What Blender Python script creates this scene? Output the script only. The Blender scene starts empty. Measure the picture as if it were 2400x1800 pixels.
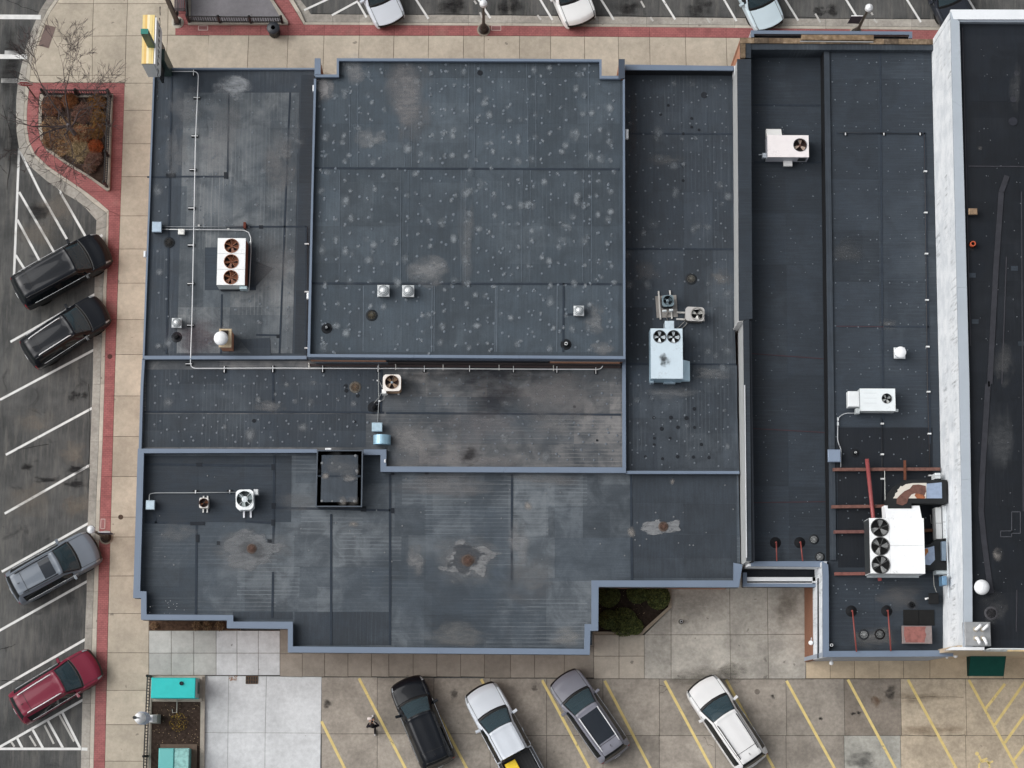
import bpy, math, random
from mathutils import Vector, Matrix
random.seed(7)
scn = bpy.context.scene
COL = scn.collection
PI = math.pi

# ---------------------------------------------------------------- camera
F, CX, CY, NX, NY, PPM = 5000.0, 1200.0, 900.0, 1150.0, 1740.0, 44.5
_d = Vector((NX - CX, -(NY - CY), -F)).normalized()
CAMH = F / PPM * (-_d.z)
_Z = -_d
_X = Vector((1, -0.003, 0)); _X -= _Z * _X.dot(_Z); _X.normalize()
_Y = _Z.cross(_X)
ROT = Matrix((_X, _Y, _Z))                      # camera -> world
CAMP = Vector((0, 0, CAMH))
def _ray(u, v, z):
    d = ROT @ Vector((u - CX, -(v - CY), -F))
    return CAMP + d * ((z - CAMP.z) / d.z)
_o = _ray(CX, CY, 0.0)
CAMP = Vector((-_o.x, -_o.y, CAMH))
def W(u, v, z=0.0):
    """photo pixel + real height above the road -> metres"""
    return _ray(u, v, z)
SC = 600.0 / 2212.0
def T(c, r, x, y):
    return (600 * c + x * SC, 450 * r + y * SC)
cd = bpy.data.cameras.new('Camera'); cam = bpy.data.objects.new('Camera', cd); COL.objects.link(cam)
cd.sensor_width = 36; cd.lens = 36 * F / 2400; cd.clip_end = 2000; cd.clip_start = 1
cam.matrix_world = Matrix.Translation(CAMP) @ ROT.to_4x4()
scn.camera = cam

# ---------------------------------------------------------------- sky, sun, exposure (overcast)
SUN_EL, SUN_AZ = 46.0, 282.0                   # degrees, azimuth clockwise from north
wd = bpy.data.worlds.new('World'); scn.world = wd; wd.use_nodes = True
nt = wd.node_tree; nt.nodes.clear()
sky = nt.nodes.new('ShaderNodeTexSky'); sky.sky_type = 'NISHITA'; sky.sun_disc = False
sky.sun_elevation = math.radians(SUN_EL); sky.sun_rotation = math.radians(SUN_AZ)
sky.air_density = 1.0; sky.dust_density = 6.0; sky.ozone_density = 1.0
hs = nt.nodes.new('ShaderNodeHueSaturation'); hs.inputs['Saturation'].default_value = 0.17
bg = nt.nodes.new('ShaderNodeBackground'); bg.inputs['Strength'].default_value = 0.125
ow = nt.nodes.new('ShaderNodeOutputWorld')
nt.links.new(sky.outputs[0], hs.inputs['Color']); nt.links.new(hs.outputs[0], bg.inputs[0]); nt.links.new(bg.outputs[0], ow.inputs[0])
sl = bpy.data.lights.new('Sun', 'SUN'); sl.energy = 1.25; sl.angle = math.radians(60); sl.color = (1.0, 0.992, 0.978)
so = bpy.data.objects.new('Sun', sl); COL.objects.link(so)
so.rotation_euler = (math.radians(90 - SUN_EL), 0, math.radians(180 - SUN_AZ))
so.location = (0, 0, 60)
vs = scn.view_settings; vs.view_transform = 'Standard'; vs.look = 'None'; vs.gamma = 1; vs.use_curve_mapping = False
vs.exposure = -0.02

# ---------------------------------------------------------------- helpers
def lin(c):
    c /= 255.0
    return c / 12.92 if c <= 0.04045 else ((c + 0.055) / 1.055) ** 2.4
def S(r, g, b, k=1.0):
    return (lin(r) * k, lin(g) * k, lin(b) * k, 1.0)

class MB:
    """collects shapes; build() links them as one mesh object"""
    def __init__(s): s.v = []; s.f = []; s.uv = []
    def add(s, vs, fs):
        o = len(s.v); s.v += [Vector(p) for p in vs]; s.f += [tuple(i + o for i in f) for f in fs]; return s
    def quad(s, a, b, c, d, uv=None):
        o = len(s.v); s.v += [Vector(a), Vector(b), Vector(c), Vector(d)]; s.f.append((o, o + 1, o + 2, o + 3))
        if uv: s.uv.append((len(s.f) - 1, uv))
        return s
    def box(s, x0, x1, y0, y1, z0, z1, rz=0, at=None):
        p = [Vector((x, y, z)) for z in (z0, z1) for x, y in ((x0, y0), (x1, y0), (x1, y1), (x0, y1))]
        if rz:
            m = Matrix.Rotation(rz, 3, 'Z'); p = [m @ q for q in p]
        if at: p = [q + Vector(at) for q in p]
        return s.add(p, [(3, 2, 1, 0), (4, 5, 6, 7), (0, 1, 5, 4), (1, 2, 6, 5), (2, 3, 7, 6), (3, 0, 4, 7)])
    def cbox(s, c, sx, sy, sz, rz=0):                 # centre of base
        return s.box(-sx / 2, sx / 2, -sy / 2, sy / 2, 0, sz, rz, c)
    def bbox(s, x0, x1, y0, y1, z0, z1, b=.02, at=None):   # box with chamfered top edges
        p = [(x0, y0, z0), (x1, y0, z0), (x1, y1, z0), (x0, y1, z0), (x0, y0, z1 - b), (x1, y0, z1 - b), (x1, y1, z1 - b), (x0, y1, z1 - b),
             (x0 + b, y0 + b, z1), (x1 - b, y0 + b, z1), (x1 - b, y1 - b, z1), (x0 + b, y1 - b, z1)]
        if at: p = [Vector(q) + Vector(at) for q in p]
        f = [(3, 2, 1, 0), (8, 9, 10, 11)]
        for i in range(4):
            j = (i + 1) % 4; f += [(i, j, j + 4, i + 4), (i + 4, j + 4, j + 8, i + 8)]
        return s.add(p, f)
    def prism(s, pts, z0, z1):
        pts = [Vector((p[0], p[1], 0)) for p in pts]
        a = sum(pts[i].x * pts[(i + 1) % len(pts)].y - pts[(i + 1) % len(pts)].x * pts[i].y for i in range(len(pts)))
        if a < 0: pts = pts[::-1]
        n = len(pts)
        v = [(p.x, p.y, z0) for p in pts] + [(p.x, p.y, z1) for p in pts]
        return s.add(v, [tuple(range(n - 1, -1, -1)), tuple(range(n, 2 * n))] + [(i, (i + 1) % n, n + (i + 1) % n, n + i) for i in range(n)])
    def lathe(s, prof, at=(0, 0, 0), n=20, cap=True, axis=None):
        at = Vector(at); v = []; f = []
        m = Vector((0, 0, 1)).rotation_difference(Vector(axis).normalized()).to_matrix() if axis else Matrix.Identity(3)
        for r, z in prof:
            for i in range(n):
                a = 2 * PI * i / n
                v.append(m @ Vector((r * math.cos(a), r * math.sin(a), z)) + at)
        for k in range(len(prof) - 1):
            for i in range(n):
                j = (i + 1) % n
                f.append((k * n + i, k * n + j, (k + 1) * n + j, (k + 1) * n + i))
        if cap:
            f.append(tuple(range(n - 1, -1, -1))); q = (len(prof) - 1) * n; f.append(tuple(range(q, q + n)))
        return s.add(v, f)
    def cyl(s, at, r, h, n=16): return s.lathe([(r, 0), (r, h)], at, n)
    def ball(s, at, r, n=16, m=9, sz=1.0):
        pr = [(max(1e-4, r * math.sin(PI * k / m)), -r * sz * math.cos(PI * k / m)) for k in range(m + 1)]
        return s.lathe(pr, at, n, False)
    def tube(s, path, r, n=6, caps=True):
        path = [Vector(p) for p in path]; L = len(path); rr = r if isinstance(r, (list, tuple)) else [r] * L
        v = []; f = []; up = None
        for i, p in enumerate(path):
            t = (path[min(i + 1, L - 1)] - path[max(i - 1, 0)]).normalized()
            if up is None:
                up = t.orthogonal().normalized()
            else:
                up = (up - t * up.dot(t)); up = up.normalized() if up.length > 1e-5 else t.orthogonal().normalized()
            w = t.cross(up)
            for k in range(n):
                a = 2 * PI * k / n; v.append(p + (up * math.cos(a) + w * math.sin(a)) * rr[i])
        for i in range(L - 1):
            for k in range(n):
                j = (k + 1) % n; f.append((i * n + k, i * n + j, (i + 1) * n + j, (i + 1) * n + k))
        if caps: f += [tuple(range(n - 1, -1, -1)), tuple(range((L - 1) * n, L * n))]
        return s.add(v, f)
    def hole_plate(s, x0, x1, y0, y1, c, r, z, t=.03, n=32):
        """rectangular plate with a round hole, real opening"""
        cx, cy = c; ring = []; edge = []
        for i in range(n):
            a = 2 * PI * (i + .5) / n; dx, dy = math.cos(a), math.sin(a)
            ring.append((cx + r * dx, cy + r * dy))
            k = min([((x1 - cx) / dx) if dx > 0 else ((x0 - cx) / dx) if dx < 0 else 9e9, ((y1 - cy) / dy) if dy > 0 else ((y0 - cy) / dy) if dy < 0 else 9e9])
            edge.append((cx + k * dx, cy + k * dy))
        for i in range(n):
            j = (i + 1) % n
            s.quad((*ring[i], z), (*edge[i], z), (*edge[j], z), (*ring[j], z))
            s.quad((*ring[j], z), (*ring[j], z - t), (*ring[i], z - t), (*ring[i], z))
            if abs(edge[i][0] - edge[j][0]) > 1e-4 and abs(edge[i][1] - edge[j][1]) > 1e-4:
                q = (x1 if edge[i][0] + edge[j][0] > 2 * cx else x0, y1 if edge[i][1] + edge[j][1] > 2 * cy else y0)
                s.add([(*edge[i], z), (*q, z), (*edge[j], z)], [(0, 1, 2)])
        return s
    def mesh(s, name, off=Vector()):
        me = bpy.data.meshes.new(name)
        me.from_pydata([p - off for p in s.v], [], s.f)
        if s.uv:
            l = me.uv_layers.new(name='UVMap')
            for fi, uv in s.uv:
                po = me.polygons[fi]
                for k, li in enumerate(po.loop_indices): l.data[li].uv = uv[k]
        return me
    def build(s, name, mat, parent=None, world=False, smooth=False, color=None, base=False, auto=None):
        """world=True: vertices are in metres of the scene; the object's origin goes to their middle"""
        xs = [p.x for p in s.v]; ys = [p.y for p in s.v]; zs = [p.z for p in s.v]
        off = Vector(((min(xs) + max(xs)) / 2, (min(ys) + max(ys)) / 2, min(zs))) if world else Vector()
        me = s.mesh(name, off); me.materials.append(mat)
        if smooth:
            for p in me.polygons: p.use_smooth = True
            if auto:
                try: me.set_sharp_from_angle(angle=math.radians(auto))
                except Exception: pass
        o = bpy.data.objects.new(name, me); COL.objects.link(o)
        o.location = off
        if parent:
            o.parent = parent
            if world:
                q = parent.location.copy()
                if parent.parent: q += parent.parent.location
                o.location = off - q
        if color: o.color = color
        return o

def tag(o, label=None, cat=None, group=None, kind=None):
    if label: o['label'] = label
    if cat: o['category'] = cat
    if group: o['group'] = group
    if kind: o['kind'] = kind
    return o
def thing(name, label, cat, loc=(0, 0, 0), rz=0, group=None):
    o = bpy.data.objects.new(name, None); COL.objects.link(o); o.empty_display_size = .3
    o.location = loc; o.rotation_euler = (0, 0, rz)
    return tag(o, label, cat, group)
def dup(root, loc, rz=None, label=None):
    r = root.copy(); COL.objects.link(r); r.location = loc
    if rz is not None: r.rotation_euler = (0, 0, rz)
    if label: r['label'] = label
    for ch in [c for c in bpy.data.objects if c.parent == root]:
        c = ch.copy(); COL.objects.link(c); c.parent = r
        for g in [d for d in bpy.data.objects if d.parent == ch]:
            d = g.copy(); COL.objects.link(d); d.parent = c
    return r
def structure(o): o['kind'] = 'structure'; return o

# ---------------------------------------------------------------- materials
class NT:
    def __init__(s, name):
        s.m = bpy.data.materials.new(name); s.m.use_nodes = True; s.t = s.m.node_tree
        s.t.nodes.clear()
        s.out = s.n('ShaderNodeOutputMaterial'); s.b = s.n('ShaderNodeBsdfPrincipled'); s.l(s.b.outputs[0], s.out.inputs[0])
    def n(s, t, **k):
        x = s.t.nodes.new(t)
        for a, v in k.items(): setattr(x, a, v)
        return x
    def l(s, a, b): s.t.links.new(a, b)
    def pos(s, sx=1, sy=1, sz=1, off=(0, 0, 0)):
        g = s.n('ShaderNodeNewGeometry'); m = s.n('ShaderNodeMapping'); m.inputs['Scale'].default_value = (sx, sy, sz); m.inputs['Location'].default_value = off
        s.l(g.outputs['Position'], m.inputs[0]); return m.outputs[0]
    def noise(s, vec, scale, detail=4, rough=.55, dist=0):
        x = s.n('ShaderNodeTexNoise'); x.inputs['Scale'].default_value = scale; x.inputs['Detail'].default_value = detail
        x.inputs['Roughness'].default_value = rough; x.inputs['Distortion'].default_value = dist
        s.l(vec, x.inputs['Vector']); return x.outputs['Fac']
    def ramp(s, fac, a, b, va=0.0, vb=1.0):
        x = s.n('ShaderNodeMapRange'); x.interpolation_type = 'SMOOTHSTEP'
        for i, v in zip(('From Min', 'From Max', 'To Min', 'To Max'), (a, b, va, vb)): x.inputs[i].default_value = v
        s.l(fac, x.inputs['Value']); return x.outputs[0]
    def math(s, op, a, b=None):
        x = s.n('ShaderNodeMath', operation=op)
        for i, v in enumerate((a, b)):
            if v is None: continue
            if isinstance(v, (int, float)): x.inputs[i].default_value = v
            else: s.l(v, x.inputs[i])
        return x.outputs[0]
    def mix(s, fac, a, b, mode='MIX'):
        x = s.n('ShaderNodeMix', data_type='RGBA', blend_type=mode); x.clamp_factor = True
        for i, v in ((0, fac), (6, a), (7, b)):
            if isinstance(v, (int, float)): x.inputs[i].default_value = v
            elif isinstance(v, tuple): x.inputs[i].default_value = v
            else: s.l(v, x.inputs[i])
        return x.outputs[2]
    def obcol(s): return s.n('ShaderNodeObjectInfo').outputs['Color']
    def obrnd(s): return s.n('ShaderNodeObjectInfo').outputs['Random']
    def bump(s, h, dist=.01, strength=.5):
        x = s.n('ShaderNodeBump'); x.inputs['Distance'].default_value = dist; x.inputs['Strength'].default_value = strength
        s.l(h, x.inputs['Height']); s.l(x.outputs[0], s.b.inputs['Normal'])
    def fin(s, col, rough=.6, metal=0.0, spec=.5):
        if isinstance(col, tuple): s.b.inputs['Base Color'].default_value = col
        else: s.l(col, s.b.inputs['Base Color'])
        if isinstance(rough, (int, float)): s.b.inputs['Roughness'].default_value = rough
        else: s.l(rough, s.b.inputs['Roughness'])
        s.b.inputs['Metallic'].default_value = metal; s.b.inputs['Specular IOR Level'].default_value = spec
        return s.m
def gray(v): return (v, v, v, 1)

def m_concrete(name, var=.10, stain=.18, rnd=.10, scale=1.0, tint=(1, .985, .96, 1)):
    t = NT(name); p = t.pos()
    big = t.noise(p, .55 * scale, 5, .6); mid = t.noise(p, 4 * scale, 5, .65); fine = t.noise(p, 45, 3, .6)
    c = t.obcol()
    c = t.mix(1.0, c, t.mix(t.obrnd(), gray(1 - rnd), gray(1 + rnd)), 'MULTIPLY')
    c = t.mix(t.ramp(big, .35, .7), c, t.mix(1.0, c, gray(1 - stain), 'MULTIPLY'))
    c = t.mix(1.0, c, t.mix(t.ramp(mid, .25, .75), gray(1 - var), gray(1 + var)), 'MULTIPLY')
    c = t.mix(1.0, c, t.mix(t.ramp(fine, .3, .7), gray(.93), gray(1.06)), 'MULTIPLY')
    sp = t.noise(t.pos(1, 1, 1, (31, 7, 0)), 2.6, 2, .4)
    c = t.mix(t.ramp(sp, .74, .78, 0, .55), c, (.10, .09, .08, 1))       # old gum and drips
    t.bump(fine, .004, .5)
    return t.fin(c, .88, 0, .25)
M = {}
M['concrete'] = m_concrete('concrete')
M['stained_concrete'] = m_concrete('stained_concrete', .16, .30, .09, 1.3)

def m_asphalt():
    t = NT('asphalt'); p = t.pos()
    big = t.noise(p, .28, 6, .62, .2); mid = t.noise(t.pos(2.6, .30, 1), 1.1, 6, .7); fine = t.noise(p, 60, 2, .6)
    c = t.mix(t.ramp(big, .33, .66), S(68, 69, 69), S(94, 94, 93))
    c = t.mix(1.0, c, t.mix(t.ramp(t.noise(t.pos(9, .8, 1), 1.0, 5, .7), .3, .7), gray(.86), gray(1.16)), 'MULTIPLY')
    c = t.mix(t.ramp(mid, .45, .7, 0, .65), c, S(112, 110, 106))
    dk = t.noise(t.pos(1, 1, 1, (13, 5, 0)), .9, 5, .6, .8)
    c = t.mix(t.ramp(dk, .60, .74, 0, .6), c, S(50, 50, 51))
    c = t.mix(t.ramp(t.noise(p, 14, 4, .7), .62, .75, 0, .5), c, S(120, 118, 114))
    c = t.mix(1.0, c, t.mix(t.ramp(fine, .3, .7), gray(.72), gray(1.28)), 'MULTIPLY')
    t.bump(fine, .01, .7)
    return t.fin(c, .9, 0, .2)
M['asphalt'] = m_asphalt()

def m_brickpave():
    t = NT('red_paving'); p = t.pos()
    br = t.n('ShaderNodeTexBrick'); br.inputs['Scale'].default_value = 1.0
    br.inputs['Brick Width'].default_value = .20; br.inputs['Row Height'].default_value = .10; br.inputs['Mortar Size'].default_value = .007
    br.inputs['Color1'].default_value = gray(1.06); br.inputs['Color2'].default_value = gray(.92); br.inputs['Mortar'].default_value = gray(.62)
    t.l(p, br.inputs['Vector'])
    n = t.noise(p, 2.2, 5, .6); f = t.noise(p, 40, 2)
    c = t.mix(1.0, t.obcol(), br.outputs['Color'], 'MULTIPLY')
    c = t.mix(1.0, c, t.mix(t.ramp(n, .3, .7), gray(.84), gray(1.12)), 'MULTIPLY')
    c = t.mix(t.ramp(t.noise(t.pos(1, 1, 1, (3, 9, 0)), .8, 5), .55, .75, 0, .35), c, S(150, 120, 112))
    c = t.mix(1.0, c, t.mix(f, gray(.88), gray(1.12)), 'MULTIPLY')
    t.bump(br.outputs['Fac'], .004, -.4)
    return t.fin(c, .85, 0, .25)
M['red_paving'] = m_brickpave()

def m_roof(name, base, dust, amt, sx, sy, thr=.5, lines=.5):
    """rubber roofing sheet, chalky dust and faint drying lines"""
    t = NT(name); p = t.pos()
    big = t.noise(p, .16, 6, .6, .5); mid = t.noise(p, .9, 6, .62, .6); fine = t.noise(p, 22, 3, .6)
    c = t.mix(1.0, base, t.mix(t.obrnd(), gray(.84), gray(1.2)), 'MULTIPLY')
    c = t.mix(1.0, c, t.mix(t.ramp(mid, .3, .7), gray(.86), gray(1.15)), 'MULTIPLY')
    st = t.noise(t.pos(sx, sy, 1), 1.0, 3, .7)
    def blocks(off, bw, bh):
        b = t.n('ShaderNodeTexBrick'); b.offset = .37; b.inputs['Scale'].default_value = 1; b.inputs['Brick Width'].default_value = bw; b.inputs['Row Height'].default_value = bh; b.inputs['Mortar Size'].default_value = 0
        b.inputs['Color1'].default_value = gray(0); b.inputs['Color2'].default_value = gray(1); t.l(t.pos(1, 1, 1, off), b.inputs['Vector']); return b.outputs['Color']
    blk = blocks((1.3, .7, 0), *((3.1, 1.55) if sy > sx else (1.6, 3.4))); blk2 = blocks((7.1, 3.2, 0), *((1.9, 2.6) if sy > sx else (2.4, 2.1)))
    dm = t.math('MULTIPLY', t.ramp(big, thr - .08, thr + .2), t.ramp(mid, .35, .7, .25, 1))
    dm = t.math('MULTIPLY', dm, t.ramp(blk, .15, .6, .6, 1))
    dm = t.math('MULTIPLY', dm, t.math('ADD', t.math('MULTIPLY', t.math('FRACT', t.math('MULTIPLY', t.obrnd(), 7.3)), .9), .35))
    c = t.mix(t.math('MULTIPLY', dm, amt), c, dust)
    g_ = t.n('ShaderNodeNewGeometry'); sp_ = t.n('ShaderNodeSeparateXYZ'); t.l(g_.outputs['Position'], sp_.inputs[0])
    wob = t.math('ADD', t.math('MULTIPLY', sp_.outputs[1 if sy > sx else 0], 5.2), t.math('MULTIPLY', mid, .5))
    tri = t.math('ABSOLUTE', t.math('SUBTRACT', t.math('FRACT', wob), .5))
    ln = t.math('MULTIPLY', t.ramp(tri, .30, .48), t.ramp(blk, .52, .60))
    ln = t.math('MULTIPLY', ln, t.ramp(st, .35, .62, .1, 1)); ln = t.math('MULTIPLY', ln, t.ramp(big, .38, .58, .25, 1))
    pa = t.math('MULTIPLY', t.ramp(blk2, .66, .70), t.ramp(mid, .35, .65, .3, 1)); c = t.mix(t.math('MULTIPLY', pa, t.math('MULTIPLY', t.ramp(big, .4, .6, .2, 1), amt * .45)), c, dust)
    c = t.mix(t.math('MULTIPLY', ln, lines), c, dust)
    rib = t.noise(t.pos(sx * 2.2, sy * 2.2, 1, (5, 8, 0)), 1.0, 2, .5)
    c = t.mix(1.0, c, t.mix(t.ramp(rib, .35, .65), gray(.94), gray(1.07)), 'MULTIPLY')
    c = t.mix(1.0, c, t.mix(t.ramp(fine, .3, .7), gray(.92), gray(1.09)), 'MULTIPLY')
    t.bump(t.math('ADD', t.math('MULTIPLY', st, .4), mid), .02, .35)
    return t.fin(c, t.ramp(mid, .3, .7, .55, .8), 0, .3)
M['roof_dusty'] = m_roof('roof_dusty', S(58, 66, 74), S(118, 124, 129), .75, .28, 11, .44, .75)
M['roof_dusty_v'] = m_roof('roof_dusty_v', S(60, 69, 77), S(126, 129, 131), .9, 11, .28, .34, .8)
M['roof_bulge'] = m_roof('roof_bulge', S(62, 71, 79), S(104, 113, 120), .4, 6, .3, .55, .15)
M['roof_dark'] = m_roof('roof_dark', S(51, 58, 66), S(96, 103, 109), .35, 5, .35, .55, .30)
M['roof_deep'] = m_roof('roof_deep', S(45, 52, 60), S(80, 87, 93), .30, .4, 7, .56, .2)
M['roof_black'] = m_roof('roof_black', S(22, 27, 34), S(62, 66, 72), .25, 6, .4, .58, .1)
M['roof_brown'] = m_roof('roof_brown', S(58, 65, 72), S(130, 128, 127), .95, .3, 11, .36, .65)

def m_plain(name, rough=.5, metal=0.0, var=.08, spec=.5, dirt=0.0, dirtcol=(.06, .05, .04, 1), scale=3.0, coat=0.0):
    t = NT(name); p = t.pos()
    n = t.noise(p, scale, 5, .6); f = t.noise(p, scale * 9, 3, .6)
    c = t.mix(1.0, t.obcol(), t.mix(t.ramp(n, .25, .75), gray(1 - var), gray(1 + var)), 'MULTIPLY')
    if dirt:
        c = t.mix(t.math('MULTIPLY', t.ramp(n, .5, .8), t.ramp(f, .35, .7)), c, t.mix(dirt, c, dirtcol))
    r = t.ramp(f, .2, .8, max(.03, rough - .08), min(1, rough + .08))
    if coat:
        t.b.inputs['Coat Weight'].default_value = coat; t.b.inputs['Coat Roughness'].default_value = .04
    return t.fin(c, r, metal, spec)
M['coping'] = m_plain('coping', .42, 0.0, .05, .5, .18, (.10, .10, .10, 1), .8)
M['paint'] = m_plain('paint', .45, 0, .06, .5, .25, (.13, .12, .11, 1), 2.5)
M['grimy_white'] = m_plain('grimy_white', .5, 0, .05, .5, .55, (.16, .15, .14, 1), 1.6)
M['galvanised'] = m_plain('galvanised', .38, .35, .12, .5, .2, (.2, .2, .2, 1), 5)
M['rust'] = m_plain('rust', .8, 0, .30, .3, .6, (.05, .03, .02, 1), 5)
M['rubber'] = m_plain('rubber', .8, 0, .15, .3)
M['plastic'] = m_plain('plastic', .4, 0, .04, .5)
M['wood_soil'] = m_plain('wood_soil', .95, 0, .45, .1, .5, (.02, .016, .012, 1), 6)
M['stone'] = m_plain('stone', .9, 0, .35, .2, .7, (.40, .36, .30, 1), 4)
M['fabric'] = m_plain('fabric', .85, 0, .08, .2)
M['foliage'] = m_plain('foliage', .75, 0, .4, .3, 0, (0, 0, 0, 1), 5)
M['bark'] = m_plain('bark', .9, 0, .25, .2)
M['skin'] = m_plain('skin', .55, 0, .05, .4)
M['line_paint'] = None
def m_line():
    t = NT('line_paint'); p = t.pos()
    n = t.noise(p, 9, 5, .7); n2 = t.noise(p, 1.2, 3)
    w = t.math('ADD', t.math('MULTIPLY', n, .7), t.math('MULTIPLY', n2, .5))
    c = t.mix(t.ramp(t.noise(p, 3, 4), .3, .7), t.mix(1.0, t.obcol(), gray(.86), 'MULTIPLY'), t.obcol())
    m = t.fin(c, .75, 0, .3)
    tr = t.n('ShaderNodeBsdfTransparent'); mx = t.n('ShaderNodeMixShader')
    t.l(t.ramp(w, .70, .80, 0, .85), mx.inputs[0]); t.l(t.b.outputs[0], mx.inputs[1]); t.l(tr.outputs[0], mx.inputs[2]); t.l(mx.outputs[0], t.out.inputs[0])
    return m
M['line_paint'] = m_line()
def m_carpaint():
    t = NT('car_paint'); p = t.pos()
    n = t.noise(p, 1.5, 3)
    c = t.mix(1.0, t.obcol(), t.mix(n, gray(.95), gray(1.05)), 'MULTIPLY')
    t.b.inputs['Coat Weight'].default_value = .5; t.b.inputs['Coat Roughness'].default_value = .03
    return t.fin(c, .4, 0, .15)
M['car_paint'] = m_carpaint()
def m_glass(name, col, rough=.04, spec=.7, a=1.0):
    t = NT(name); n = t.noise(t.pos(), 1.2, 2)
    m = t.fin(t.mix(n, tuple(v * .8 for v in col[:3]) + (1,), tuple(min(1, v * 1.2) for v in col[:3]) + (1,)), rough, 0, spec)
    if a < 1:
        tr = t.n('ShaderNodeBsdfTransparent'); tr.inputs[0].default_value = (.55, .68, .68, 1); mx = t.n('ShaderNodeMixShader'); mx.inputs[0].default_value = 1 - a
        t.l(t.b.outputs[0], mx.inputs[1]); t.l(tr.outputs[0], mx.inputs[2]); t.l(mx.outputs[0], t.out.inputs[0])
    return m
M['windscreen'] = m_glass('windscreen', S(66, 84, 92), .04, .6, .68)
M['dark_glass'] = m_glass('dark_glass', S(22, 27, 30), .05, .5)
M['lens'] = m_glass('lens', S(150, 156, 160), .12, .6)
M['red_lens'] = m_glass('red_lens', S(150, 22, 34), .15, .6)
M['roof_glass'] = m_glass('roof_glass', S(34, 40, 48), .06, .5)
M['chrome'] = m_plain('chrome', .18, .9, .02)
M['lamp_globe'] = m_plain('lamp_globe', .3, 0, .03)

def m_brick(name, c1, c2, mort):
    t = NT(name)
    tc = t.n('ShaderNodeNewGeometry'); sx = t.n('ShaderNodeSeparateXYZ'); t.l(tc.outputs['Position'], sx.inputs[0])
    cb = t.n('ShaderNodeCombineXYZ'); t.l(t.math('ADD', sx.outputs[0], sx.outputs[1]), cb.inputs[0]); t.l(sx.outputs[2], cb.inputs[1])
    br = t.n('ShaderNodeTexBrick'); br.inputs['Scale'].default_value = 1; br.inputs['Brick Width'].default_value = .22; br.inputs['Row Height'].default_value = .075
    br.inputs['Mortar Size'].default_value = .008; br.inputs['Color1'].default_value = c1; br.inputs['Color2'].default_value = c2; br.inputs['Mortar'].default_value = mort
    t.l(cb.outputs[0], br.inputs['Vector'])
    c = t.mix(1.0, br.outputs['Color'], t.mix(t.noise(t.pos(), 3, 4), gray(.8), gray(1.15)), 'MULTIPLY')
    t.bump(br.outputs['Fac'], .006, -.5)
    return t.fin(c, .88, 0, .25)
M['brick'] = m_brick('brick', S(190, 128, 96), S(168, 106, 78), S(175, 160, 145))
M['brown_brick'] = m_brick('brown_brick', S(150, 106, 84), S(134, 92, 72), S(120, 92, 76))

def m_whitewall():
    """painted block wall with black run-down streaks"""
    t = NT('painted_block'); p = t.pos()
    n = t.noise(p, 1.2, 5, .6); st = t.noise(t.pos(.3, 5, .55), 1.0, 5, .65, .3); reg = t.noise(t.pos(1, .35, 1, (4, 2, 0)), .5, 3)
    c = t.mix(t.ramp(n, .3, .7), S(206, 211, 216), S(232, 235, 238))
    k = t.math('MULTIPLY', t.ramp(st, .48, .78), t.ramp(reg, .46, .60))
    c = t.mix(t.math('MULTIPLY', k, .8), c, S(84, 88, 92))
    f = t.noise(p, 18, 3)
    c = t.mix(t.ramp(f, .55, .75, 0, .35), c, S(120, 124, 128))
    t.bump(f, .006, .4)
    return t.fin(c, .8, 0, .3)
M['painted_block'] = m_whitewall()

def m_decal(name='dust_mark', e0=.10, e1=.95):
    """dust or water mark lying on a surface: uv gives its extent, the object's colour the dust"""
    t = NT(name); uv = t.n('ShaderNodeUVMap'); sx = t.n('ShaderNodeSeparateXYZ'); t.l(uv.outputs[0], sx.inputs[0])
    ic = t.n('ShaderNodeObjectInfo'); p = t.pos()
    mp = t.n('ShaderNodeVectorMath', operation='ADD'); t.l(uv.outputs[0], mp.inputs[0])
    cb = t.n('ShaderNodeCombineXYZ'); k = t.math('MULTIPLY', ic.outputs['Random'], 60.0); t.l(k, cb.inputs[0]); t.l(k, cb.inputs[1]); t.l(cb.outputs[0], mp.inputs[1])
    r = t.math('POWER', t.math('ADD', t.math('POWER', sx.outputs[0], 2.0), t.math('POWER', sx.outputs[1], 2.0)), .5)
    n = t.noise(mp.outputs[0], 1.3, 4, .5, .4); st = t.noise(t.pos(1.2, 3.5, 1), 1.6, 5, .65, .4); f = t.noise(p, 9, 4, .6)
    rr = t.math('ADD', r, t.math('MULTIPLY', t.math('SUBTRACT', n, .5), 2.0))
    edge = t.ramp(rr, e0, e1, 1, 0)
    a = t.math('MULTIPLY', edge, t.ramp(st, .25, .7, .45, 1)); a = t.math('MULTIPLY', a, t.ramp(f, .3, .65, .88, 1))
    a = t.math('MULTIPLY', a, t.ramp(r, .8, 1.0, 1, 0)); a = t.math('MULTIPLY', a, ic.outputs['Alpha'])
    m = t.fin(t.mix(1.0, ic.outputs['Color'], t.mix(n, gray(.82), gray(1.15)), 'MULTIPLY'), .85, 0, .2)
    tr = t.n('ShaderNodeBsdfTransparent'); mx = t.n('ShaderNodeMixShader')
    t.l(a, mx.inputs[0]); t.l(tr.outputs[0], mx.inputs[1]); t.l(t.b.outputs[0], mx.inputs[2]); t.l(mx.outputs[0], t.out.inputs[0])
    return m
M['dust_mark'] = m_decal()
M['pond_mark'] = m_decal('pond_mark', .58, .70)
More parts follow.
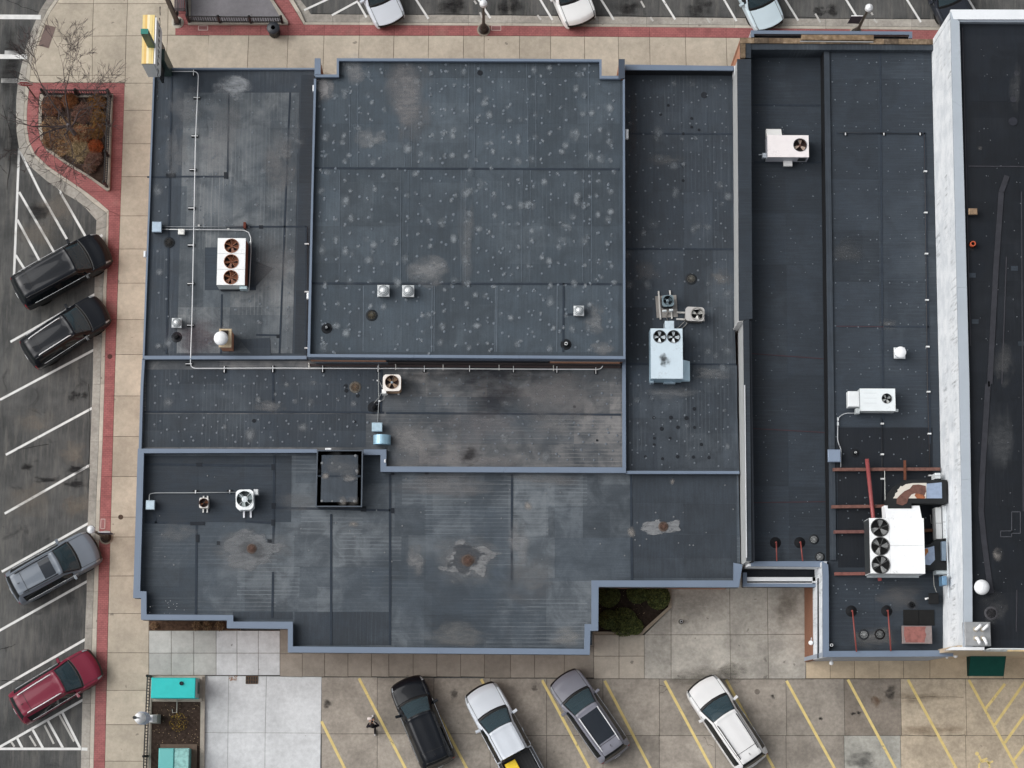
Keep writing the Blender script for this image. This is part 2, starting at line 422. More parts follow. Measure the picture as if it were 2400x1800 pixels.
def m_spot():
    t = NT('dust_ring'); uv = t.n('ShaderNodeUVMap'); sx = t.n('ShaderNodeSeparateXYZ'); t.l(uv.outputs[0], sx.inputs[0])
    r = t.math('POWER', t.math('ADD', t.math('POWER', sx.outputs[0], 2.0), t.math('POWER', sx.outputs[1], 2.0)), .5)
    n = t.noise(t.pos(), 3.2, 3, .5); big = t.noise(t.pos(1, 1, 1, (9, 3, 0)), 1.6, 2)
    rr = t.math('ADD', r, t.math('MULTIPLY', t.math('SUBTRACT', n, .5), .8))
    a = t.math('MULTIPLY', t.ramp(rr, .0, 1.0, 1, 0), t.ramp(big, .35, .65, .15, .75))
    a = t.math('MULTIPLY', a, t.ramp(r, .9, 1, 1, 0))
    m = t.fin(t.obcol(), .85, 0, .2)
    tr = t.n('ShaderNodeBsdfTransparent'); mx = t.n('ShaderNodeMixShader')
    t.l(a, mx.inputs[0]); t.l(tr.outputs[0], mx.inputs[1]); t.l(t.b.outputs[0], mx.inputs[2]); t.l(mx.outputs[0], t.out.inputs[0])
    return m
M['dust_ring'] = m_spot()

def ob_decal(u0, v0, u1, v1, z, col, a, parent, name='dust_stain', mat='dust_mark'):
    if name == 'dust_stain':
        g = sum(col[:3]) / 3; col = tuple(c * .25 + g * k * .75 for c, k in zip(col, (.96, 1, 1.05)))
    cu, cv, hu, hv = (u0 + u1) / 2, (v0 + v1) / 2, (u1 - u0) * .66, (v1 - v0) * .66; u0, u1, v0, v1 = cu - hu, cu + hu, cv - hv, cv + hv
    m = MB(); k = [W(u0, v1, z), W(u1, v1, z), W(u1, v0, z), W(u0, v0, z)]
    m.quad(*k, uv=[(-1, -1), (1, -1), (1, 1), (-1, 1)])
    o = m.build(name, M[mat], parent, True); o.color = (col[0], col[1], col[2], a); return o
# ================================================================ the setting: ground, kerbs, pavements
def inset(pts, d):
    n = len(pts); pts = [Vector((p[0], p[1])) for p in pts]
    a = sum(pts[i].x * pts[(i + 1) % n].y - pts[(i + 1) % n].x * pts[i].y for i in range(n))
    if a < 0: pts = pts[::-1]
    out = []
    for i in range(n):
        p0, p1, p2 = pts[i - 1], pts[i], pts[(i + 1) % n]
        e1 = (p1 - p0).normalized(); e2 = (p2 - p1).normalized()
        n1 = Vector((-e1.y, e1.x)); n2 = Vector((-e2.y, e2.x))
        k = 1 + n1.dot(n2)
        out.append(p1 + (n1 + n2) * (d / max(k, .35)))
    return out
class Paving:
    def __init__(s, name, z, joint, gap=.011, piece='slab', thick=.1, zb=-.15):
        s.name, s.z, s.joint, s.gap, s.piece, s.thick, s.items, s.zb = name, z, joint, gap, piece, thick, [], zb
    def add(s, pts, col, mat='concrete', z=None):
        s.items.append((pts, col, mat, s.z if z is None else z)); return s
    def finish(s):
        b = MB()
        for pts, col, mat, z in s.items:
            b.prism([W(u, v, z) for u, v in pts], s.zb, z - .018)
        base = structure(b.build(s.name, M['concrete'], None, True, color=s.joint))
        for pts, col, mat, z in s.items:
            k = random.uniform(.95, 1.05)
            mb = MB(); w = inset([W(u, v, z) for u, v in pts], s.gap)
            w2 = inset(w, .012); n = len(w)
            vs = [(p.x, p.y, z - s.thick) for p in w] + [(p.x, p.y, z - .006) for p in w] + [(p.x, p.y, z) for p in w2]
            fs = [tuple(range(2 * n, 3 * n))]
            for i in range(n):
                j = (i + 1) % n
                fs += [(i, j, n + j, n + i), (n + i, n + j, 2 * n + j, 2 * n + i)]
            mb.add(vs, fs)
            mb.build(s.piece, M[mat], base, True, color=(col[0] * k, col[1] * k, col[2] * k, 1))
        return base
def pl(pts, y):                                   # x of a polyline of (x,y) at height y
    if y <= pts[0][1]: a, b = pts[0], pts[1]
    elif y >= pts[-1][1]: a, b = pts[-2], pts[-1]
    else:
        for a, b in zip(pts, pts[1:]):
            if a[1] <= y <= b[1]: break
    return a[0] + (b[0] - a[0]) * (y - a[1]) / (b[1] - a[1])
def pls(pts, x):
    return pl([(b, a) for a, b in pts], x)

# ---- one ground sheet, asphalt
g = MB(); g.box(-260, 260, -260, 260, -.4, 0)
ground = structure(g.build('ground', M['asphalt']))

C_KERB = S(186, 179, 167); C_GUT = S(168, 163, 155); C_WALK = S(184, 174, 158); C_RED = S(156, 98, 97); C_JOINT = S(84, 76, 66)
rows = [((440, -150), (520, -150), (560, -150)), ((400, 0), (470, 0), (505, 0)), ((350, 80), (410, 85), (440, 95)), ((310, 170), (365, 175), (395, 180)), ((270, 270), (320, 280), (350, 290)),
        ((220, 420), (270, 420), (300, 430)), ((190, 540), (238, 560), (268, 570)), ((155, 700), (218, 720), (255, 720)), ((140, 850), (212, 870), (240, 870)),
        ((138, 1000), (205, 1000), (232, 1000)), ((143, 1150), (207, 1110), (234, 1105)), ((165, 1290), (225, 1220), (252, 1220)), ((260, 1440), (280, 1340), (302, 1330)),
        ((400, 1560), (400, 1460), (420, 1440)), ((560, 1675), (560, 1570), (600, 1560))]
rows = [tuple(T(0, 0, *p) for p in r) for r in rows]
rows += [tuple(T(0, 1, *p) for p in r) for r in [((640, 60), (695, 0), (745, 0)), ((740, 140), (800, 90), (850, 80)), ((832, 245), (920, 180), (940, 160)), ((828, 330), (919, 300), (938, 280)),
        ((821, 600), (903, 600), (930, 600)), ((815, 820), (890, 820), (921, 820)), ((807, 1250), (879, 1250), (911, 1250)), ((800, 1659), (868, 1659), (903, 1659))]]
rows += [tuple(T(0, 2, *p) for p in r) for r in [((780, 500), (853, 500), (887, 500)), ((765, 1010), (832, 1010), (866, 1010)), ((750, 1350), (822, 1350), (857, 1350))]]
rows += [tuple(T(0, 3, *p) for p in r) for r in [((748, 130), (808, 130), (848, 130)), ((735, 450), (798, 450), (838, 450)), ((722, 800), (790, 800), (829, 800)), ((710, 1100), (785, 1100), (822, 1100)), ((700, 1580), (775, 1580), (810, 1580)), ((690, 2000), (766, 2000), (800, 2000))]]
kerb = Paving('kerb', .15, S(120, 114, 104), .006, 'kerb_stone', .16)
gut = Paving('gutter', .014, S(70, 68, 64), .006, 'gutter_slab', .05)
for a, b in zip(rows, rows[1:]):
    kerb.add([a[1], b[1], b[2], a[2]], C_KERB)
    gut.add([a[0], b[0], b[1], a[1]], C_GUT, 'stained_concrete')
# north kerb and its island corner
KX = [715, 780, 842, 924, 1005, 1098, 1200, 1292, 1402, 1515, 1614, 1722, 1830, 1935, 2035, 2137, 2260, 2420, 2560]
ktop = [(715, 51.5), (1200, 54.0), (1742, 59), (2190, 63.5), (2600, 68)]; kbot = [(715, 57.8), (1200, 60.5), (1742, 65.5), (2190, 70.5), (2600, 75)]
gtop = [(715, 33), (1200, 36), (1800, 43), (2190, 45), (2600, 49)]
for a, b in zip(KX, KX[1:]):
    kerb.add([(a, pls(ktop, a)), (b, pls(ktop, b)), (b, pls(kbot, b)), (a, pls(kbot, a))], C_KERB)
    gut.add([(a + 12 if a == 715 else a, pls(gtop, a)), (b, pls(gtop, b)), (b, pls(ktop, b)), (a, pls(ktop, a))], C_GUT, 'stained_concrete')
ki = [T(1, 0, -75, -600), T(1, 0, 285, 0), T(1, 0, 350, 105), T(1, 0, 415, 214)]; ko = [T(1, 0, -40, -600), T(1, 0, 325, 0), T(1, 0, 385, 100), (715, 51.5)]
go = [T(1, 0, 30, -600), T(1, 0, 385, 0), T(1, 0, 450, 80), T(1, 0, 475, 122)]
for i in range(3):
    kerb.add([ki[i], ki[i + 1], ko[i + 1], ko[i]], C_KERB)
    gut.add([ko[i], ko[i + 1], go[i + 1], go[i]], C_GUT, 'stained_concrete')
kerb.add([ki[3], (715, 57.8), (715, 51.5)], C_KERB)
kerb_o = kerb.finish(); gut_o = gut.finish()

walk = Paving('sidewalk', .15, C_JOINT)
# west walk and its red border
redL = [r[2] for r in rows[17:]]
redR = [(292, 195), (283.4, 450), (268.5, 900), (256, 1350), (245.5, 1800), (243, 1900)]
YW = [195, 258.5, 337, 414, 506, 583.7, 663.5, 749, 831, 928, 1023, 1117, 1212, 1258.6, 1350, 1438, 1530, 1618, 1698.6, 1784, 1880]
for a, b in zip(YW, YW[1:]):
    xr = (lambda y: 392) if b <= 1438 else (lambda y: 349 if y < 1584 else pl([(349.5, 1584), (346, 1800)], y))
    walk.add([(pl(redR, a), a), (xr(a), a), (xr(b), b), (pl(redR, b), b)], C_WALK)
redw = Paving('red_border', .15, S(96, 62, 60), .006, 'red_slab')
YR = [y for y in YW if y > 520]; YR = [505.2] + YR
for a, b in zip(YR, YR[1:]):
    redw.add([(pl(redL, a), a), (pl(redR, a), a), (pl(redR, b), b), (pl(redL, b), b)], C_RED, 'red_paving')
t0 = lambda *p: T(0, 0, *p)
# corner plaza
for poly in [[(505, 0), (560, -150), (808, -150), (808, 30), (545, 30), (490, 25)], [(808, -150), (1103, -150), (1103, 30), (808, 30)], [(1103, -150), (1456, -150), (1453, 30), (1103, 30)],
             [(545, 30), (808, 30), (798, 312), (343, 312), (395, 180), (440, 95), (490, 25)], [(808, 30), (1103, 30), (1090, 310), (798, 312)], [(1103, 30), (1453, 30), (1450, 304), (1090, 310)],
             [(343, 312), (798, 312), (797, 650), (260, 650), (268, 570), (300, 430)], [(798, 312), (1090, 310), (1083, 650), (797, 650)], [(1090, 310), (1450, 304), (1420, 720), (1080, 718), (1083, 650)],
             [(260, 650), (797, 650), (797, 714), (256, 714)], [(797, 650), (1083, 650), (1080, 714), (797, 714)], [(1456, -150), (1532, -150), (1516, 303), (1450, 303)],
             [(1450, 304), (1805, 306), (1800, 720), (1420, 720)]]:
    walk.add([t0(*p) for p in poly], C_WALK)
XN = [489.6, 583, 675.4, 759.5, 842, 923.6, 1004.5, 1086.5, 1135, 1217.6, 1290.5, 1370, 1449, 1522.5, 1606.5, 1702, 1790, 1880, 1970, 2060, 2150, 2260, 2420, 2560]
wt = [(450, 82.3), (1200, 84), (1742, 88.7), (2600, 97)]
for a, b in zip(XN, XN[1:]):
    walk.add([(a, pls(wt, a)), (b, pls(wt, b)), (b + (b - 1200) * .008, 200), (a + (a - 1200) * .008, 200)], S(184, 175, 160))
# red border, north and around the planting bed
xr_ = [T(0, 0, 1515, 0)[0], 470, 540, 610.8, 675, 713, 760, 842, 923.6, 1004.5, 1086.5, 1217.6, 1290.5, 1370, 1449, 1522.5, 1606.5, 1702, 1800, 1900, 2000, 2100, 2200, 2330, 2460]
rt = [(400, 57.6), (715, 57.8), (1200, 60.5), (1742, 65.5), (2190, 70.5), (2600, 75)]
for a, b in zip(xr_, xr_[1:]):
    redw.add([(a, pls(rt, a)), (b, pls(rt, b)), (b, pls(wt, b)), (a, pls(wt, a))], C_RED, 'red_paving')
redw.add([t0(1545, 118), t0(1622, 118), t0(1625, 212), t0(1520, 212)], C_RED, 'red_paving')
redw.add([t0(1532, -150), t0(1622, -150), t0(1622, 118), t0(1545, 118)], C_RED, 'red_paving')
redw.add([T(1, 0, -205, -600), T(1, 0, -75, -600), T(1, 0, 285, 0), T(1, 0, 155, 0)], C_RED, 'red_paving')
redw.add([T(1, 0, 155, 0), T(1, 0, 285, 0), T(1, 0, 345, 100), T(1, 0, 235, 125)], C_RED, 'red_paving')
redw.add([T(1, 0, 235, 125), T(1, 0, 345, 100), T(1, 0, 413, 213), T(1, 0, 280, 213)], C_RED, 'red_paving')
redw.add([t0(256, 715), t0(640, 715), t0(640, 806), t0(248, 800)], C_RED, 'red_paving'); redw.add([t0(640, 715), t0(1078, 715), t0(1075, 806), t0(640, 806)], C_RED, 'red_paving')
bo = [t0(*p) for p in [(345, 800), (338, 870), (332, 1000), (331, 1110), (350, 1210), (400, 1300), (560, 1410), (745, 1520), (925, 1650)]]
kin = [r[2] for r in rows[7:16]]
kin[0] = t0(248, 800)
for i in range(8): redw.add([kin[i], kin[i + 1], bo[i + 1], bo[i]], C_RED, 'red_paving')
redw.add([kin[8], T(0, 1, 850, 80), T(0, 1, 940, 160), T(0, 1, 1040, 205), (283.6, 445), bo[8]], C_RED, 'red_paving')
re = [t0(1075, 806), t0(1068, 1010), t0(1060, 1243), t0(1053, 1450), (283.6, 445)]; rl = [t0(976, 806), t0(970, 1010), t0(962, 1243), t0(955, 1450), t0(930, 1650)]
for i in range(4): redw.add([rl[i], re[i], re[i + 1], rl[i + 1]], C_RED, 'red_paving')
redw.add([T(0, 1, 940, 160), T(0, 1, 1040, 205), (pl(redR, 505.2), 505.2), (pl(redL, 505.2), 505.2)], C_RED, 'red_paving')
red_o = redw.finish()

# south side: new pale slabs, tan walk, big apron slabs
PALE, PALE2, TAN, APR = S(176, 177, 174), S(204, 206, 208), S(150, 142, 132), S(182, 177, 168)
t3 = lambda c, x, y: T(c, 3, x, y)
for i, (a, b) in enumerate([(1285, 1480), (1480, 1675), (1675, 1868), (1868, 2048), (2048, 2232), (2232, 2419)]):
    for (y0, y1) in ((472, 666), (666, 858)):
        walk.add([t3(0, a, y0), t3(0, b, y0), t3(0, b, y1), t3(0, a, y1)], PALE if i < 3 else PALE2, z=.13)
walk.add([t3(1, 207, 440), t3(1, 420, 440), t3(1, 420, 672), t3(1, 207, 672)], TAN, z=.13)
XS = [207, 400, 593, 795, 998, 1148, 1358, 1562, 1768, 1973, 2200, 2407, 2664, 2919]
for a, b in zip(XS, XS[1:]):
    walk.add([t3(1, a, 672 if a < 400 else 610), t3(1, b, 672 if a < 400 else 610), t3(1, b, 880 if a > 1900 else 872), t3(1, a, 880 if a > 1900 else 868)], TAN, z=.13)
walk.add([t3(2, 640, 380), t3(2, 707, 440), t3(2, 707, 611), t3(2, 640, 611)], TAN, z=.13)
L2 = S(186, 177, 164)
for a, b, y0, y1 in [(707, 925, 508, 692), (925, 1143, 508, 692), (707, 925, 692, 887), (925, 1143, 692, 887)]:
    walk.add([t3(2, a, y0), t3(2, b, y0), t3(2, b, y1), t3(2, a, y1)], L2, z=.13)
for poly in [[(1143, 508), (1375, 270), (1375, 508)], [(1143, 508), (1375, 508), (1375, 890), (1143, 887)], [(1375, 508), (1885, 508), (1888, 890), (1375, 890)], [(1885, 508), (2212, 505), (2217, 888), (1888, 890)],
             [(1375, -20), (1880, -20), (1885, 508), (1375, 508)], [(1880, -20), (2205, -20), (2212, 505), (1885, 508)], [(2205, -20), (2640, -20), (2640, 503), (2212, 505)], [(2212, 505), (2640, 503), (2640, 720), (2541, 720), (2537, 888), (2217, 888)]]:
    walk.add([t3(2, *p) for p in poly], APR, 'stained_concrete', z=.13)
T2 = S(188, 171, 147)
XE = [328, 538, 748, 960, 1172, 1400, 1735, 2035, 2400, 2800]
for a, b in zip(XE, XE[1:]):
    walk.add([t3(3, a, 600), t3(3, b, 600), t3(3, b, 886), t3(3, a, 886)], T2, z=.13)
walk_o = walk.finish()

drive = Paving('driveway', .02, S(120, 120, 118), .008, 'slab', .1)
NEW = S(205, 207, 209)
for poly in [[(1772, 862), (1975, 862), (1970, 1355), (1768, 1352)], [(1768, 1352), (1970, 1355), (1965, 1950), (1762, 1950)], [(1975, 862), (2303, 866), (2292, 1355), (1970, 1355)], [(1970, 1355), (2292, 1355), (2285, 1950), (1965, 1950)],
             [(2303, 866), (2780, 870), (2773, 1358), (2292, 1355)], [(2292, 1355), (2773, 1358), (2765, 1950), (2285, 1950)]]:
    drive.add([t3(0, *p) for p in poly], NEW)
drive.finish()
park = Paving('parking_lot', .02, S(60, 55, 48), .010, 'slab', .1)
P1, P2 = S(160, 152, 142), S(188, 174, 154)
XP = [754, 884.5, 1017, 1149, 1281, 1413, 1545, 1676, 1842, 1978, 2110.5, 2263, 2400, 2540]
ye = [(750, 1587), (1200, 1590.3), (2600, 1591.5)]
for i, (a, b) in enumerate(zip(XP, XP[1:])):
    for r in range(2):
        y0, y1 = (pls(ye, a), 1720 + 4 * (a > 1100)) if r == 0 else (1720 + 4 * (a > 1100), 1870)
        col = P2 if a > 2100 else P1
        if 1970 < a < 2100: col = S(140, 131, 121) if r == 0 else S(176, 174, 166)
        park.add([(a, y0), (b, y0), (b + (b - 1200) * .003, y1), (a + (a - 1200) * .003, y1)], col, 'stained_concrete')
park_o = park.finish()

# ---- painted lines (real paint films 5 mm above the paving)
def lines(name, segs, width, z, col, parent):
    for (a, b) in segs:
        p, q = W(*a, z), W(*b, z); d = (q - p).normalized(); n = Vector((-d.y, d.x, 0)) * width / 2
        m = MB(); m.quad(p - n, q - n, q + n, p + n)
        m.build(name, M['line_paint'], parent, True, color=col)
WH, YE = S(226, 226, 224), S(224, 202, 136)
def ss(c, r, l): return [(T(c, r, a, b), T(c, r, d, e)) for a, b, d, e in l]
w_ = ss(0, 1, [(90, 1295, 868, 856), (0, 1795, 838, 1350)]) + ss(0, 2, [(50, 612, 845, 182), (40, 1120, 830, 670), (15, 1622, 820, 1172)]) + \
     ss(0, 3, [(-60, 503, 785, 28), (-60, 1003, 785, 520), (-60, 1510, 775, 1037), (-60, 1493, 700, 1494), (540, 1182, 692, 1485), (410, 1245, 543, 1485), (275, 1315, 370, 1485), (145, 1395, 192, 1485)]) + \
     ss(0, 1, [(150, 0, 118, 790), (165, 0, 470, 525), (345, 0, 605, 455), (520, 0, 738, 382), (150, 240, 345, 600), (135, 545, 228, 690)]) + \
     ss(0, 0, [(165, 1280, 150, 1659), (172, 1305, 345, 1659), (460, 1545, 528, 1655)])
lines('painted_line', w_, .125, .006, WH, ground)
f_ = ss(0, 3, [(510, 1195, 640, 1430), (385, 1290, 465, 1450), (255, 1380, 310, 1470), (95, 1430, 125, 1475)]) + ss(1, 0, [(1885, 5, 1905, 35), (1935, 105, 1955, 155)]) + \
     ss(2, 0, [(220, 130, 250, 170), (715, 135, 742, 178), (1115, 10, 1145, 65), (1195, 148, 1220, 182), (1685, 158, 1710, 196)]) + ss(3, 0, [(408, 118, 452, 192), (893, 108, 905, 130), (915, 165, 942, 196)])
lines('faded_line', f_, .10, .024, S(190, 188, 184), gut_o)
n_ = ss(1, 0, [(415, 88, 640, -16), (655, 132, 880, 10), (880, 18, 955, 150), (1350, -55, 1490, 162), (1890, -55, 2025, 157)]) + \
     ss(2, 0, [(210, -60, 350, 172), (735, -60, 880, 172), (1268, -60, 1410, 168), (1800, -60, 1940, 182)]) + ss(3, 0, [(115, -60, 262, 178), (640, -60, 790, 182), (1165, -60, 1322, 192), (1700, -60, 1850, 190)])
lines('painted_line', n_, .115, .024, WH, gut_o)
lines('painted_line', ss(0, 0, [(-60, 145, 352, 148), (-60, 488, 232, 490)]), .26, .024, WH, gut_o)
lines('faded_line', ss(0, 0, [(40, 456, 162, 460), (10, 697, 150, 697)]), .26, .007, S(206, 206, 204), ground)
lines('painted_line', ss(0, 3, [(704, 1494, 756, 1497)]) + ss(0, 1, [(845, 394, 886, 372)]), .15, .022, WH, gut_o)
y_ = ss(1, 3, [(890, 885, 1300, 1679), (565, 1255, 775, 1679), (1415, 890, 1830, 1679), (1945, 892, 2360, 1679)]) + ss(2, 3, [(260, 900, 675, 1679), (800, 905, 1205, 1679), (1320, 905, 1735, 1679), (1850, 895, 2270, 1675)]) + \
     ss(3, 3, [(160, 905, 585, 1679), (690, 895, 1110, 1679), (1210, 897, 1635, 1679), (1735, 897, 2160, 1679), (2048, 932, 1880, 1147), (2300, 800, 1960, 1287), (2300, 1085, 2045, 1442), (2300, 1360, 2125, 1592)])
lines('yellow_line', y_, .14, .026, YE, park_o)
# wheelchair symbol
ws = MB(); c0 = W(*T(3, 3, 1868, 1645), .026); R = 1.0 / PPM
for i in range(26):
    a0, a1 = PI * (.78 + 1.5 * i / 26), PI * (.78 + 1.5 * (i + 1) / 26)
    ws.quad(*[c0 + Vector((math.cos(a) * r * R, math.sin(a) * r * R, 0)) for a, r in ((a0, 14), (a0, 10), (a1, 10), (a1, 14))])
def bar(x0, y0, x1, y1, w):
    p, q = W(*T(3, 3, x0, y0), .026), W(*T(3, 3, x1, y1), .026); d = (q - p).normalized(); n = Vector((-d.y, d.x, 0)) * w / 2
    ws.quad(p - n, q - n, q + n, p + n)
bar(1820, 1552, 1845, 1605, .12); bar(1848, 1592, 1895, 1575, .09); bar(1842, 1607, 1880, 1598, .1); bar(1885, 1596, 1922, 1622, .1); bar(1918, 1612, 1945, 1600, .09)
ws.lathe([(.1, 0), (.1, .001)], W(*T(3, 3, 1806, 1535), .026), 14)
ws.build('wheelchair_symbol', M['line_paint'], park_o, True, color=YE)
# ================================================================ buildings
ZS, ZSC = 4.2, 4.75      # south roof and its coping
ZM = 4.4; ZN = 4.65; ZC, ZCC = 5.65, 6.0; ZE = 4.25; ZBW, ZBE, ZBP = 5.2, 6.1, 6.55; ZCB = 10.9
C_COP = S(110, 124, 143); C_COPG = S(118, 128, 142)
def ring(l): return [T(*p) for p in l]
def centre(pts, z):
    w = [W(*p, z) for p in pts]; return Vector((sum(p.x for p in w) / len(w), sum(p.y for p in w) / len(w), 0))
def coping(bld, outer, inner, z, closed=False, drop=.22, col=C_COP, mat='coping', name='coping', base=None, lining=S(34, 40, 48)):
    """one metal cap per straight run, mitred at the corners"""
    n = len(outer); m = n if closed else n - 1
    for i in range(m):
        j = (i + 1) % n
        a, b, c, d = [W(*p, z) for p in (outer[i], outer[j], inner[j], inner[i])]
        L = (b - a).length; k = max(1, round(L / 6.0))
        if base is not None and L > .05:
            mb = MB(); mb.prism([a.lerp(d, .12), b.lerp(c, .12), b.lerp(c, .88), a.lerp(d, .88)], base, z - drop + .01); mb.build('parapet', M['rubber'], bld, True, color=lining)
        for q in range(k):
            s0, s1 = q / k, (q + 1) / k
            g = .004 / max(L, .1)
            s0 += g if q else 0; s1 -= g if q < k - 1 else 0
            P = [a.lerp(b, s0), a.lerp(b, s1), d.lerp(c, s1), d.lerp(c, s0)]
            mb = MB(); mb.prism(P, z - drop, z)
            mb.build(name, M[mat], bld, True, color=col)
def walls(bld, pts, z, z0, z1, mat, col=None, name='wall', ins=.05):
    w = inset([W(*p, z) for p in pts], ins); n = len(w)
    for i in range(n):
        j = (i + 1) % n
        if (w[j] - w[i]).length < .15: continue
        d = (w[j] - w[i]).normalized(); nn = Vector((-d.y, d.x)) * .2
        mb = MB(); mb.prism([w[i], w[j], w[j] + nn, w[i] + nn], z0, z1)
        mb.build(name, M[mat], bld, True, color=col or (1, 1, 1, 1))
def deck(bld, pts, zp, z, mat, name='roof', t=.25):
    mb = MB(); mb.prism([W(*p, zp) for p in pts], z - t, z); return mb.build(name, M[mat], bld, True)
def sheets(roof, xs, ys, z, mat, slant=0.0, lap=.004):
    """roofing sheets laid edge over edge; x lists are in pixels, z metres"""
    for i, (a, b) in enumerate(zip(xs, xs[1:])):
        for j, (c, d) in enumerate(zip(ys, ys[1:])):
            h = z + .006 + lap * ((i + j) % 2) 
            P = [W(a + slant * (c - 900), c, h), W(b + slant * (c - 900), c, h), W(b + slant * (d - 900), d, h), W(a + slant * (d - 900), d, h)]
            mb = MB(); mb.prism(inset(P, .003), h - .006, h)
            mb.build('roofing_sheet', M[mat], roof, True)
def sheet(roof, u0, v0, u1, v1, z, mat, h=.014):
    P = [W(u0, v0, z), W(u1, v0, z), W(u1, v1, z), W(u0, v1, z)]
    mb = MB(); mb.prism(P, z, z + h); return mb.build('roofing_sheet', M[mat], roof, True)
def seam(roof, pts, z, w=.09, col=S(44, 52, 62), h=.018, name='seam_strip'):
    for p, q in zip(pts, pts[1:]):
        a, b = W(*p, z), W(*q, z); d = (b - a).normalized(); n = Vector((-d.y, d.x, 0)) * w / 2
        mb = MB(); mb.prism([a - n, b - n, b + n, a + n], z + h - .012, z + h)
        mb.build(name, M['rubber'], roof, True, color=col)
def plates(roof, pts, z, r=.055, col=S(112, 118, 124), spots=S(128, 130, 132), sp=.35, name='fastener_plates', big=(.15, .42)):
    mb = MB(); sm = MB()
    for (u, v) in pts:
        c = W(u, v, z); k = r * random.uniform(.75, 1.25)
        mb.lathe([(k * 1.3, .014), (k, .022), (k * .45, .026)], c, 8)
        if random.random() < sp:
            k = (big[0] + (big[1] - big[0]) * random.random() ** 2) * (1 if random.random() < .93 else 1.8); dz = .027 + .00004 * len(sm.f)
            c = c + Vector((random.uniform(-.1, .1), random.uniform(-.1, .1), dz)); e = random.uniform(.7, 1.5)
            sm.quad(c + Vector((-k, -k * e, 0)), c + Vector((k, -k * e, 0)), c + Vector((k, k * e, 0)), c + Vector((-k, k * e, 0)), uv=[(-1, -1), (1, -1), (1, 1), (-1, 1)])
    o = mb.build(name, M['paint'], roof, True, color=col); o['kind'] = 'stuff'
    if sm.f:
        o = sm.build('dust_rings', M['dust_ring'], roof, True, color=spots); o['kind'] = 'stuff'
def patch(roof, u, v, z, r=.13, col=S(28, 32, 38), name='round_patch'):
    mb = MB(); c = W(u, v, z); mb.lathe([(r, .012), (r * .96, .02)], c, 18); mb.build(name, M['rubber'], roof, True, color=col)

# ---------------- the long grey roofed shop block
shop = thing('shop_building', 'low brick shop building with many grey flat roof levels and blue metal copings', 'building', centre([(330, 160), (1740, 160), (1740, 1530), (330, 1530)], 0))
# north-west part
nw_out = [(359.4, 158.7), (737, 159), (720, 842), (334, 842)]; nw_in = [(363, 162.6), (737, 163), (718, 834), (338.5, 834)]
walls(shop, nw_out, ZN + .18, 0, ZN - .26, 'brick')
r1 = deck(shop, nw_out, ZN + .18, ZN, 'roof_dark')
coping(shop, [nw_out[3], nw_out[0], nw_out[1]], [nw_in[3], nw_in[0], nw_in[1]], ZN + .18, base=ZN - .2)
coping(shop, [T(0, 1, 1240, 1445), T(1, 1, 437, 1443)], [T(0, 1, 1240, 1415), T(1, 1, 437, 1415)], ZN + .2, base=ZM)
sheets(r1, [412, 470, 534, 610, 683], [217, 300, 415, 532, 617, 720, 828], ZN + .004, 'roof_dusty_v', -.028 * 1)
sheets(r1, [688, 728], [175, 300, 430, 532, 680, 830], ZN + .004, 'roof_deep', -.025)
for p in [[(345, 415), (412, 415)], [(408, 414), (535, 414)], [(537, 200), (533, 420)], [(403, 170), (390, 830)], [(530, 532), (718, 531)], [(718, 531), (717, 830)], [(680, 217), (655, 828)], [(355, 532), (412, 532)], [(520, 690), (518, 830)], [(600, 785), (652, 786)]]:
    seam(r1, p, ZN + .01)
for (u, v, w, h) in [(400, 411, 22, 10), (529, 411, 9, 15), (652, 788, 8, 8), (538, 212, 8, 10), (612, 532, 10, 8)]:
    sheet(r1, u - w / 2, v - h / 2, u + w / 2, v + h / 2, ZN + .02, 'rubber', .014).color = S(30, 35, 42)
sheet(r1, 480, 580, 600, 680, ZN + .012, 'roof_deep')
dm = MB(); P = [W(*T(0, 1, 2110, 560), ZN), W(*T(1, 1, 150, 660), ZN), W(*T(1, 1, 0, 815), ZN), W(*T(0, 1, 1950, 860), ZN), W(*T(0, 1, 1900, 560), ZN)]
dm.prism(P, ZN + .03, ZN + .042); dm.build('roofing_sheet', M['roof_deep'], r1, True)
dm = MB(); P = [W(*T(0, 1, 2070, 1275), ZN), W(*T(1, 1, 120, 1260), ZN), W(*T(1, 1, 130, 1410), ZN), W(*T(1, 1, -30, 1410), ZN)]
dm.prism(P, ZN + .03, ZN + .04); dm.build('roofing_sheet', M['roof_dark'], r1, True)
pts = [(random.uniform(430, 675), random.uniform(225, 825)) for _ in range(90)] + [(x + random.uniform(-3, 3), y + random.uniform(-14, 14)) for x in (372, 392) for y in range(180, 830, 52)] + [(690 - (y - 200) * .026 + random.uniform(-1, 1), y + random.uniform(-9, 9)) for y in range(200, 830, 32)]
plates(r1, pts, ZN + .012, .04, S(98, 106, 114), S(126, 131, 136), .2)
WD = S(158, 160, 162)
ob_decal(505, 175, 590, 232, ZN + .035, S(168, 176, 182), .95, r1)
ob_decal(400, 205, 480, 300, ZN + .035, S(140, 140, 140), .5, r1); ob_decal(470, 210, 560, 420, ZN + .036, S(134, 132, 132), .45, r1)
ob_decal(620, 300, 690, 440, ZN + .035, S(138, 132, 128), .6, r1); ob_decal(575, 560, 690, 700, ZN + .044, S(132, 124, 120), .5, r1)
ob_decal(395, 745, 530, 835, ZN + .045, S(92, 76, 82), .5, r1, 'rust_stain'); ob_decal(390, 300, 440, 420, ZN + .037, S(140, 136, 132), .45, r1)

